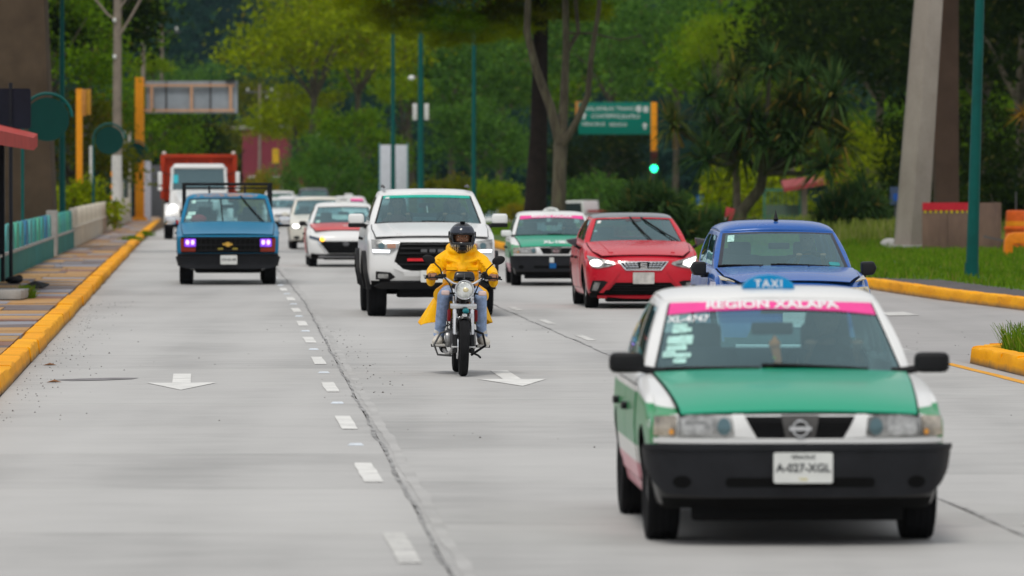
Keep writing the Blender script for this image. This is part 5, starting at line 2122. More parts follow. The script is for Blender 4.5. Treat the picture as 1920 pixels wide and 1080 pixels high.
# ---- dump truck
def dump_truck():
    root = empty('dump_truck', label='white dump truck with red tipper box behind the turquoise pickup', cat='truck')
    M_box = worn('tipper_red', (.42, .045, .018), (.20, .06, .03), .56, .70, 2.2, .5)
    bx = MB()
    for s in (-1, 1):
        bx.box((s * 1.16, 4.2, 2.05), (.08, 4.6, 1.50))
        for y in np.linspace(2.1, 6.3, 6):
            bx.box((s * 1.235, y, 2.05), (.07, .12, 1.46))
    bx.box((0, 4.2, 1.30), (2.3, 4.6, .10))
    bx.box((0, 6.5, 2.05), (2.3, .08, 1.5))
    bx.build('tipper_box', M_box, root, bevel=.012)
    MB().box((0, 1.90, 2.05), (2.40, .08, 1.50)).build('head_board', M_box, root, bevel=.012)
    rim = MB().box((0, 1.82, 2.74), (2.42, .16, .12)).box((-1.19, 1.82, 2.05), (.14, .14, 1.4)).box((1.19, 1.82, 2.05), (.14, .14, 1.4))
    for x in (-.4, .4):
        rim.box((x, 1.83, 2.0), (.1, .1, 1.4))
    rim.build('head_board_frame', M_box, root, bevel=.01)
    for s in (-1, 1):
        MB().ball((s * 1.15, 1.80, 2.83), .075, 10, 6).build('marker_knob', mat('knob_pale', (.6, .5, .45), .5), root)
    # cab
    cab = MB()
    cab.add([(-.98, .55, 1.0), (.98, .55, 1.0), (.95, .75, 1.62), (-.95, .75, 1.62), (-.98, 1.7, 1.0), (.98, 1.7, 1.0), (.95, 1.7, 1.62), (-.95, 1.7, 1.62)],
            [(0, 1, 2, 3), (4, 7, 6, 5), (0, 4, 5, 1), (1, 5, 6, 2), (3, 7, 4, 0)])
    cab.build('cab', M_pw, root, bevel=.05)
    roof = MB().box((0, 1.28, 2.40), (1.80, .92, .16), taper=.9).build('cab_roof', M_pw, root, bevel=.06, seg=3)
    for s in (-1, 1):
        MB().tube([(s * .91, .77, 1.60), (s * .86, .92, 2.36)], .05, 8).build('screen_pillar', M_pw, roof)
        MB().box((s * .90, 1.55, 1.98), (.06, .30, .76)).build('rear_pillar', M_pw, roof, bevel=.02)
    MB().box((0, 1.69, 1.98), (1.78, .05, .76)).build('cab_back', M_trimgrey, root)
    sc = MB().add([(-.86, .80, 1.64), (.86, .80, 1.64), (.81, .93, 2.32), (-.81, .93, 2.32)], [(0, 1, 2, 3)]).build('windscreen', M_glass, root, smooth=0)
    for s in (-1, 1):
        MB().add([(s * .92, .85, 1.66), (s * .92, 1.42, 1.66), (s * .88, 1.42, 2.30), (s * .88, 1.0, 2.30)], [(0, 1, 2, 3)]).build('side_window', M_glass_dark, root, smooth=0)
    MB().box((-.76, .80, 1.98), (.16, .01, .28), rot=Matrix.Rotation(R(-10), 3, 'X')).build('permit_sticker', mat('sticker_cyan', (.05, .5, .6), .5), sc)
    # bonnet and wings
    hood = MB().add([(-.62, -1.0, .95), (.62, -1.0, .95), (.66, -.98, 1.28), (-.66, -.98, 1.28), (-.80, .6, 1.0), (.80, .6, 1.0), (.80, .75, 1.60), (-.80, .75, 1.60)],
                    [(0, 1, 2, 3), (4, 7, 6, 5), (3, 2, 6, 7), (0, 3, 7, 4), (1, 5, 6, 2), (0, 4, 5, 1)]).build('bonnet', M_pw, root, bevel=.09, seg=4)
    MB().box((0, -1.0, 1.08), (.9, .06, .36)).build('grille', M_dark, hood, bevel=.02)
    for k in range(6):
        MB().box((0, -1.04, .95 + k * .05), (.84, .02, .015)).build('grille_bar', M_chrome, hood)
    for s in (-1, 1):
        fd = MB()
        pts = []
        for i in range(11):
            a = PI * i / 10
            pts.append((-math.cos(a) * .72, .50 + math.sin(a) * .68))
        fd.prism(pts, s * .60, s * 1.13, 'X')
        f = fd.build('wing', M_pw, root, bevel=.08, seg=3)
        MB().lathe([(-.62, .12), (-.70, .12), (-.72, .10), (-.725, .002)], 20, (s * .84, -.04, 1.03), 'Y').build('headlamp', M_lamp_lit if s < 0 else M_lamp, f)
        MB().box((s * 1.28, .62, 2.0), (.14, .08, .44)).build('door_mirror', M_pw, root, bevel=.03)
        MB().box((s * 1.28, .62, 1.66), (.14, .08, .14)).build('spot_mirror', M_pw, root, bevel=.03)
        MB().tube([(s * 1.26, .64, 2.22), (s * .92, .80, 2.10)], .015, 6).build('mirror_arm', M_black, root)
        MB().tube([(s * 1.26, .64, 1.60), (s * .92, .80, 1.62)], .015, 6).build('mirror_arm', M_black, root)
    MB().box((0, -1.05, .60), (2.2, .14, .26)).build('bumper', M_chrome, root, bevel=.03)
    MB().box((0, 2.6, .85), (.9, 7.0, .25)).build('chassis', M_dark, root)
    for y in (0, 4.3, 5.6):
        for s in (-1, 1):
            wheel(root, s * 1.0, y, .50, .28, .27, 'steel', s)
    place(root, -10.3, 187.7, HEAD, ZR(187.7))


dump_truck()

# ================================================================== MOTORCYCLE, RIDER, PEOPLE IN CARS
M_skin = mat('skin', (0.33, 0.165, 0.10), 0.5, var=.1)
M_coat = NT('raincoat_yellow')
_v = M_coat.coord('Object')
_f = M_coat.noise(7, 4, .6, _v)
_w = M_coat.noise(16, 3, .55, M_coat.coord('Object', (1, 1, .45)))
M_coat.link(M_coat.ramp(_f, [(.3, (1.0, .46, .0)), (.7, (1.0, .56, .0))]), M_coat.b.inputs['Base Color'])
M_coat.b.inputs['Roughness'].default_value = .5
M_coat.b.inputs['Specular IOR Level'].default_value = .2
M_coat.bump(_w, .9, .03)
M_coat = M_coat.m
M_jeans = mat('denim', (0.32, 0.43, 0.66), 0.85, var=.3, scale=14, bump=.3)
M_shoe = mat('shoe_beige', (0.66, 0.62, 0.55), 0.7, var=.2)
M_hair = mat('hair_dark', (0.015, 0.012, 0.010), 0.6)


def motorcycle():
    root = empty('motorcycle', label='small black motorcycle with round headlamp ridden towards the camera', cat='motorcycle')
    gloss = mat('gloss_black', (.012, .012, .013), .25, coat=.6)

    def mwheel(y, r, w):
        t = MB().lathe([(-w * .35, r - .075), (-w * .5, r - .045), (-w * .46, r - .018), (-w * .25, r - .003), (0, r), (w * .25, r - .003), (w * .46, r - .018), (w * .5, r - .045), (w * .35, r - .075)], 40, close=True)
        wh = t.build('wheel', M_rubber, root, (0, y, r), smooth=30)
        rm = MB().lathe([(-w * .33, r - .07), (w * .33, r - .07), (w * .33, r - .095), (0, r - .085), (-w * .33, r - .095)], 36, close=True)
        rm.lathe([(-.05, .04), (.05, .04), (.05, .015), (-.05, .015)], 20, close=True)
        for k in range(6):
            a = 2 * PI * k / 6
            d = Vector((0, math.cos(a), math.sin(a)))
            rm.tube([d * .03, d * (r - .08)], [.018, .012], 6)
        rm.build('rim', gloss, wh, smooth=30)
        MB().lathe([(-.005, .12), (.005, .12), (.005, .06), (-.005, .06)], 28, (-.062, 0, 0), close=True).build('brake_disc', M_chrome, wh)
        return wh
    mwheel(0, .292, .092)
    mwheel(1.27, .29, .105)
    # forks
    for s in (-1, 1):
        f = MB().tube([(s * .084, .05, .41), (s * .084, .14, .62)], [.024, .024], 12).build('fork_leg', mat('fork_silver', (.62, .62, .63), .25, metal=.9), root)
        MB().tube([(s * .088, .13, .60), (s * .088, .24, .90)], .019, 10).build('fork_tube', M_chrome, f)
        MB().tube([(s * .084, .0, .24), (s * .084, .06, .42)], .029, 10).build('fork_boot', M_black, f)
    MB().tube([(-.12, 0, .29), (.12, 0, .29)], .014, 8).build('front_axle', M_steel, root)
    MB().box((0, .165, .70), (.27, .07, .055)).build('fork_yoke', mat('fork_silver', (.62, .62, .63), .25, metal=.9), root, bevel=.015)
    MB().box((0, .235, .895), (.24, .07, .035)).build('fork_yoke', M_black, root, bevel=.012)
    # front mudguard
    g = MB()
    n = 14
    vs, fs = [], []
    for i in range(n + 1):
        a = R(66 + 92 * i / n)
        for k in range(7):
            u = -1 + 2 * k / 6
            rr = .325 - .022 * abs(u) ** 2.2
            vs.append((u * .066, -math.cos(a) * rr + .02, .29 + math.sin(a) * rr))
    for i in range(n):
        for k in range(6):
            q = i * 7 + k
            fs.append((q, q + 1, q + 8, q + 7))
    o = g.add(vs, fs).build('front_mudguard', gloss, root, smooth=60)
    o.modifiers.new('s', 'SOLIDIFY').thickness = .006
    MB().prism(rrect(-.025, .60, .025, .63, .01), -.105, -.085, 'Y').build('mudguard_badge', M_chrome, o)
    # headlamp
    h = MB().lathe([(.13, .02), (.12, .06), (.07, .092), (.0, .10), (-.012, .10)], 28, axis='Y').build('headlamp', gloss, root, (0, .02, .868))
    MB().lathe([(-.012, .101), (-.028, .099), (-.028, .086), (-.012, .086)], 28, axis='Y', close=True).build('headlamp_ring', M_chrome, h)
    ml = lampmat('moto_lens', (.80, .82, .80))
    lens = MB().lathe([(-.014, .088), (-.026, .075), (-.034, .045), (-.036, .002)], 28, axis='Y').build('headlamp_lens', ml, h)
    MB().ball((.012, -.036, .0), (.03, .008, .024), 10, 6).build('bulb_cap', mat('bulb_warm', (.75, .66, .42), .2, metal=.5), h)
    # gauges
    MB().box((0, .13, 1.0), (.225, .12, .085), rot=Matrix.Rotation(R(-20), 3, 'X'), taper=.82).build('gauge_pod', gloss, root, bevel=.03, seg=3)
    MB().box((0, .075, 1.005), (.012, .02, .06)).build('gauge_divider', M_trimgrey, root)
    # handlebar
    bar = [(-.375, .36, .985), (-.235, .30, .99), (-.17, .24, .97), (-.10, .23, .925), (0, .235, .915), (.10, .23, .925), (.17, .24, .97), (.235, .30, .99), (.375, .36, .985)]
    MB().tube(bar, .0125, 10).build('handlebar', M_chrome, root)
    for s in (-1, 1):
        gq = MB().tube([(s * .245, .306, .989), (s * .375, .358, .985)], .019, 10).build('hand_grip', M_rubber, root)
        MB().box((s * .213, .285, .995), (.075, .05, .05), rz=s * .3).build('switch_box', M_black, gq, bevel=.01)
        MB().tube([(s * .23, .25, .99), (s * .29, .255, .985), (s * .365, .29, .975), (s * .39, .30, .972)], [.009, .008, .007, .009], 6).build('brake_lever' if s > 0 else 'clutch_lever', M_black, gq)
        MB().tube([(s * .20, .26, .99), (s * .15, .10, .93), (s * .10, .13, .80)], .007, 6).build('control_cable', M_black, root)
        # mirrors
        m = MB().tube([(s * .215, .28, 1.0), (s * .235, .27, 1.07), (s * .29, .28, 1.125), (s * .33, .29, 1.145)], .007, 6).build('rear_view_mirror', M_black, root)
        me_ = MB().ball((0, 0, 0), (.068, .018, .044), 18, 10).build('mirror_shell', M_black, m, (s * .352, .295, 1.165), (0, -s * R(18), 0))
        MB().ball((0, .012, 0), (.060, .009, .038), 16, 8).build('mirror_glass', M_mirrorglass, m, (s * .352, .295, 1.165), (0, -s * R(18), 0))
        # indicators with pale lens
        ind = MB().tube([(s * .09, .16, .83), (s * .15, .15, .825)], .010, 6).build('indicator', M_black, root)
        MB().box((s * .185, .145, .832), (.085, .05, .050)).build('indicator_lens', mat('lens_pinkish', (.72, .55, .52), .2), ind, bevel=.02, seg=3)
    MB().tube([(.22, .28, 1.01), (.205, .27, 1.04)], .028, 8).build('brake_reservoir', M_black, root)
    # frame, tank, engine
    tank = MB().capsule((0, .38, .80), (0, .72, .80), .105, .09).ball((0, .5, .80), (.135, .22, .11), 16, 10)
    blob('fuel_tank', tank, mat('tank_black', (.02, .018, .018), .25, coat=.7), root, .014, 4)
    MB().box((0, 1.0, .775), (.25, .62, .08), taper=.85).build('seat', mat('seat_vinyl', (.02, .02, .02), .6), root, bevel=.03, seg=3)
    MB().tube([(0, .26, .86), (0, .34, .62), (0, .40, .30)], .03, 8).build('down_tube', M_black, root)
    MB().tube([(0, .30, .80), (0, 1.45, .72)], .03, 8).build('frame_rail', M_black, root)
    eng = MB().box((0, .58, .36), (.24, .30, .20)).build('engine', mat('engine_metal', (.10, .10, .105), .4, metal=.6), root, bevel=.04, seg=3)
    cyl = MB()
    for k in range(7):
        cyl.box((0, .46 - k * .004, .475 + k * .026), (.19, .17, .012))
    cyl.box((0, .45, .56), (.13, .12, .22))
    cyl.build('cylinder_fins', mat('engine_metal', (.10, .10, .105), .4, metal=.6), eng)
    MB().lathe([(-.02, .085), (.0, .09), (.03, .085), (.04, .05)], 20, (-.135, .60, .36)).build('clutch_cover', M_steel, eng)
    MB().lathe([(-.04, .05), (-.03, .085), (.0, .09), (.02, .085)], 20, (.13, .60, .36)).build('generator_cover', M_steel, eng)
    for s in (-1, 1):
        MB().box((s * .135, .40, .60), (.035, .16, .12)).build('side_shroud', mat('shroud_red', (.22, .012, .016), .3), root, bevel=.012)
        MB().tube([(s * .10, 1.27, .29), (s * .10, .75, .36)], .018, 8).build('swing_arm', M_black, root)
        sh = MB().tube([(s * .12, 1.22, .32), (s * .12, 1.10, .70)], .013, 8).build('rear_shock', M_chrome, root)
        cp = [(s * .12 + .026 * math.cos(a), 1.20 - .11 * a / 30 + .026 * math.sin(a), .38 + .26 * a / 30) for a in np.linspace(0, 30, 90)]
        MB().tube(cp, .006, 5).build('spring', M_black, sh)
        MB().tube([(s * .10, .66, .285), (s * .30, .66, .285)], .014, 8).build('foot_peg', M_rubber, root)
    MB().ball((.02, .05, .655), (.035, .03, .03), 12, 8).build('horn', mat('horn_teal', (.02, .22, .25), .3), root)
    # crash bar and exhaust on the photo's left
    MB().tube([(-.10, .40, .46), (-.22, .36, .42), (-.28, .38, .30), (-.24, .42, .20), (-.10, .46, .19)], .011, 8).build('crash_bar', mat('bar_grey', (.14, .14, .14), .4, metal=.6), root)
    MB().tube([(.10, .40, .46), (.21, .37, .42), (.24, .40, .30), (.10, .46, .20)], .013, 8).build('crash_bar', M_black, root)
    ex = MB().tube([(-.03, .36, .50), (-.06, .28, .40), (-.10, .33, .24), (-.13, .60, .20), (-.16, .85, .24)], .022, 8).build('exhaust_pipe', M_steel, root)
    MB().tube([(-.165, .85, .24), (-.19, 1.40, .36)], [.035, .05], 14).build('silencer', M_black, ex)
    MB().tube([(.02, 1.2, .25), (.20, 1.1, .18), (.22, 1.0, .16)], .011, 6).build('side_stand', M_black, root)
    tail = MB().box((0, 1.48, .74), (.16, .14, .08)).build('tail_lamp', mat('tail_red', (.4, .01, .01), .3), root, bevel=.02)
    gd = MB()
    vs, fs = [], []
    for i in range(13):
        a = R(10 + 150 * i / 12)
        for k in range(5):
            u = -1 + 2 * k / 4
            rr = .335 - .02 * u * u
            vs.append((u * .075, 1.27 - math.cos(a) * rr, .29 + math.sin(a) * rr))
    fs = [(i * 5 + k, i * 5 + k + 1, i * 5 + k + 6, i * 5 + k + 5) for i in range(12) for k in range(4)]
    o = gd.add(vs, fs).build('rear_mudguard', gloss, root, smooth=60)
    o.modifiers.new('s', 'SOLIDIFY').thickness = .006
    return root


MOTO = motorcycle()
place(MOTO, -.492, 57.3, HEAD)
MOTO.rotation_euler.y = .018


def hand(mb, base, direction, s, grip_r=.021):
    """palm and five separate fingers closed round a bar that runs along x"""
    b = Vector(base)
    # knuckle line runs along the bar; fingers wrap over the front of it
    for k, (off, L, r) in enumerate(((-.036, .036, .0088), (-.012, .040, .0092), (.012, .038, .0090), (.034, .031, .0080))):
        x = b.x + s * off
        c = Vector((x, b.y, b.z))
        pts = []
        for a, rr in ((100, 1.0), (165, 1.0), (225, 1.0), (285, .95)):
            t = R(a)
            pts.append(c + Vector((0, math.cos(t) * (grip_r + r * .9) * rr, math.sin(t) * (grip_r + r * .9) * rr)))
        for p0, p1 in zip(pts[:-1], pts[1:]):
            mb.capsule(p0, p1, r, r * .95, 8)
    # palm behind the bar
    mb.capsule(b + Vector((-s * .03, .040, .022)), b + Vector((s * .034, .040, .018)), .021, .019, 10)
    mb.capsule(b + Vector((-s * .02, .050, .016)), b + Vector((s * .02, .075, .014)), .024, .022, 10)
    # thumb leaves the inner side of the palm and closes under the bar
    th = [b + Vector((-s * .040, .045, .005)), b + Vector((-s * .052, .020, -.018)), b + Vector((-s * .046, -.012, -.026))]
    for p0, p1 in zip(th[:-1], th[1:]):
        mb.capsule(p0, p1, .0115, .0095, 8)


def rider():
    root = empty('person', label='motorcyclist in yellow raincoat, jeans and dark full-face helmet', cat='person')
    # body: one continuous mesh (most of it under the clothes)
    b = MB()
    b.capsule((0, .93, .86), (0, .86, 1.02), .13, .13).capsule((0, .86, 1.02), (0, .80, 1.20), .13, .14)
    b.capsule((0, .80, 1.20), (0, .765, 1.31), .065, .058)
    b.ball((0, .735, 1.385), (.078, .098, .115), 16, 12)
    # face: nose, brow, cheeks, chin, lips
    b.capsule((0, .638, 1.395), (0, .622, 1.372), .010, .014, 8)
    for s in (-1, 1):
        b.ball((s * .036, .658, 1.362), (.026, .022, .024), 10, 8)
        b.ball((s * .034, .648, 1.412), (.024, .012, .009), 10, 6)
        b.ball((s * .076, .735, 1.385), (.012, .024, .032), 8, 6)
        b.capsule((s * .16, .80, 1.18), (s * .290, .62, 1.03), .050, .042)
        b.capsule((s * .290, .62, 1.03), (s * .313, .43, .995), .040, .030)
        b.capsule((s * .313, .43, .995), (s * .313, .395, .995), .028, .026)
        b.capsule((s * .10, .93, .85), (s * .185, .53, .785), .080, .052)
        b.capsule((s * .185, .53, .785), (s * .216, .71, .40), .045, .034)
        b.capsule((s * .215, .72, .36), (s * .225, .58, .33), .04, .034)
        hand(b, (s * .312, .336, .9865), None, s)
    b.ball((0, .650, 1.345), (.026, .014, .012), 10, 6)
    b.ball((0, .655, 1.312), (.03, .022, .02), 10, 6)
    blob('body', b, M_skin, root, .0055, 3)
    eye = mat('eye_dark', (.02, .015, .012), .2)
    for s in (-1, 1):
        MB().ball((s * .032, .651, 1.397), (.013, .008, .007), 10, 6).build('eye', mat('eye_white', (.7, .68, .65), .3), root)
        MB().ball((s * .032, .645, 1.397), (.006, .005, .006), 8, 6).build('iris', eye, root)
        MB().tube([(s * .014, .643, 1.416), (s * .034, .640, 1.421), (s * .052, .648, 1.415)], .004, 5).build('eyebrow', M_hair, root)
    MB().tube([(-.02, .640, 1.343), (0, .635, 1.346), (.02, .640, 1.343)], .004, 5).build('lips', mat('lips', (.25, .09, .07), .5), root)
    # raincoat: torso, sleeves, collar, skirt
    c = MB()
    c.capsule((0, .95, .86), (0, .86, 1.04), .185, .185).capsule((0, .86, 1.04), (0, .82, 1.17), .185, .165)
    c.capsule((-.11, .81, 1.175), (.11, .81, 1.175), .095, .095)
    c.ball((0, .74, 1.02), (.17, .14, .17), 14, 10)
    for s in (-1, 1):
        c.capsule((s * .12, .81, 1.185), (s * .205, .76, 1.135), .088, .082)
        c.capsule((s * .205, .76, 1.135), (s * .295, .615, 1.03), .078, .070)
        c.capsule((s * .295, .615, 1.03), (s * .315, .455, .995), .068, .050)
        c.ball((s * .318, .55, .95), (.05, .08, .065), 10, 8)      # slack under the forearm
        c.ball((s * .27, .66, 1.05), (.07, .06, .07), 10, 8)
        c.capsule((s * .10, .84, .83), (s * .20, .74, .80), .12, .085)
        c.capsule((s * .06, .80, 1.265), (s * .10, .81, 1.235), .05, .05)
        # wrinkles down the sleeves and the chest
        for k in range(4):
            t = k / 4
            p0 = Vector((s * (.205 + .09 * t), .69 - .14 * t, 1.13 - .11 * t))
            c.capsule(p0 + Vector((-.04, -.04, .035)), p0 + Vector((.05, .0, -.03)), .015, .012, 8)
        for k in range(3):
            c.capsule((s * .05, .655, 1.13 - k * .07), (s * .15, .70, 1.16 - k * .075), .018, .022, 8)
    c.capsule((0, .63, .90), (0, .665, 1.20), .030, .026)            # front placket
    for k in range(11):                                              # stand-up collar and folded hood
        a0, a1 = R(-150 + 30 * k), R(-120 + 30 * k)
        f_ = lambda a: Vector((math.sin(a) * .125, .785 + math.cos(a) * .105, 1.262 + .03 * math.cos(a)))
        c.capsule(f_(a0), f_(a1), .034, .034, 8)
    c.capsule((-.10, .90, 1.27), (.10, .90, 1.27), .06, .06)
    co = blob('raincoat', c, M_coat, root, .009, 5)
    # skirt of the coat, open at the front, blown back on both sides
    vs, fs = [], []
    nth, nz = 40, 12
    for j in range(nz + 1):
        t = j / nz
        for i in range(nth + 1):
            a = R(-62 + 304 * i / nth)            # from the front right round the back to the front left
            q = math.cos(a)
            rx = .19 + .085 * t + (.16 * t if q < -.2 else .045 * t) * abs(q)
            ry = .16 + .10 * t
            wob = .022 * t * math.sin(5 * a + 1.2) + .012 * t * math.sin(11 * a)
            low = .31 + .03 * math.sin(2.3 * a)
            vs.append((q * (rx + wob), .93 + math.sin(a) * (ry + wob) + .05 * t, .90 - low * t * 1.22 + .01 * math.sin(7 * a) * t))
    fs = [(j * (nth + 1) + i, j * (nth + 1) + i + 1, (j + 1) * (nth + 1) + i + 1, (j + 1) * (nth + 1) + i) for j in range(nz) for i in range(nth)]
    sk = MB().add(vs, fs).build('coat_skirt', M_coat, root, smooth=80)
    so = sk.modifiers.new('s', 'SOLIDIFY')
    so.thickness = .006
    ss = sk.modifiers.new('ss', 'SUBSURF')
    ss.levels = ss.render_levels = 1
    for s in (-1, 1):
        MB().add([(s * .05, .607, 1.085), (s * .16, .632, 1.085), (s * .16, .630, 1.055), (s * .05, .603, 1.055)], [(0, 1, 2, 3)]).build('pocket_flap', M_coat, co, smooth=0).modifiers.new('s', 'SOLIDIFY').thickness = .012
        MB().tube([(s * .05, .598, 1.052), (s * .105, .608, 1.050), (s * .16, .624, 1.052)], .004, 5).build('pocket_edge', mat('coat_shade_seam', (.16, .08, .004), .7), co)
        # cuffs
        MB().lathe([(-.015, .050), (.015, .052), (.015, .044), (-.015, .043)], 18, (s * .314, .437, .993), 'Y', close=True).build('cuff', M_coat, co)
        # trousers and shoes
        t = MB().capsule((s * .10, .93, .84), (s * .185, .50, .79), .095, .070).capsule((s * .185, .50, .79), (s * .212, .70, .45), .068, .054)
        t.capsule((s * .212, .70, .45), (s * .218, .71, .40), .054, .060)
        for k in range(4):
            z = .50 + k * .07
            t.capsule((s * .165, .51 + (.78 - z) * .4, z), (s * .24, .53 + (.78 - z) * .4, z - .03), .018, .014, 8)
        blob('trouser_leg', t, M_jeans, root, .010, 4)
        sh = MB().capsule((s * .222, .74, .345), (s * .238, .55, .335), .052, .050).capsule((s * .222, .735, .345), (s * .222, .70, .425), .054, .052).ball((s * .242, .53, .332), (.056, .07, .044), 12, 8)
        so_ = blob('shoe', sh, M_shoe, root, .009, 3)
        MB().box((s * .232, .63, .294), (.116, .31, .026), rz=-s * .08).build('shoe_sole', mat('sole_white', (.62, .60, .56), .6), so_, bevel=.008)
        for k in range(4):
            MB().tube([(s * .222 - .025, .615 + k * .022, .372 + k * .006), (s * .222 + .025, .615 + k * .022, .372 + k * .006)], .004, 5).build('lace', M_plate, so_)
    # helmet
    hm = MB()
    n1, n2 = 40, 28
    vs, fs = [], []
    H0 = Vector((0, .745, 1.392))

    def hpt(a, e):
        """azimuth a (0 = front), elevation e"""
        rx, ry, rz = .138, .158, .150
        if e < 0:
            rz = .205
            k = -e / (PI / 2)
            rx *= 1 - .18 * k
            ry_f = 1 + .12 * max(0, math.cos(a)) * math.sin(PI * min(1, k * 1.3))
        else:
            ry_f = 1
        x = math.sin(a) * math.cos(e) * rx
        y = -math.cos(a) * math.cos(e) * ry * ry_f
        return H0 + Vector((x, y, math.sin(e) * rz))
    idx = {}
    for j in range(n2 + 1):
        e = R(-58 + 148 * j / n2)
        for i in range(n1):
            a = 2 * PI * i / n1
            idx[i, j] = len(vs)
            vs.append(hpt(a, e))
    for j in range(n2):
        for i in range(n1):
            a = 2 * PI * (i + .5) / n1
            e = R(-58 + 148 * (j + .5) / n2)
            fa = (a + PI) % (2 * PI) - PI
            if abs(fa) < R(56) and R(-17) < e < R(15):      # face opening
                continue
            fs.append((idx[i, j], idx[(i + 1) % n1, j], idx[(i + 1) % n1, j + 1], idx[i, j + 1]))
    me = MB().add(vs, fs)
    mh = NT('helmet_shell')
    tc = mh.new('ShaderNodeTexCoord')
    sp = mh.new('ShaderNodeSeparateXYZ')
    mh.link(tc.outputs['Object'], sp.inputs[0])
    wv = mh.new('ShaderNodeTexWave')
    wv.inputs['Scale'].default_value = 16
    wv.inputs['Distortion'].default_value = 9
    wv.inputs['Detail'].default_value = 2
    mh.link(tc.outputs['Object'], wv.inputs['Vector'])
    msk = mh.math('MULTIPLY', mh.math('GREATER_THAN', wv.outputs['Fac'], .74), mh.math('LESS_THAN', sp.outputs['Z'], 1.312))
    msk = mh.math('MULTIPLY', msk, mh.math('GREATER_THAN', mh.math('ABSOLUTE', sp.outputs['X']), .035))
    mh.link(mh.mix(msk, (.010, .011, .014), (.52, .47, .36)), mh.b.inputs['Base Color'])
    mh.b.inputs['Roughness'].default_value = .25
    mh.b.inputs['Coat Weight'].default_value = .3
    ho = me.build('helmet', mh.m, root, smooth=60)
    sd = ho.modifiers.new('s', 'SOLIDIFY')
    sd.thickness = .028
    sd.offset = -1
    # visor pushed up, chin bar, vents
    vs, fs = [], []
    for j in range(7):
        e = R(13 + 33 * j / 6)
        for i in range(21):
            a = R(-68 + 136 * i / 20)
            p = hpt(a, e)
            vs.append(H0 + (p - H0) * 1.045 + Vector((0, -.006, 0)))
    fs = [(j * 21 + i, j * 21 + i + 1, (j + 1) * 21 + i + 1, (j + 1) * 21 + i) for j in range(6) for i in range(20)]
    vo = MB().add(vs, fs).build('visor', mat('visor_tint', (.035, .042, .06), .15, coat=.5), ho, smooth=70)
    vo.modifiers.new('s', 'SOLIDIFY').thickness = .004
    vs = []
    for j in range(4):
        e = R(8 + 6 * j / 3)
        for i in range(21):
            p = hpt(R(-60 + 120 * i / 20), e)
            vs.append(H0 + (p - H0) * 1.05 + Vector((0, -.012, 0)))
    fs = [(j * 21 + i, j * 21 + i + 1, (j + 1) * 21 + i + 1, (j + 1) * 21 + i) for j in range(3) for i in range(20)]
    MB().add(vs, fs).build('visor_edge', mat('visor_edge', (.012, .012, .013), .3), ho, smooth=70).modifiers.new('s', 'SOLIDIFY').thickness = .006
    for s in (-1, 1):
        MB().lathe([(0, .034), (.012, .03), (.014, .002)], 16, (0, 0, 0)).build('visor_pivot', M_black, ho, (s * .128, .74, 1.415), (0, 0, 0 if s > 0 else PI))
    MB().box((0, .560, 1.275), (.075, .02, .03)).build('chin_vent', M_black, ho, bevel=.008)
    MB().box((0, .70, 1.532), (.05, .07, .010), rot=Matrix.Rotation(R(-28), 3, 'X')).build('top_vent', M_black, ho, bevel=.006)
    return root


RIDER = rider()
place(RIDER, -.492, 57.3, HEAD)
RIDER.rotation_euler.y = .018


# ---- people behind the windscreens
def seated(label, car, c, side, shirt, hair=M_hair, skin=M_skin, long_hair=False, arms=True):
    root = empty('person', label=label, cat='person')
    d, G = c.d, c.d['gh']
    yc = G['cowl']
    belt = c.top(yc + .5)
    w = c.S(yc + .5, belt)
    fl = c.z0 + .15
    sy = yc + 1.12
    x = side * w * .46
    hz = min(G['z'] - .13, belt + .30)
    sh = hz - .26
    b = MB()
    b.capsule((0, -.02, fl + .34), (0, .02, sh - .08), .12, .13)
    b.capsule((0, .02, sh), (0, .0, sh + .14), .055, .05)
    b.ball((0, -.02, hz), (.076, .095, .115), 14, 10)
    b.capsule((0, -.112, hz + .01), (0, -.125, hz - .015), .010, .014, 8)
    b.ball((0, -.10, hz - .06), (.03, .016, .016), 8, 6)
    for s in (-1, 1):
        b.ball((s * .076, -.01, hz), (.012, .022, .03), 8, 6)
        b.capsule((s * .17, .03, sh - .02), (s * .25, -.16, sh - .24), .05, .042)
        b.capsule((s * .25, -.16, sh - .24), (s * .14, -.38, belt + .10), .040, .030)
        b.capsule((s * .09, 0, fl + .32), (s * .13, -.42, fl + .36), .08, .06)
        h0 = Vector((s * .14, -.42, belt + .115))
        b.capsule(h0, h0 + Vector((0, -.03, .02)), .030, .026, 8)
        for k in range(4):
            b.capsule(h0 + Vector(((k - 1.5) * .018, -.03, .03)), h0 + Vector(((k - 1.5) * .018, -.065, .015)), .009, .008, 6)
        b.capsule(h0 + Vector((-s * .03, -.01, .01)), h0 + Vector((-s * .045, -.04, .03)), .010, .009, 6)
    blob('body', b, skin, root, .011, 3)
    t = MB().capsule((0, -.02, fl + .32), (0, .02, sh - .06), .155, .165).capsule((-.13, .03, sh - .02), (.13, .03, sh - .02), .085, .085)
    for s in (-1, 1):
        t.capsule((s * .16, .03, sh - .02), (s * .25, -.15, sh - .23), .068, .058)
    blob('shirt', t, shirt, root, .015, 4)
    hr = MB().ball((0, .012, hz + .035), (.086, .095, .092), 14, 10).ball((0, -.03, hz + .085), (.07, .07, .045), 12, 8)
    if long_hair:
        for s in (-1, 1):
            hr.capsule((s * .075, .02, hz + .03), (s * .10, .03, hz - .20), .045, .05)
    blob('hair', hr, hair, root, .012, 3)
    for s in (-1, 1):
        MB().ball((s * .032, -.112, hz + .012), (.012, .006, .007), 8, 6).build('eye', mat('eye_dark', (.02, .015, .012), .2), root)
    mw = Matrix.LocRotScale(car.location, car.rotation_euler, None)
    p = mw @ Vector((x, sy, 0))
    root.location = p
    root.rotation_euler = car.rotation_euler
    return root


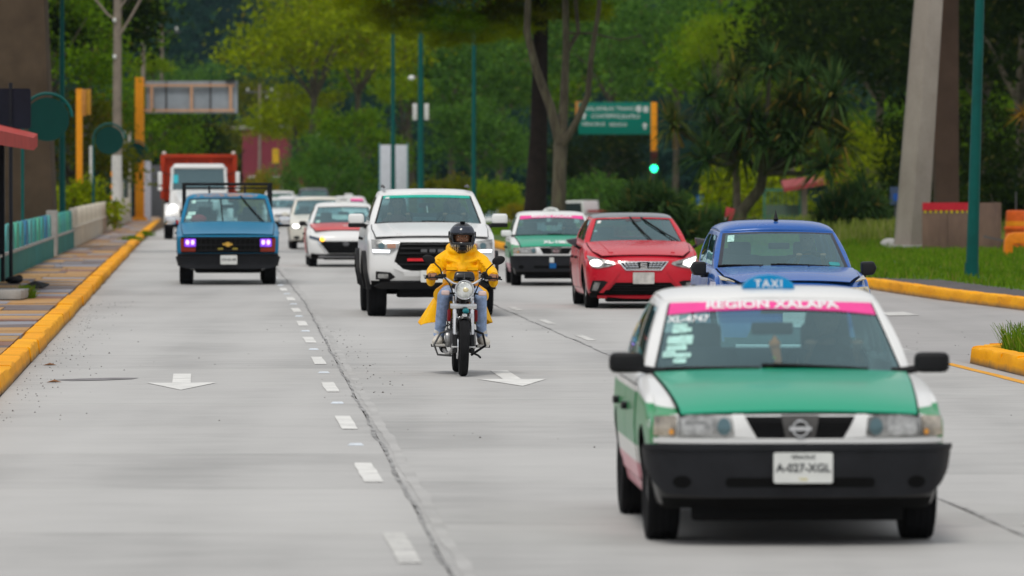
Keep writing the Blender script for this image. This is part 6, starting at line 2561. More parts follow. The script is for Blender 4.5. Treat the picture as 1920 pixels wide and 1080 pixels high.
seated('long-haired driver at the wheel of the nearest taxi', T1, C1, 1, mat('shirt_dark', (.05, .05, .06), .8), long_hair=True)
seated('grey-haired driver in the blue hatchback', BH, CBH, 1, mat('shirt_blue', (.10, .16, .28), .8), hair=mat('hair_grey', (.22, .22, .22), .6))
seated('driver of the white pickup in a pale shirt', WP, CWP, 1, mat('shirt_pale', (.45, .40, .40), .8))
seated('front passenger of the white pickup in a red top', WP, CWP, -1, mat('shirt_red', (.35, .12, .12), .8), long_hair=True)
seated('driver of the second green taxi', T2, C2, 1, mat('shirt_dark', (.05, .05, .06), .8))

# ================================================================== STREET FURNITURE AND BUILDINGS
M_lampgreen = mat('lamp_post_green', (0.0, 0.085, 0.075), 0.5, var=.2, scale=2)
M_teal_wall = mat('teal_wall', (0.02, 0.17, 0.15), 0.7, var=.25, scale=1.5)
M_cream_wall = mat('cream_wall', (0.50, 0.45, 0.36), 0.8, var=.18, scale=1.2)
M_orange = mat('orange_steel', (0.80, 0.30, 0.01), 0.5, var=.1)
M_beton = NT('bridge_concrete')
_q = M_beton.noise(1.2, 6, .65, M_beton.coord('Object', (1, 1, .5)))
_q2 = M_beton.noise(14, 4, .6, M_beton.coord('Object'))
M_beton.link(M_beton.ramp(M_beton.math('ADD', M_beton.math('MULTIPLY', _q, .75), M_beton.math('MULTIPLY', _q2, .25)), [(.35, (.25, .21, .18)), (.65, (.36, .31, .27))]), M_beton.b.inputs['Base Color'])
M_beton.b.inputs['Roughness'].default_value = .85
M_beton.bump(_q2, .3, .01)
M_beton = M_beton.m
M_bark = NT('bark')
_q = M_bark.noise(6, 6, .7, M_bark.coord('Object', (1, 1, .25)))
M_bark.link(M_bark.ramp(_q, [(.3, (.035, .028, .018)), (.55, (.10, .085, .055)), (.8, (.16, .17, .09))]), M_bark.b.inputs['Base Color'])
M_bark.b.inputs['Roughness'].default_value = .95
M_bark.bump(_q, .8, .03)
M_bark = M_bark.m
M_bark_dark = mat('bark_dark', (.018, .013, .011), .95, var=.4, scale=5, bump=.6)

# ---- boundary wall on the left: teal section with rounded boards, then cream
def boundary_wall(name, label, y0, y1, m_low, m_cols, hl, board_h, pitch, length, ledge_m):
    root = empty(name, (FX(y0), y0, 0), label=label, cat='wall')
    Lm = Matrix.Translation(-Vector(root.location))

    def add(nm, mb, m, **k):
        mb.v = [tuple(Vector(p) - root.location) for p in mb.v]
        return mb.build(nm, m, root, **k)
    vs, fs = [], []
    st = list(np.arange(y0, y1, 6.0)) + [y1]
    for Y in st:
        x, z = FX(Y), ZL(Y) + .10
        vs += [(x - .09, Y, z), (x + .09, Y, z), (x + .09, Y, z + hl), (x - .09, Y, z + hl)]
    for i in range(len(st) - 1):
        a, b = i * 4, i * 4 + 4
        fs += [(a + k, a + (k + 1) % 4, b + (k + 1) % 4, b + k) for k in range(4)]
    fs += [(3, 2, 1, 0), tuple(len(vs) - 4 + k for k in range(4))]
    add('low_wall', MB().add(vs, fs), m_low, smooth=0)
    vs = []
    for Y in st:
        x, z = FX(Y), ZL(Y) + .10 + hl + .002
        vs += [(x - .12, Y, z), (x + .12, Y, z), (x + .12, Y, z + .05), (x - .12, Y, z + .05)]
    add('ledge', MB().add(vs, fs), ledge_m, smooth=0)
    Y = y0 + length / 2 + .1
    k = 0
    while Y < y1 - length / 2:
        x, z = FX(Y), ZL(Y) + .15 + hl
        ang = math.atan((FX(Y + 1) - FX(Y - 1)) / 2)
        n = 10
        pts = [(-length / 2, 0)] + [(-length / 2 * math.cos(PI * i / n) ** 1 if i else -length / 2, board_h * (.42 + .58 * math.sin(PI * i / n))) for i in range(n + 1)] + [(length / 2, 0)]
        b = MB()
        vs = []
        for s in (-1, 1):
            for u, w in pts:
                vs.append((x - math.sin(-ang) * u * 1.0 + s * .06, Y + u, z + w))
        m = len(pts)
        b.add(vs, [tuple(range(m)), tuple(range(2 * m - 1, m - 1, -1))] + [(i, (i + 1) % m, (i + 1) % m + m, i + m) for i in range(m)])
        add('rounded_board', b, m_cols[k % len(m_cols)], smooth=0)
        Y += pitch
        k += 1
    return root


tcols = [mat('board_teal', (.03, .24, .22), .6), mat('board_green', (.05, .30, .20), .6), mat('board_teal', (.03, .24, .22), .6), mat('board_blue', (.02, .14, .25), .6), mat('board_seagreen', (.06, .27, .26), .6)]
boundary_wall('boundary_wall', 'low teal wall topped by rounded teal and blue boards along the pavement', 94, 132.5, M_teal_wall, tcols, .48, .50, 2.55, 1.75, M_conc)
boundary_wall('boundary_wall', 'short teal wall section next to the cream wall', 134.5, 150, M_teal_wall, tcols[:3], .48, .50, 2.55, 1.75, M_conc)
boundary_wall('boundary_wall', 'long cream wall with pale rounded boards behind the pavement', 150.2, 258, M_cream_wall, [mat('board_cream', (.58, .52, .42), .75), mat('board_sand', (.50, .45, .36), .75)], .55, .48, 3.0, 2.3, mat('ledge_cream', (.60, .55, .46), .8))
p = MB().box((0, 0, .55), (.24, .5, 1.1)).build('gate_post', M_conc, None, (FX(133.4) + .02, 133.4, .12), bevel=.02)
tag(p, 'grey concrete gate post between the two teal wall sections', 'post')

# ---- discs on bent poles
def disc_post(Y, label, k):
    x = FX(Y) - .18
    z0 = ZL(Y)
    root = empty('disc_post', (x, Y, z0 + .1), label=label, cat='post', group='green discs on bent poles')
    r = .52
    pts = [(0, 0, 0), (0, 0, 3.13)] + [(r - r * math.cos(a), 0, 3.13 + r * math.sin(a)) for a in np.linspace(.1, PI * .98, 16)]
    MB().tube(pts, .035, 8).build('bent_pole', M_lampgreen, root)
    MB().lathe([(-.02, .46), (.02, .46), (.02, .002)], 36, (r, .02, 3.11), 'Y').build('disc', mat('disc_green', (.0, .042, .034), .7, var=.12, scale=2), root)


disc_post(119.6, 'large dark green disc on bent pole nearest the red roof', 0)
disc_post(186, 'second green disc on bent pole, beside the utility pole', 1)
disc_post(257, 'third green disc in front of the orange gantry pole', 2)
disc_post(372, 'smallest and farthest green disc on bent pole', 3)

# ---- shelter with red roof and sign back
root = empty('shelter', (-9.05, 101, .15), label='bus shelter corner with red roof slab and black post', cat='shelter')
rf = MB().add([(-2.2, -16, 3.25), (1.35, -16, 2.56), (.62, -.4, 2.54), (-2.0, .2, 3.25), (-2.2, -16, 3.0), (1.35, -16, 2.34), (.62, -.4, 2.32), (-2.0, .2, 3.0), (.58, .9, 2.62), (.58, .9, 2.40)],
              [(0, 1, 2, 3), (7, 6, 5, 4), (0, 4, 5, 1), (1, 5, 6, 2), (2, 6, 9, 8), (3, 2, 8), (3, 8, 9, 7), (6, 7, 9), (3, 7, 4, 0)]).build('roof', worn('roof_red', (.42, .055, .045), (.30, .12, .10), .56, .7, 2.0), root)
MB().box((.02, 0, 1.2), (.10, .10, 2.44)).build('post', mat('post_black', (.012, .013, .018), .5), root)
MB().box((-1.6, 0, 1.4), (.10, .10, 2.8)).build('post', mat('post_black', (.012, .013, .018), .5), root)
MB().box((-1.3, -7, 1.3), (.05, 13.0, 2.4)).build('back_panel', mat('shelter_back', (.03, .025, .022), .7), root)
MB().box((-1.0, -7, .45), (.4, 10, .06)).build('bench', M_trimgrey, root)
root = empty('road_sign', (gx(20, 103), 103, .15), label='back of a dark square road sign above the red shelter roof', cat='sign')
MB().tube([(0, .05, 0), (0, .05, 3.55)], .035, 8).build('post', mat('post_black', (.012, .013, .018), .5), root)
MB().prism(rrect(-.36, 2.72, .37, 3.45, .05), -.012, .012, 'Y').build('sign_plate', mat('sign_back', (.008, .009, .018), .6, var=.3, scale=3), root)
MB().box((0, -.03, 3.08), (.06, .04, .74)).build('bracket', mat('post_black', (.012, .013, .018), .5), root)

# ---- pieces lying on the left pavement
o = MB().box((0, 0, .07), (.46, 1.5, .14)).build('concrete_block', M_conc, None, (gx(14, 86), 86.5, .16), bevel=.02)
tag(o, 'grey concrete block lying on the pavement by the grass tuft', 'block')
o = MB().add([(-.2, -.5, 0), (.16, -.4, .01), (.2, .4, .05), (-.05, .5, .10), (-.22, .3, .02)], [(0, 1, 2, 3, 4)]).build('rubber_mat', M_rubber, None, (gx(66, 94), 94, .165), smooth=0)
o.modifiers.new('s', 'SOLIDIFY').thickness = .02
tag(o, 'crumpled black rubber mat lying on the pavement', 'mat')
o = blob('rubbish_bag', MB().ball((0, 0, .06), (.16, .3, .07)).ball((.08, .1, .09), (.07, .12, .06)), M_rubber, None, .02, 3, (gx(26, 99), 99, .155))
tag(o, 'black bag lying at the foot of the shelter post', 'bag')


def tuft(name, label, X, Y, z, n, r, h, m):
    def f():
        a, q = random.random() * 2 * PI, abs(random.gauss(0, r))
        return (X + math.cos(a) * q, Y + math.sin(a) * q * 2)
    o = grass(name, label, f, n, h, .9, m, z)
    o['category'] = 'plant'
    return o


tuft('weed_tuft', 'green weed tuft growing beside the concrete block', gx(46, 87), 87.2, .15, 260, .09, .17, M_blade)
tuft('weed_tuft', 'weeds growing behind the yellow kerb near the cream wall', gx(247, 168), 168, .14, 300, .16, .14, M_blade)
tuft('weed_tuft', 'taller weeds growing on the kerb farther along', gx(262, 182), 185, .12, 300, .15, .16, M_blade)


# ---- lamp posts
def lamp_post(label, X, Y, r, h, lean=0.0, box=False, m=None, z=.12):
    root = empty('lamp_post', (X, Y, z), label=label, cat='lamp post', group='green lamp posts')
    n = 8
    MB().tube([(lean * t * h, 0, t * h) for t in np.linspace(0, 1, n)], [r * (1 - .45 * t) for t in np.linspace(0, 1, n)], 14).build('pole', m or M_lampgreen, root)
    MB().lathe([(0, r * 1.9), (.04, r * 1.9), (.05, r * 1.15), (.30, r * 1.12)], 14, axis='Z').build('base_plate', m or M_lampgreen, root)
    MB().tube([(lean * h, 0, h - .05), (lean * h - .5, -.1, h + .35), (lean * h - 1.5, -.2, h + .5)], .04, 8).build('arm', m or M_lampgreen, root)
    MB().box((lean * h - 1.75, -.22, h + .48), (.6, .25, .12)).build('lamp_head', M_trimgrey, root, bevel=.03)
    if box:
        for s in (-1, 1):
            MB().box((s * (r + .09), -.03, 4.8), (.19, .15, .68)).build('equipment_box', mat('box_pale', (.62, .62, .60), .5), root, bevel=.02)
        MB().ball((-.38, -.1, 6.2), (.14, .12, .10), 12, 8).build('camera_dome', M_pw, root)
        MB().tube([(0, 0, 6.25), (-.35, -.08, 6.25)], .025, 6).build('camera_arm', M_trimgrey, root)
    return root


lamp_post('tall dark green lamp post on the median grass at right', gx(1822, 105), 105, .115, 9.5, .0275)
lamp_post('green lamp post behind the left wall by the largest disc', gx(117, 150), 150, .085, 9.0, 0)
lamp_post('green lamp post standing in front of the white banner', gx(737, 258), 258, .12, 10.6, 0, z=ZR(258) + .12)
lamp_post('green lamp post carrying pale boxes and a camera', gx(789, 236), 236, .15, 10.4, 0, box=True, z=ZR(236) + .12)
lamp_post('slim green lamp post left of the dark tree trunk', gx(888, 192), 192, .09, 9.5, .002, z=ZR(192) + .12)

# banner frame
root = empty('banner', (gx(738, 261), 261, ZR(261) + .12), label='tall white banner panel behind the green lamp post', cat='banner')
MB().box((0, 0, 2.35), (1.22, .06, 2.75)).build('panel', mat('banner_white', (.62, .64, .70), .6, var=.08), root, bevel=.01)
for s in (-1, 1):
    MB().box((s * .64, 0, 1.9), (.06, .08, 3.8)).build('frame_post', mat('frame_teal', (.15, .30, .32), .5), root)

# ---- utility pole
def utility_pole(label, X, Y, z, h, r, braces=True, stripes=False, lean=0):
    root = empty('utility_pole', (X, Y, z), label=label, cat='pole')
    MB().tube([(0, 0, 0), (lean * .5, 0, h * .5), (lean, 0, h)], [r, r * .85, r * .7], 12).build('pole', mat('pole_concrete', (.24, .20, .16), .85, var=.2, scale=3), root)
    if stripes:
        MB().lathe([(0, r * 1.05), (2.3, r * 1.0)], 14, (0, 0, .45), 'Z').build('painted_base', mat('base_white', (.62, .61, .58), .7), root)
        for k in range(4):
            MB().box((-r * .95, -.05, .7 + k * .45), (.10, .10, .18)).build('orange_marker', M_orange, root, bevel=.02)
    if braces:
        MB().tube([(-.02, -.1, 7.75), (-.35, -.12, 8.0), (-.75, -.15, 8.5), (-1.2, -.2, 9.1)], .05, 6).build('brace', mat('pole_concrete', (.24, .20, .16), .85), root)
        MB().tube([(.06, -.1, 7.1), (.55, -.12, 7.9), (1.0, -.15, 8.7), (1.4, -.2, 9.3)], .05, 6).build('brace', mat('pole_concrete', (.24, .20, .16), .85), root)
        MB().tube([(.06, -.1, 8.1), (.4, -.12, 8.6), (.7, -.15, 9.0)], .045, 6).build('brace', mat('pole_concrete', (.24, .20, .16), .85), root)
        for zz in (7.75, 6.4):
            MB().ball((-.06, -.16, zz), (.07, .07, .09), 10, 6).build('insulator', M_plate, root)
    MB().box((0, 0, h - .6), (2.2, .12, .12)).build('cross_arm', M_trimgrey, root)
    return root


utility_pole('grey utility pole with braces and white base left of the orange gantry', gx(219, 212), 212, ZL(212) + .1, 10.5, .19, True, True, .05)
utility_pole('distant utility pole right above the gantry post', gx(269, 320), 320, -1.0, 14, .14, False)
for (px, Yp, lb) in ((304, 350, 'far utility pole over the gantry sign'), (487, 430, 'far thin pole in front of the red building'), (521, 470, 'far pale pole right of the red building')):
    rt = utility_pole(lb, gx(px, Yp), Yp, -1.5, 13 if px < 400 else 10.5, .13, False)
    for s in (-.9, 0, .9):
        MB().lathe([(0, .06), (.16, .09), (.2, .03)], 10, (s, 0, (13 if px < 400 else 10.5) - .5), 'Z').build('insulator', M_plate, rt)

# ---- orange signal post and gantry (left)
root = empty('traffic_signal', (gx(149, 205), 205, ZL(205)), label='orange traffic signal post seen from behind over the cream wall', cat='traffic light')
MB().box((0, 0, 2.6), (.22, .22, 5.2)).build('post', M_orange, root, bevel=.02)
MB().box((.17, -.02, 4.7), (.16, .2, .96)).build('signal_bracket', mat('orange_dull', (.50, .22, .05), .6), root, bevel=.02)
MB().box((.34, 0, 4.72), (.15, .3, .92)).build('signal_head', mat('orange_brown', (.45, .22, .02), .6), root, bevel=.03)
root = empty('sign_gantry', (gx(262, 258), 258, ZL(258) + .08), label='orange cantilever gantry carrying the grey back of a road sign', cat='gantry')
MB().box((0, 0, 3.3), (.40, .40, 6.5)).build('post', M_orange, root, bevel=.03)
MB().box((0, 0, .12), (.72, .72, .24), taper=.8).build('foot', M_orange, root)
M_ofr = mat('orange_faded', (.62, .36, .22), .6)
sg = MB().box((2.35, .12, 5.65), (4.15, .05, 1.46)).build('sign_panel', mat('sign_grey', (.32, .36, .40), .5, var=.15, scale=1.5), root)
for zz in (5.05, 6.18):
    MB().box((2.25, -.03, zz), (4.1, .10, .10)).build('rail', M_ofr, root)
for x in (.55, 2.35, 4.12):
    MB().box((x, -.05, 5.6), (.13, .08, 1.25)).build('strut', M_ofr, root)
for x in (1.2, 3.2):
    MB().box((x, .07, 5.65), (.08, .05, 1.4)).build('rib', M_trimgrey, sg)
MB().box((4.12, 0, 6.42), (.5, .4, .07)).build('end_cap', M_black, root)
# small roadside pieces near the gantry
for px, Y, w, h, lb in ((232, 275, .16, 4.3, 'pale timber post left of the gantry'), (243, 280, .14, 4.3, 'second pale timber post left of the gantry')):
    o = MB().box((0, 0, h / 2), (w, w, h)).box((0, 0, h - .9), (w * 1.4, w * 1.2, .1)).build('timber_post', mat('post_pale', (.40, .38, .33), .8), None, (gx(px, Y), Y, ZL(Y) + .1))
    tag(o, lb, 'post')
for px, Y, w, lb in ((276, 262, .34, 'white bollard right beside the gantry foot'), (294, 300, .62, 'dark grey cabinet behind the gantry foot')):
    o = MB().box((0, 0, 1.4), (w, .4, 2.8)).build('cabinet' if w > .5 else 'bollard', M_trimgrey if w > .5 else mat('bollard_pale', (.45, .45, .50), .6), None, (gx(px, Y), Y, ZL(Y) + .05), bevel=.03)
    tag(o, lb, 'cabinet' if w > .5 else 'bollard')
o = MB().tube([(0, 0, 0), (0, 0, 2.6)], .07, 8).build('bollard', mat('base_white', (.62, .61, .58), .7), None, (gx(171, 220), 220, .6))
tag(o, 'white slim marker post behind the cream wall', 'post')

# ---- pedestrian bridge legs
root = empty('footbridge', (0, 147, 0), label='concrete footbridge whose leaning legs stand on both sides of the street', cat='bridge')


def leg(name, bot, top, h, y0, y1, m=None):
    vs = [(bot[0], y0, 0), (bot[1], y0, 0), (bot[1], y1, 0), (bot[0], y1, 0), (top[0], y0 + .1, h), (top[1], y0 + .1, h), (top[1], y1 - .1, h), (top[0], y1 - .1, h)]
    return MB().add(vs, [(3, 2, 1, 0), (4, 5, 6, 7), (0, 1, 5, 4), (1, 2, 6, 5), (2, 3, 7, 6), (3, 0, 4, 7)]).build(name, m or M_beton, root, bevel=.03)


leg('left_leg', (-14.6, -11.74), (-13.9, -12.08), 8.5, -.6, .9, mat('shaded_concrete', (.080, .056, .036), .9, var=.25, scale=1.2))  # shade on the left leg is put into its darker brown colour
# right front leg: two faces meeting in a ridge
h = 8.5
x0, x1 = gx(1678, 147), gx(1738, 147)
u0, u1 = x0 + .70, x1 + .52
vs = [(x0, .25, 0), (x0 + .36, -.25, 0), (x1, -.10, 0), (x1, .8, 0), (x0, .8, 0), (u0, .25, h), (u0 + .30, -.25, h), (u1, -.10, h), (u1, .8, h), (u0, .8, h)]
lf = MB().add(vs, [(4, 3, 2, 1, 0), (5, 6, 7, 8, 9)] + [(i, (i + 1) % 5, (i + 1) % 5 + 5, i + 5) for i in range(5)]).build('right_front_leg', M_beton, root, bevel=.02)
x2, x3 = gx(1752, 152), gx(1794, 152)
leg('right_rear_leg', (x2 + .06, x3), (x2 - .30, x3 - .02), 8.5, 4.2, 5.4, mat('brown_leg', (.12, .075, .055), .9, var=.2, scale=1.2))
MB().box((-1.2, 1.9, 8.95), (30, 2.6, .9)).build('deck', M_beton, root, bevel=.05)
for s in (.7, 3.1):
    MB().box((-1.2, s, 9.95), (30, .08, 1.1)).build('parapet', M_beton, root)
MB().box((x0 + .42, .25, .06), (1.15, 1.3, .22)).build('footing', M_conc, root, (0, 0, .08), bevel=.03)

# ---- planter box with red band, orange barrels
root = empty('timber_hoarding', (gx(1802, 145), 145.2, .12), label='brown timber hoarding with red and yellow band behind the concrete leg', cat='hoarding')
bw = 1.96
M_ply = NT('plywood')
_q = M_ply.noise(3, 5, .65, M_ply.coord('Object', (1, 1, .35)))
M_ply.link(M_ply.ramp(_q, [(.3, (.11, .065, .05)), (.7, (.20, .12, .085))]), M_ply.b.inputs['Base Color'])
M_ply.b.inputs['Roughness'].default_value = .8
for k in range(3):
    MB().box((-bw / 2 + bw * (k + .5) / 3, 0, .62), (bw / 3 - .015, .05, 1.22)).build('board', M_ply.m, root, bevel=.004)
MB().box((bw / 2 + .03, .8, .62), (.05, 1.6, 1.22)).build('board', M_ply.m, root, bevel=.004)
bd = MB().box((-.37, -.034, 1.13), (1.2, .012, .20)).build('red_band', mat('band_red', (.52, .02, .035), .6), root)
for k in range(9):
    MB().box((-.90 + k * .135, -.036, 1.0), (.055, .008, .075)).build('yellow_mark', mat('band_yellow', (.55, .42, .02), .6), bd)
root = empty('traffic_drum', (gx(1908, 147), 147.5, .12), label='tall orange traffic drum at the right edge behind the lamp post', cat='traffic drum')
M_or2 = mat('drum_orange', (.70, .12, .015), .5, var=.2)
MB().lathe([(0, .36), (.08, .36), (.09, .30), (.5, .28), (.52, .31), (.58, .31), (.6, .27), (1.0, .25), (1.02, .2)], 20, axis='Z').build('drum', M_or2, root)
MB().lathe([(.62, .272), (.74, .27)], 20, axis='Z').build('reflective_band', M_orange, root)
MB().tube([(0, 0, 1.0), (0, 0, 1.5)], .015, 6).build('rod', M_trimgrey, root)
root = empty('traffic_barrier', (gx(1905, 135), 135, .12), label='low orange plastic barrier half cut by the right edge', cat='barrier')
pts = [(-.30, 0), (-.27, .40), (-.20, .52), (-.05, .57), (.7, .57), (.8, .0), (.4, 0), (.4, .30), (-.08, .30), (-.10, 0)]
MB().prism(pts, -.2, .2, 'Y').build('body', mat('barrier_orange', (.78, .22, .01), .5, var=.15), root, bevel=.03)
MB().box((-.3, .35, .38), (.9, .05, .05), rot=Matrix.Rotation(R(12), 3, 'Y')).build('rail', M_trimgrey, root)
o = blob('boulder', MB().ball((0, 0, .1), (.26, .2, .18)).ball((.15, .05, .12), (.14, .14, .14)), mat('stone_pale', (.42, .41, .40), .9, bump=.5), None, .03, 2, (gx(1668, 150), 150, .12))
tag(o, 'pale boulder at the foot of the leaning concrete leg', 'stone')

# ---- green direction sign with signal (right)
Y = 288
root = empty('direction_sign', (gx(1226, Y), Y, -.9), label='green direction sign with white lettering on an orange signal post', cat='sign')
S_ = FPX / Y


def zz(py):
    return CAMH + (332 - py) / S_ + .9


MB().box((0, 0, zz(240)), (.30, .3, zz(192) - zz(288))).build('orange_column', M_orange, root, bevel=.03)
MB().box((0, .2, zz(260) / 2), (.22, .22, zz(260))).build('post', M_trimgrey, root)
sw = 137 / S_
sp_ = MB().box((-sw / 2 - .12, 0, (zz(192) + zz(252)) / 2), (sw, .06, zz(192) - zz(252))).build('sign_panel', mat('sign_green', (.0, .17, .12), .4, var=.06), root, bevel=.02)
MB().box((-sw - .05, .1, zz(208)), (.45, .2, zz(190) - zz(226))).build('beam_end', mat('orange_dull', (.50, .22, .05), .6), root)


def sign_text(t, x, py, sz):
    text_on('sign_text', t, sz, lambda u, v: (-sw - .12 + x + u, -.036, zz(py) + v), mat('sign_white', (.55, .60, .58), .5), sp_, bold=.004)


sign_text('XALAPA', .85, 204, .30)
sign_text('LAS TRANCAS', 2.25, 204, .28)
sign_text('COATEPEC', 1.35, 218, .28)
sign_text('CENTRO', 2.55, 219, .28)
sign_text('VERACRUZ', .75, 233, .24)
sign_text('MEXICO', 2.0, 234, .24)
for (x, py) in ((.28, 217), (3.35, 236)):
    pts = [(-.16, 0), (0, .18), (.16, 0), (.06, 0), (.06, -.18), (-.06, -.18), (-.06, 0)]
    MB().prism([(-sw - .12 + x + u, zz(py) + w) for u, w in pts], -.038, -.032, 'Y').build('sign_arrow', mat('sign_white', (.55, .60, .58), .5), sp_)
for (x, py) in ((3.05, 204), (3.40, 205)):
    MB().prism([(-sw - .12 + x + u, zz(py) + w) for u, w in rrect(-.13, -.16, .13, .16, .08)], -.038, -.032, 'Y').build('route_shield', mat('sign_white', (.55, .60, .58), .5), sp_)
hd = MB().box((0, -.12, zz(304)), (.34, .25, zz(284) - zz(326))).build('signal_head', mat('signal_brown', (.16, .08, .05), .6), root, bevel=.03)
for py, mm in ((291, mat('lens_dark_red', (.12, .02, .02), .3)), (303, mat('lens_dark_amber', (.12, .06, .02), .3)), (316, mat('lens_green_lit', (.05, .9, .4), .4, emit=(.02, 1.0, .42), estr=3.5))):
    l = MB().lathe([(-.25, .19), (-.29, .17), (-.30, .002)], 18, (0, 0, zz(py)), 'Y').build('signal_lens', mm, hd)
    MB().lathe([(-.25, .20), (-.40, .20), (-.40, .19), (-.25, .19)], 18, (0, .0, zz(py)), 'Y', close=True).build('lens_hood', M_black, hd)

# ---- shelter across the road on the right
Y = 236
root = empty('bus_shelter', (gx(1475, Y), Y, -.6), label='bus shelter with red roof and green mesh side under the spiky tree', cat='shelter')
S_ = FPX / Y
fz = lambda py: CAMH + (332 - py) / S_ + .6
fx = lambda px: (px - 1475) / S_
MB().add([(fx(1468), -1, fz(352)), (fx(1592), -1, fz(330)), (fx(1592), 1.5, fz(322)), (fx(1468), 1.5, fz(338)), (fx(1468), -1, fz(360)), (fx(1592), -1, fz(338)), (fx(1592), 1.5, fz(330)), (fx(1468), 1.5, fz(346))],
         [(0, 1, 2, 3), (7, 6, 5, 4), (0, 4, 5, 1), (1, 5, 6, 2), (2, 6, 7, 3), (3, 7, 4, 0)]).build('roof', mat('shelter_red', (.30, .05, .05), .6), root)
for px in (1508, 1588):
    MB().box((fx(px), 0, fz(345) / 2), (.22, .22, fz(345))).build('column', mat('column_beige', (.36, .32, .25), .8), root)
fr = MB()
for px in (1432, 1500):
    fr.box((fx(px), -.3, fz(355) / 2), (.08, .08, fz(355)))
fr.box((fx(1466), -.3, fz(356)), (fx(1500) - fx(1432), .08, .10))
fr.box((fx(1466), -.3, fz(405)), (fx(1500) - fx(1432), .06, .06))
for k in range(9):
    fr.box((fx(1432 + 7.5 * (k + .5)), -.3, (fz(356) + .3) / 2), (.03, .03, fz(356) - .3))
fr.build('mesh_screen', mat('mesh_green', (.05, .16, .10), .6), root)
MB().box((fx(1470), .5, fz(400)), (1.4, .1, .7)).build('back_panel', mat('panel_dim', (.10, .13, .10), .7), root)
# warning signs
root = empty('warning_sign', (gx(1327, 262), 262, -.9), label='small yellow diamond warning sign right of the green signal', cat='sign')
MB().prism([(-.36, 2.45), (0, 2.09), (.36, 2.45), (0, 2.81)], -.012, .012, 'Y').build('sign_plate', mat('sign_yellow', (.62, .42, .06), .5), root)
MB().prism([(-.10, 2.36), (.10, 2.36), (.0, 2.6)], -.016, -.013, 'Y').build('sign_mark', M_ink, root)
MB().tube([(0, .04, 0), (0, .04, 2.6)], .03, 6).build('post', M_trimgrey, root)
MB().box((-.36, 0, 1.85), (.30, .02, .42)).build('blue_plate', mat('plate_blue', (.01, .10, .32), .5), root)
root = empty('chevron_marker', (gx(1366, 170), 170, .12), label='red and white marker board above the blue hatchback roof', cat='sign')
MB().box((0, 0, .72), (.26, .03, .5), rot=Matrix.Rotation(R(14), 3, 'Y')).build('board', mat('marker_red', (.55, .06, .08), .5), root)
MB().box((-.08, -.02, .62), (.12, .02, .12), rot=Matrix.Rotation(R(14), 3, 'Y')).build('white_mark', M_plate, root)
MB().tube([(0, .02, 0), (0, .02, .6)], .025, 6).build('post', M_trimgrey, root)
root = empty('information_sign', (gx(1679, 175), 175, .1), label='small blue information sign left of the leaning concrete leg', cat='sign')
MB().prism(rrect(-.17, 1.05, .17, 1.6, .03), -.01, .01, 'Y').build('sign_plate', mat('sign_slate', (.06, .09, .16), .5), root)
MB().box((.03, -.014, 1.28), (.2, .006, .22)).build('symbol', mat('plate_blue2', (.02, .10, .42), .5), root)
MB().tube([(0, .04, 0), (0, .04, 1.5)], .03, 6).build('post', M_trimgrey, root)
o = MB().lathe([(0, .10), (2.3, .09), (2.32, .16), (2.55, .17), (2.6, .05)], 12, axis='Z').build('bollard', mat('stone_post', (.26, .22, .19), .85), None, (gx(585, 330), 330, -.9))
tag(o, 'grey stone post with rounded head above the dark off-road car', 'post')
root = empty('small_sign', (gx(517, 380), 380, -1.3), label='small yellow sign in front of the red building', cat='sign')
MB().prism(rrect(-.22, 4.2, .22, 5.2, .1), -.012, .012, 'Y').build('sign_plate', mat('sign_yellow2', (.62, .38, .02), .5), root)
MB().tube([(0, .04, 0), (0, .04, 5)], .04, 6).build('post', M_trimgrey, root)
root = empty('floodlight', (gx(592, 360), 360, -1.3), label='grey floodlight on a thin pole in front of the yellow-green tree', cat='lamp')
MB().tube([(0, 0, 0), (0, 0, 5.8)], .06, 8).build('post', M_trimgrey, root)
MB().box((.12, -.1, 6.0), (.55, .2, .3), rot=Matrix.Rotation(R(-35), 3, 'Y')).build('lamp_head', M_silver, root, bevel=.05)


# ---- buildings far behind
def house(name, label, X, Y, w, d, z0, h, m, roof_m, wins, cornice=True):
    root = empty(name, (X, Y, z0), label=label, cat='building')
    b = MB().box((0, d / 2, h / 2), (w, d, h)).build('wall', m, root)
    MB().box((0, d / 2, h + .12), (w + .4, d + .4, .24)).build('roof', roof_m, root, bevel=.03)
    for (x, z, ww, hh) in wins:
        f = MB().box((x, -.02, z), (ww + .16, .06, hh + .16)).build('window', M_plate, root)
        MB().box((x, -.055, z), (ww, .02, hh)).build('pane', mat('pane_dark', (.03, .04, .05), .1), f)
    return root


M_redw = mat('wall_red', (.20, .035, .05), .7, var=.15, scale=1)
house('red_building', 'dark red building with white cornice behind the dump truck', gx(498, 430), 430, 3.5, 6, -1.7, 7.3, M_redw, mat('cornice_pale', (.45, .42, .42), .7), [(-.8, 3.2, .8, 1.0), (.8, 3.2, .8, 1.0)])
house('red_building', 'lower dark red annex right of the red building', gx(545, 445), 447, 2.6, 5, -1.7, 4.4, M_redw, M_redw, [(.2, 2.6, .7, .8)])
M_wh = mat('wall_white', (.62, .60, .57), .8, var=.12, scale=1)
house('white_house', 'small white house among the trees under the gantry sign', gx(425, 520), 520, 2.4, 4, -1.7, 8.0, M_wh, M_wh, [(-.4, 5.4, .6, .8), (.6, 3.2, .6, .8)])
house('white_house', 'white roof-top house just above the red building', gx(468, 560), 560, 2.2, 4, -1.7, 9.2, M_wh, M_wh, [(0, 7.2, .7, .8)])
house('white_house', 'beige house peeping out left of the white houses', gx(405, 500), 500, 1.6, 4, -1.7, 6.5, mat('wall_beige', (.50, .44, .33), .8), M_wh, [(0, 4.2, .5, .7)])

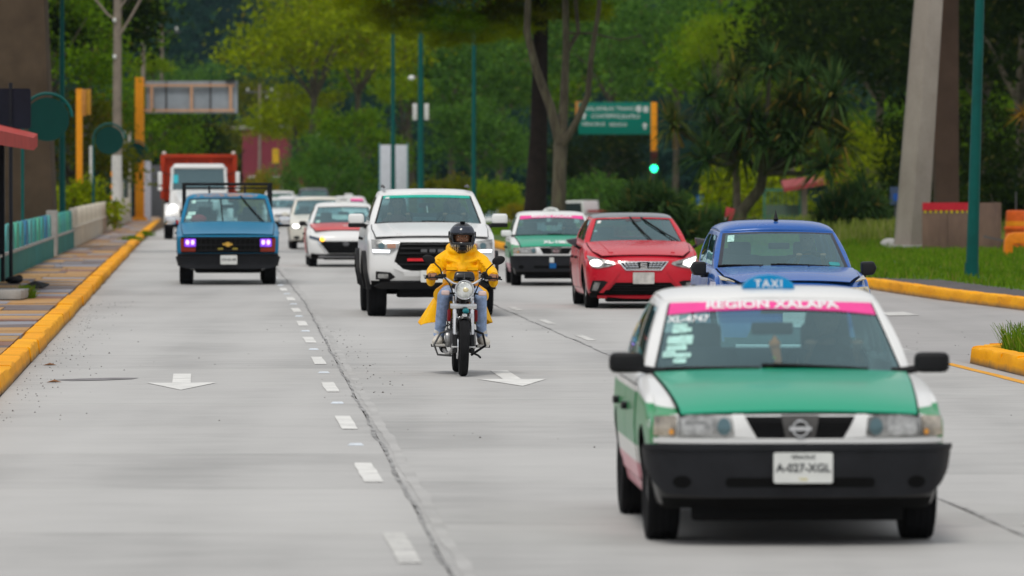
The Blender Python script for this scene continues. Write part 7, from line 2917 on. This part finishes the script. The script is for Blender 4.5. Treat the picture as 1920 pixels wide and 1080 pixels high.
# ================================================================== TREES AND PLANTS
LEAF = {
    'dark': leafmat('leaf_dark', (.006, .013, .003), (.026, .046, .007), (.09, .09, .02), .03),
    'mid': leafmat('leaf_mid', (.042, .10, .004), (.16, .29, .012), (.14, .15, .02), .05),
    'yellowgreen': leafmat('leaf_yellowgreen', (.095, .150, .002), (.33, .41, .008), (.20, .18, .02), .08),
    'bright': leafmat('leaf_bright', (.11, .19, .005), (.26, .38, .010), (.28, .28, .03), .06),
    'cool': leafmat('leaf_cool', (.030, .088, .012), (.12, .25, .038), (.10, .13, .03), .03),
    'olive': leafmat('leaf_olive', (.055, .070, .003), (.19, .21, .010), (.17, .13, .02), .08),
    'gold': leafmat('leaf_gold', (.16, .15, .012), (.34, .29, .02), (.42, .28, .02), .1),
}


def leaf_quads(c, size, rng, droop=.35):
    """random oriented leaf quads round the centres c (N,3)"""
    n = len(c)
    d1 = rng.normal(size=(n, 3))
    d1[:, 2] -= droop
    d1 /= np.linalg.norm(d1, axis=1)[:, None]
    d2 = rng.normal(size=(n, 3))
    d2 -= (d2 * d1).sum(1)[:, None] * d1
    d2 /= np.linalg.norm(d2, axis=1)[:, None]
    s = size * rng.uniform(.55, 1.35, n)[:, None]
    a, b = d1 * s, d2 * s * .42
    P = np.zeros((n, 4, 3))
    P[:, 0] = c - a * .5
    P[:, 1] = c + b * .5 + a * .05
    P[:, 2] = c + a * .5
    P[:, 3] = c - b * .5 + a * .05
    return P


def crown_points(rng, n_clump, per, flat=.8, spread=.17, low=-.55):
    """leaf centres inside a unit crown: clumps over an uneven shell, gaps between"""
    out = []
    k = 0
    while k < n_clump:
        v = rng.normal(size=3)
        v /= np.linalg.norm(v)
        if v[2] < low:
            continue
        r = rng.uniform(.45, 1.0) ** .6
        bump = 1 + .18 * math.sin(3.1 * v[0] + 2 * v[1]) + .14 * math.sin(5 * v[2] + 4 * v[0])
        c = v * r * bump * np.array([1, 1, flat])
        m = int(per * rng.uniform(.5, 1.4))
        q = rng.normal(size=(m, 3)) * spread * rng.uniform(.6, 1.25) * np.array([1, 1, .62])
        out.append(c + q)
        k += 1
    return np.concatenate(out)


_rng = np.random.default_rng(5)
CROWN = []
for k in range(4):
    pts = crown_points(np.random.default_rng(20 + k), 78, 95)
    CROWN.append(quadmesh('crown', leaf_quads(pts, .085, np.random.default_rng(40 + k)), LEAF['mid']))
DROOP = []
for k in range(2):
    pts = crown_points(np.random.default_rng(70 + k), 80, 95, flat=1.0, spread=.13, low=-.8)
    pts[:, 2] -= np.abs(np.random.default_rng(3).normal(size=len(pts))) * .12
    DROOP.append(quadmesh('crown', leaf_quads(pts, .085, np.random.default_rng(90 + k), 1.4), LEAF['mid']))
BUSH = []
for k in range(3):
    pts = crown_points(np.random.default_rng(170 + k), 40, 80, flat=.75, spread=.18, low=-.2)
    BUSH.append(quadmesh('foliage', leaf_quads(pts, .14, np.random.default_rng(190 + k)), LEAF['mid']))


def set_mat(o, m):
    o.material_slots[0].link = 'OBJECT'
    o.material_slots[0].material = m


def limb_tube(pts, r0, r1, n=9):
    k = len(pts)
    return MB().tube(pts, [r0 + (r1 - r0) * i / (k - 1) for i in range(k)], n)


def tree(name, label, px, Y, H, R_, kind, z=-1.7, mesh=None, group='trees along the street', cz=None, rz=None, bark=None, trunk_r=None, X=None):
    """tapered trunk with limbs and a leafy crown of radius R_ with its top at height H"""
    X = gx(px, Y) if X is None else X
    rnd = random.Random(int(px * 7 + Y))
    root = empty(name, (X, Y, z), label=label, cat='tree', group=group)
    cz = cz if cz is not None else H - R_ * .75
    tr = trunk_r or max(.14, R_ * .055)
    pts = [(0, 0, 0), (rnd.uniform(-.15, .15), 0, cz * .35), (rnd.uniform(-.3, .3), rnd.uniform(-.3, .3), cz * .7), (rnd.uniform(-.3, .3), 0, cz)]
    t = limb_tube(pts, tr, tr * .5).build('trunk', bark or M_bark, root)
    for k in range(5):
        a = 2 * PI * k / 5 + rnd.random()
        p0 = Vector(pts[2])
        p2 = Vector((math.cos(a) * R_ * .62, math.sin(a) * R_ * .62, cz + R_ * rnd.uniform(-.05, .4)))
        p1 = p0.lerp(p2, .5) + Vector((0, 0, R_ * .08))
        limb_tube([p0, p1, p2], tr * .5, tr * .12, 7).build('limb', bark or M_bark, t)
    o = link('crown', mesh or rnd.choice(CROWN), root, (0, 0, cz), (0, 0, rz if rz is not None else rnd.uniform(0, 6)))
    o.scale = (R_, R_, R_ * rnd.uniform(.85, 1.05))
    set_mat(o, LEAF[kind])
    return root


# left of the street
G1 = 'trees behind the left wall'
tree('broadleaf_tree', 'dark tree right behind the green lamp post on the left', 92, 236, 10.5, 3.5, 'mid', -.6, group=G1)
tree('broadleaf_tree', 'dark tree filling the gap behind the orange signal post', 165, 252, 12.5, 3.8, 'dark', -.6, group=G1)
tree('broadleaf_tree', 'low green tree below the larger discs on the left', 120, 240, 6.2, 3.3, 'olive', -.6, group=G1)
tree('broadleaf_tree', 'tall tree behind the braced utility pole', 172, 290, 15.0, 4.1, 'mid', -1, group=G1)
tree('broadleaf_tree', 'lower tree beneath the gantry sign', 330, 330, 7.4, 3.6, 'dark', -1.2, group=G1)
tree('broadleaf_tree', 'small bright yellow-green tree above the gantry post', 289, 345, 10.6, 1.25, 'bright', -1.2, group=G1, mesh=BUSH[0])
tree('broadleaf_tree', 'dark tree left behind the footbridge leg', 5, 238, 12, 3.9, 'dark', -.6, group=G1)
tree('broadleaf_tree', 'green tree low behind the dump truck', 275, 305, 8.0, 3.2, 'mid', -1.2, group=G1)
tree('broadleaf_tree', 'grey-green tree between the gantry sign and the red building', 430, 480, 8.6, 4.2, 'olive', -1.7, group=G1)
tree('broadleaf_tree', 'pale hazy tree below the wooded hill', 340, 560, 15, 6, 'cool', -1.7, group=G1)
tree('broadleaf_tree', 'second pale hazy tree below the wooded hill', 445, 600, 15.5, 6.5, 'cool', -1.7, group=G1)
tree('broadleaf_tree', 'round tree beside the far poles', 500, 540, 13, 4.5, 'olive', -1.7, group=G1)
# the big yellow-green trees in the middle
G2 = 'trees beyond the median'
tree('broadleaf_tree', 'big yellow-green tree left of the white banner', 585, 335, 15.0, 4.7, 'yellowgreen', -1.5, group=G2)
tree('broadleaf_tree', 'yellow-green tree overlapping the big one on its right', 672, 350, 15.5, 4.5, 'yellowgreen', -1.5, group=G2)
tree('broadleaf_tree', 'lower yellow-green tree at the foot of the big one', 555, 350, 9.2, 3.0, 'yellowgreen', -1.5, group=G2)
tree('weeping_tree', 'dark weeping tree just left of the white banner', 670, 322, 7.4, 3.1, 'mid', -1.5, mesh=DROOP[0], group=G2)
tree('weeping_tree', 'dark low tree behind the cream sedan', 610, 318, 5.4, 2.6, 'cool', -1.5, mesh=DROOP[1], group=G2)
tree('broadleaf_tree', 'dark tree between the two middle lamp posts', 770, 385, 15, 5.2, 'mid', -1.7, group=G2)
tree('broadleaf_tree', 'dark tree behind the lamp post with pale boxes', 850, 375, 14, 5.4, 'cool', -1.7, group=G2)
tree('broadleaf_tree', 'dark tree left of the dark trunk', 935, 392, 15, 5.6, 'mid', -1.7, group=G2)
tree('broadleaf_tree', 'lower green tree in the middle distance above the second taxi', 900, 340, 8.2, 3.6, 'cool', -1.6, group=G2)
tree('broadleaf_tree', 'small bright tree top between the middle lamp posts', 752, 345, 9.7, 1.6, 'bright', -1.6, mesh=BUSH[1], group=G2)
tree('broadleaf_tree', 'deep green tree behind the direction sign', 1060, 400, 16, 5.8, 'mid', -1.7, group=G2)
tree('broadleaf_tree', 'tall green tree above the direction sign', 1150, 372, 16.5, 5.4, 'cool', -1.7, group=G2)
tree('broadleaf_tree', 'dark low tree under the direction sign', 1120, 355, 7.0, 3.4, 'dark', -1.7, group=G2)
tree('weeping_tree', 'drooping green tree right of the direction sign', 1265, 330, 14.5, 4.0, 'cool', -1.7, mesh=DROOP[0], group=G2)
tree('broadleaf_tree', 'bright yellow-green tree top above the spiky tree', 1345, 300, 11.9, 1.75, 'bright', -1.7, group=G2)
tree('broadleaf_tree', 'second bright yellow-green tree above the spiky tree', 1490, 290, 10.2, 1.7, 'bright', -1.7, group=G2)
# dark wood on the right
G3 = 'dark trees on the right'
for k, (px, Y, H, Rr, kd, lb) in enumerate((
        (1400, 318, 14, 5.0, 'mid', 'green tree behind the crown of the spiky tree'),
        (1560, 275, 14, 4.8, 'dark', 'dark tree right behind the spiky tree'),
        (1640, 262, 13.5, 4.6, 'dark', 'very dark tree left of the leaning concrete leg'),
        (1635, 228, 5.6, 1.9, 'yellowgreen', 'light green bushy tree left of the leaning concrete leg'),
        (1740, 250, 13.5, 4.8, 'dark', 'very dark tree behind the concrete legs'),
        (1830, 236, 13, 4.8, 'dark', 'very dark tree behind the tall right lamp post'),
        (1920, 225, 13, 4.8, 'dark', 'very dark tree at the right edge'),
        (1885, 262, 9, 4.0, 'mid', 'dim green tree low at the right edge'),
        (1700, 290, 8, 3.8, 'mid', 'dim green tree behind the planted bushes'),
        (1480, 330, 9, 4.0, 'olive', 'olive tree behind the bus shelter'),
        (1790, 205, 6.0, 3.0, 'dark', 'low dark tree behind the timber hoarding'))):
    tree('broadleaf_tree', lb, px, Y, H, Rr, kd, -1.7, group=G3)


# forked tree on the median and the dark trunk next to it
def forked():
    Y = 160
    X = gx(1052, Y)
    root = empty('forked_tree', (X, Y, .1), label='forked tree on the median with bare limbs right of the dark trunk', cat='tree')
    s = FPX / Y
    P = lambda px, py, dy=0: Vector(((px - 1052) / s, dy, CAMH - .1 + (332 - py) / s))
    tr = MB().tube([P(1046, 466), P(1047, 400), P(1049, 330), P(1052, 255, .1)], [.26, .21, .19, .20], 12).build('trunk', M_bark, root)
    for pts, r in (([P(1050, 268), P(1032, 200), P(1005, 130, -.3), P(988, 60, -.4), P(992, -40, -.5), P(985, -130, -.8)], .15),
                   ([P(1054, 262), P(1058, 180, .3), P(1062, 90, .4), P(1060, -10, .6), P(1066, -120, .8)], .14),
                   ([P(1054, 275), P(1080, 230, -.2), P(1102, 180, -.3), P(1108, 110, -.3), P(1122, 20, -.4), P(1130, -100, -.2)], .12),
                   ([P(1060, 100, .4), P(1085, 60, .6), P(1080, 0, .8), P(1090, -80, .9)], .08),
                   ([P(1064, 62, .4), P(1110, 62, .2), P(1160, 75, -.2), P(1200, 68, -.3)], .035)):
        limb_tube(pts, r, r * .45, 8).build('limb', M_bark, tr)
    for (px, py, Rr, k) in ((1010, -150, 2.6, 0), (1110, -140, 2.4, 1), (1060, -60, 1.3, 2)):
        o = link('crown', CROWN[k], root, P(px, py), (0, 0, k))
        o.scale = (Rr, Rr, Rr * .8)
        set_mat(o, LEAF['mid'])
    return root


forked()


def dark_trunk():
    Y = 176
    X = gx(1010, Y)
    root = empty('canopy_tree', (X, Y, .1), label='tree with straight dark trunk and spreading canopy along the top', cat='tree')
    s = FPX / Y
    P = lambda px, py, dy=0: Vector(((px - 1010) / s, dy, CAMH - .1 + (332 - py) / s))
    tr = MB().tube([P(1002, 450), P(1004, 380), P(1010, 250), P(1013, 120), P(1014, 20), P(1010, -140)], [.40, .34, .27, .24, .22, .16], 12).build('trunk', M_bark_dark, root)
    for pts in ([P(1012, 0), P(930, -40, .3), P(820, -60, .5), P(720, -70, .6)], [P(1012, -30), P(1080, -90), P(1150, -140)], [P(1012, -20), P(960, -100, -1), P(900, -160, -1.6)]):
        limb_tube(pts, .12, .04, 8).build('limb', M_bark_dark, tr)
    for i, (px, py, Rr, zf) in enumerate(((800, -50, 2.1, .85), (900, -45, 2.3, .85), (715, -50, 1.7, .8), (990, -60, 2.2, .85), (850, -150, 2.6, .8), (965, 18, 1.1, .7), (850, 42, 1.15, .6), (760, 20, 1.1, .6), (915, 40, 1.1, .6), (1085, -20, 1.4, .7), (1040, 20, 1.0, .7), (700, 30, .7, .8), (790, 62, .6, .8), (835, 78, .55, .8), (885, 70, .6, .8), (940, 66, .55, .8), (985, 50, .6, .8), (735, 52, .5, .8), (660, 5, .7, .8), (1110, 25, .7, .8))):
        o = link('crown', CROWN[i % 4], root, P(px, py, (i % 3 - 1) * .8), (0, 0, i * 1.3))
        o.scale = (Rr, Rr, Rr * zf)
        set_mat(o, LEAF['yellowgreen' if i > 10 else ('olive' if i % 3 else 'mid')])


dark_trunk()


# ---- sword-leaved plants
def rosette_mesh(name, n, L, w, up, seed, droop=.5):
    rng = np.random.default_rng(seed)
    Q = []
    for k in range(n):
        a = rng.uniform(0, 2 * PI)
        e = rng.uniform(up[0], up[1])
        d = np.array([math.cos(a) * math.cos(e), math.sin(a) * math.cos(e), math.sin(e)])
        sd = np.array([-math.sin(a), math.cos(a), 0]) * w / 2
        l = L * rng.uniform(.65, 1.1)
        p0 = d * .05
        p1 = d * l * .5
        p2 = d * l + np.array([0, 0, -droop * l * max(0, math.cos(e)) * rng.uniform(.2, 1)])
        Q.append([p0 - sd * .7, p0 + sd * .7, p1 + sd, p1 - sd])
        Q.append([p1 - sd, p1 + sd, p2 + sd * .12, p2 - sd * .12])
    return quadmesh(name, np.array(Q), LEAF['dark'])


ROS = [rosette_mesh('rosette', 120, 1.25, .085, (-.6, 1.45), k) for k in range(3)]
M_sword = leafmat('sword_leaf', (.020, .050, .014), (.085, .155, .045), (.22, .17, .04), .05)
M_sword2 = leafmat('sword_leaf_olive', (.030, .052, .012), (.11, .14, .035), (.28, .20, .04), .08)
M_deadleaf = leafmat('dead_leaf', (.12, .07, .01), (.36, .20, .03), (.5, .28, .03), .3)
SKIRT = quadmesh('dry_skirt', np.array([[[math.cos(a) * .06 - .02, math.sin(a) * .06, 0], [math.cos(a) * .06 + .02, math.sin(a) * .06, 0], [math.cos(a) * .22 + .02, math.sin(a) * .22, -.8], [math.cos(a) * .22 - .02, math.sin(a) * .22, -.8]] for a in np.linspace(0, 6, 7)]), M_deadleaf)


def spiky_tree():
    Y = 172
    root = empty('spiky_tree', (gx(1408, Y), Y, .1), label='branching tree with spiky sword-leaf rosettes behind the blue hatchback', cat='tree')
    s = FPX / Y
    P = lambda px, py, dy=0: Vector(((px - 1408) / s, dy, CAMH - .1 + (332 - py) / s))
    t1 = limb_tube([P(1380, 455), P(1392, 395), P(1425, 355), P(1432, 320)], .20, .15, 9).build('trunk', M_bark, root)
    t2 = limb_tube([P(1382, 460, .3), P(1383, 380, .3), P(1380, 300, .3)], .13, .10, 9).build('trunk', mat('bark_grey', (.16, .13, .10), .9, var=.3, scale=5), root)
    tips = [(1262, 238), (1330, 180), (1340, 255), (1385, 150), (1400, 225), (1440, 128), (1470, 200), (1430, 262), (1510, 150), (1530, 235), (1560, 180), (1488, 282), (1570, 270), (1320, 300), (1468, 250), (1395, 285), (1545, 312), (1355, 215), (1500, 220)]
    rnd = random.Random(4)
    for i, (px, py) in enumerate(tips):
        dy = rnd.uniform(-1.4, 1.4)
        left = px < 1390
        b0 = P(1380, 305, .3) if left else P(1432, 325)
        tip = P(px, py, dy)
        mid = b0.lerp(tip, .55) + Vector((0, 0, -.12))
        limb_tube([b0, mid, tip], .09, .055, 7).build('branch', M_bark, t2 if left else t1)
        o = link('rosette', ROS[i % 3], root, tip, (rnd.uniform(-.3, .3), rnd.uniform(-.3, .3), rnd.uniform(0, 6)))
        q = rnd.uniform(.82, 1.12)
        o.scale = (q, q, q)
        set_mat(o, M_sword if i % 3 else M_sword2)
        if i % 4 == 0:
            link('dry_skirt', SKIRT, o, (0, 0, 0))


spiky_tree()


def sword_bush(label, px, Y, W, H, n, z=.1, m=None):
    root = empty('sword_leaf_bush', (gx(px, Y), Y, z), label=label, cat='bush', group='sword-leaved bushes on the median')
    rnd = random.Random(px)
    for i in range(n):
        u = rnd.uniform(-1, 1)
        hh = H * (1 - .55 * u * u) * rnd.uniform(.35, .85)
        p = (u * W / 2 * .85, rnd.uniform(-.8, .8), hh - .35)
        st = MB().tube([(p[0] * .5, p[1] * .4, 0), p], .04, 5).build('stem', M_bark, root)
        o = link('rosette', ROS[i % 3], root, p, (rnd.uniform(-.4, .4), rnd.uniform(-.4, .4), rnd.uniform(0, 6)))
        q = rnd.uniform(.55, .8)
        o.scale = (q, q, q)
        set_mat(o, m or M_sword)


sword_bush('wide sword-leaved bush behind the red hatchback', 1222, 158, 3.0, 1.95, 42)
sword_bush('round sword-leaved bush left of the leaning concrete leg', 1602, 172, 2.5, 2.0, 36)
sword_bush('small sword-leaved bush low beside the wide one', 1330, 166, 1.5, 1.0, 10)


def shrub(label, px, Y, R_, H, kind, z=-1.2, name='shrub', group='shrubs beyond the median'):
    root = empty(name, (gx(px, Y), Y, z), label=label, cat='shrub', group=group)
    rnd = random.Random(px + Y)
    for k in range(3):
        a = 2.1 * k
        limb_tube([(0, 0, 0), (math.cos(a) * R_ * .25, math.sin(a) * R_ * .25, H * .4), (math.cos(a) * R_ * .5, math.sin(a) * R_ * .5, H * .75)], .05, .02, 6).build('stem', M_bark, root)
    o = link('foliage', rnd.choice(BUSH), root, (0, 0, H * .45), (0, 0, rnd.uniform(0, 6)))
    o.scale = (R_, R_, H * .68)
    set_mat(o, LEAF[kind])


shrub('bright yellow flowering shrub in front of the red building', 490, 360, 1.35, 3.6, 'gold', -1.3)
shrub('hedge-like green shrub right of the yellow one', 545, 345, 1.6, 2.6, 'yellowgreen', -1.3)
shrub('low green shrub above the cream sedan', 600, 335, 1.6, 2.2, 'yellowgreen', -1.3)
shrub('low shrub left of the white banner', 660, 325, 1.5, 2.6, 'mid', -1.2)
shrub('dark shrub right of the white banner', 820, 300, 1.6, 3.0, 'olive', -.8)
shrub('reddish-brown shrub below the slim lamp post', 862, 275, 1.0, 2.6, 'olive', -.6)
shrub('bright yellow-green palm-like shrub above the second taxi', 935, 262, 1.25, 2.5, 'bright', -.5)
shrub('golden flowering shrub left of the dark trunk', 968, 255, .7, 1.35, 'gold', -.4)
shrub('green shrub behind the dark trunk', 905, 300, 1.6, 3.0, 'mid', -.8)
shrub('dim shrub between the trunk and the direction sign', 1110, 300, 1.8, 3.0, 'cool', -.9)
shrub('green shrub under the green signal light', 1245, 270, 1.6, 2.4, 'cool', -.8)
shrub('yellow-green undergrowth behind the spiky tree trunk', 1400, 250, 2.2, 3.6, 'yellowgreen', -.8)
shrub('dim undergrowth right of the bus shelter', 1610, 235, 1.6, 2.6, 'mid', -.7)
shrub('low green shrub behind the blue hatchback roof', 1335, 200, 1.0, 1.2, 'mid', -.2)
shrub('dark shrub behind the orange drum', 1880, 180, 1.8, 2.2, 'dark', -.2)
shrub('dark shrub behind the timber hoarding', 1770, 185, 1.8, 2.0, 'dark', -.2)
shrub('green shrub behind the left cream wall', 140, 195, 1.5, 2.2, 'yellowgreen', -.4, group='shrubs behind the left wall')
shrub('dark shrub behind the left cream wall by the signal post', 165, 240, 1.3, 2.2, 'mid', -.5, group='shrubs behind the left wall')
root = empty('dry_plant', (gx(1905, 150), 150, .1), label='dry twiggy plant hanging in from the right edge', cat='plant')
limb_tube([(.6, .5, 0), (.5, .3, 1.8), (.2, .0, 3.4)], .06, .03, 6).build('stem', M_bark, root)
o = link('dry_leaves', ROS[1], root, (.2, 0, 3.5), (.2, .4, 1))
set_mat(o, M_deadleaf)
o.scale = (.45, .45, .45)

# ---- wooded hill far behind (reads as one mass)
hx, hy = np.meshgrid(np.linspace(-320, 320, 41), np.linspace(430, 1300, 41))


def hill_z(x, y):
    return -2.2 + 78 * np.clip((y - 470) / 620, 0, 1) ** 1.25 * (1 + .12 * np.sin(x / 47) + .10 * np.sin(x / 19 + 1)) + 1.5 * np.sin(x / 11) * np.clip((y - 470) / 200, 0, 1)


hz_ = hill_z(hx, hy)
n_ = 41
hm = MB().add([(float(hx[j, i]), float(hy[j, i]), float(hz_[j, i])) for j in range(n_) for i in range(n_)],
              [(j * n_ + i, j * n_ + i + 1, (j + 1) * n_ + i + 1, (j + 1) * n_ + i) for j in range(n_ - 1) for i in range(n_ - 1)])
tag(hm.build('hill', mat('hill_floor', (.006, .016, .014), .95, var=.4, scale=.05, spec=0), smooth=60), kind='structure')
rng = np.random.default_rng(77)
cl = []
for k in range(900):
    y = 480 + 700 * rng.uniform() ** 1.3
    x = rng.uniform(-.105, .105) * y
    zc = hill_z(np.array(x), np.array(y))
    r = rng.uniform(3.0, 6.0)
    q = rng.normal(size=(95, 3))
    q /= np.linalg.norm(q, axis=1)[:, None]
    q[:, 2] = np.abs(q[:, 2])
    cl.append(np.array([x, y, float(zc) + r * .5]) + q * r * rng.uniform(.7, 1.05, (95, 1)))
pts = np.concatenate(cl)
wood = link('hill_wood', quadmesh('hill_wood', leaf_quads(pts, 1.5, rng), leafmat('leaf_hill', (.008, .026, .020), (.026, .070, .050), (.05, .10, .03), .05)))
tag(wood, 'dense hazy woodland covering the far hillside', 'woodland', kind='stuff')

# ---- damp air: one closed box round the camera and everything built
hz = MB().box((0, 640, 60), (1100, 1520, 130))
ho = hz.build('haze', MATS['grit'], smooth=0)
vm = bpy.data.materials.new('haze_air')
vm.use_nodes = True
vt = vm.node_tree
vt.nodes.clear()
pv = vt.nodes.new('ShaderNodeVolumePrincipled')
pv.inputs['Color'].default_value = (0.62, 0.80, 1.0, 1)
pv.inputs['Density'].default_value = 0.00004
vo_ = vt.nodes.new('ShaderNodeOutputMaterial')
vt.links.new(pv.outputs[0], vo_.inputs['Volume'])
ho.data.materials.clear()
ho.data.materials.append(vm)
tag(ho, kind='stuff')
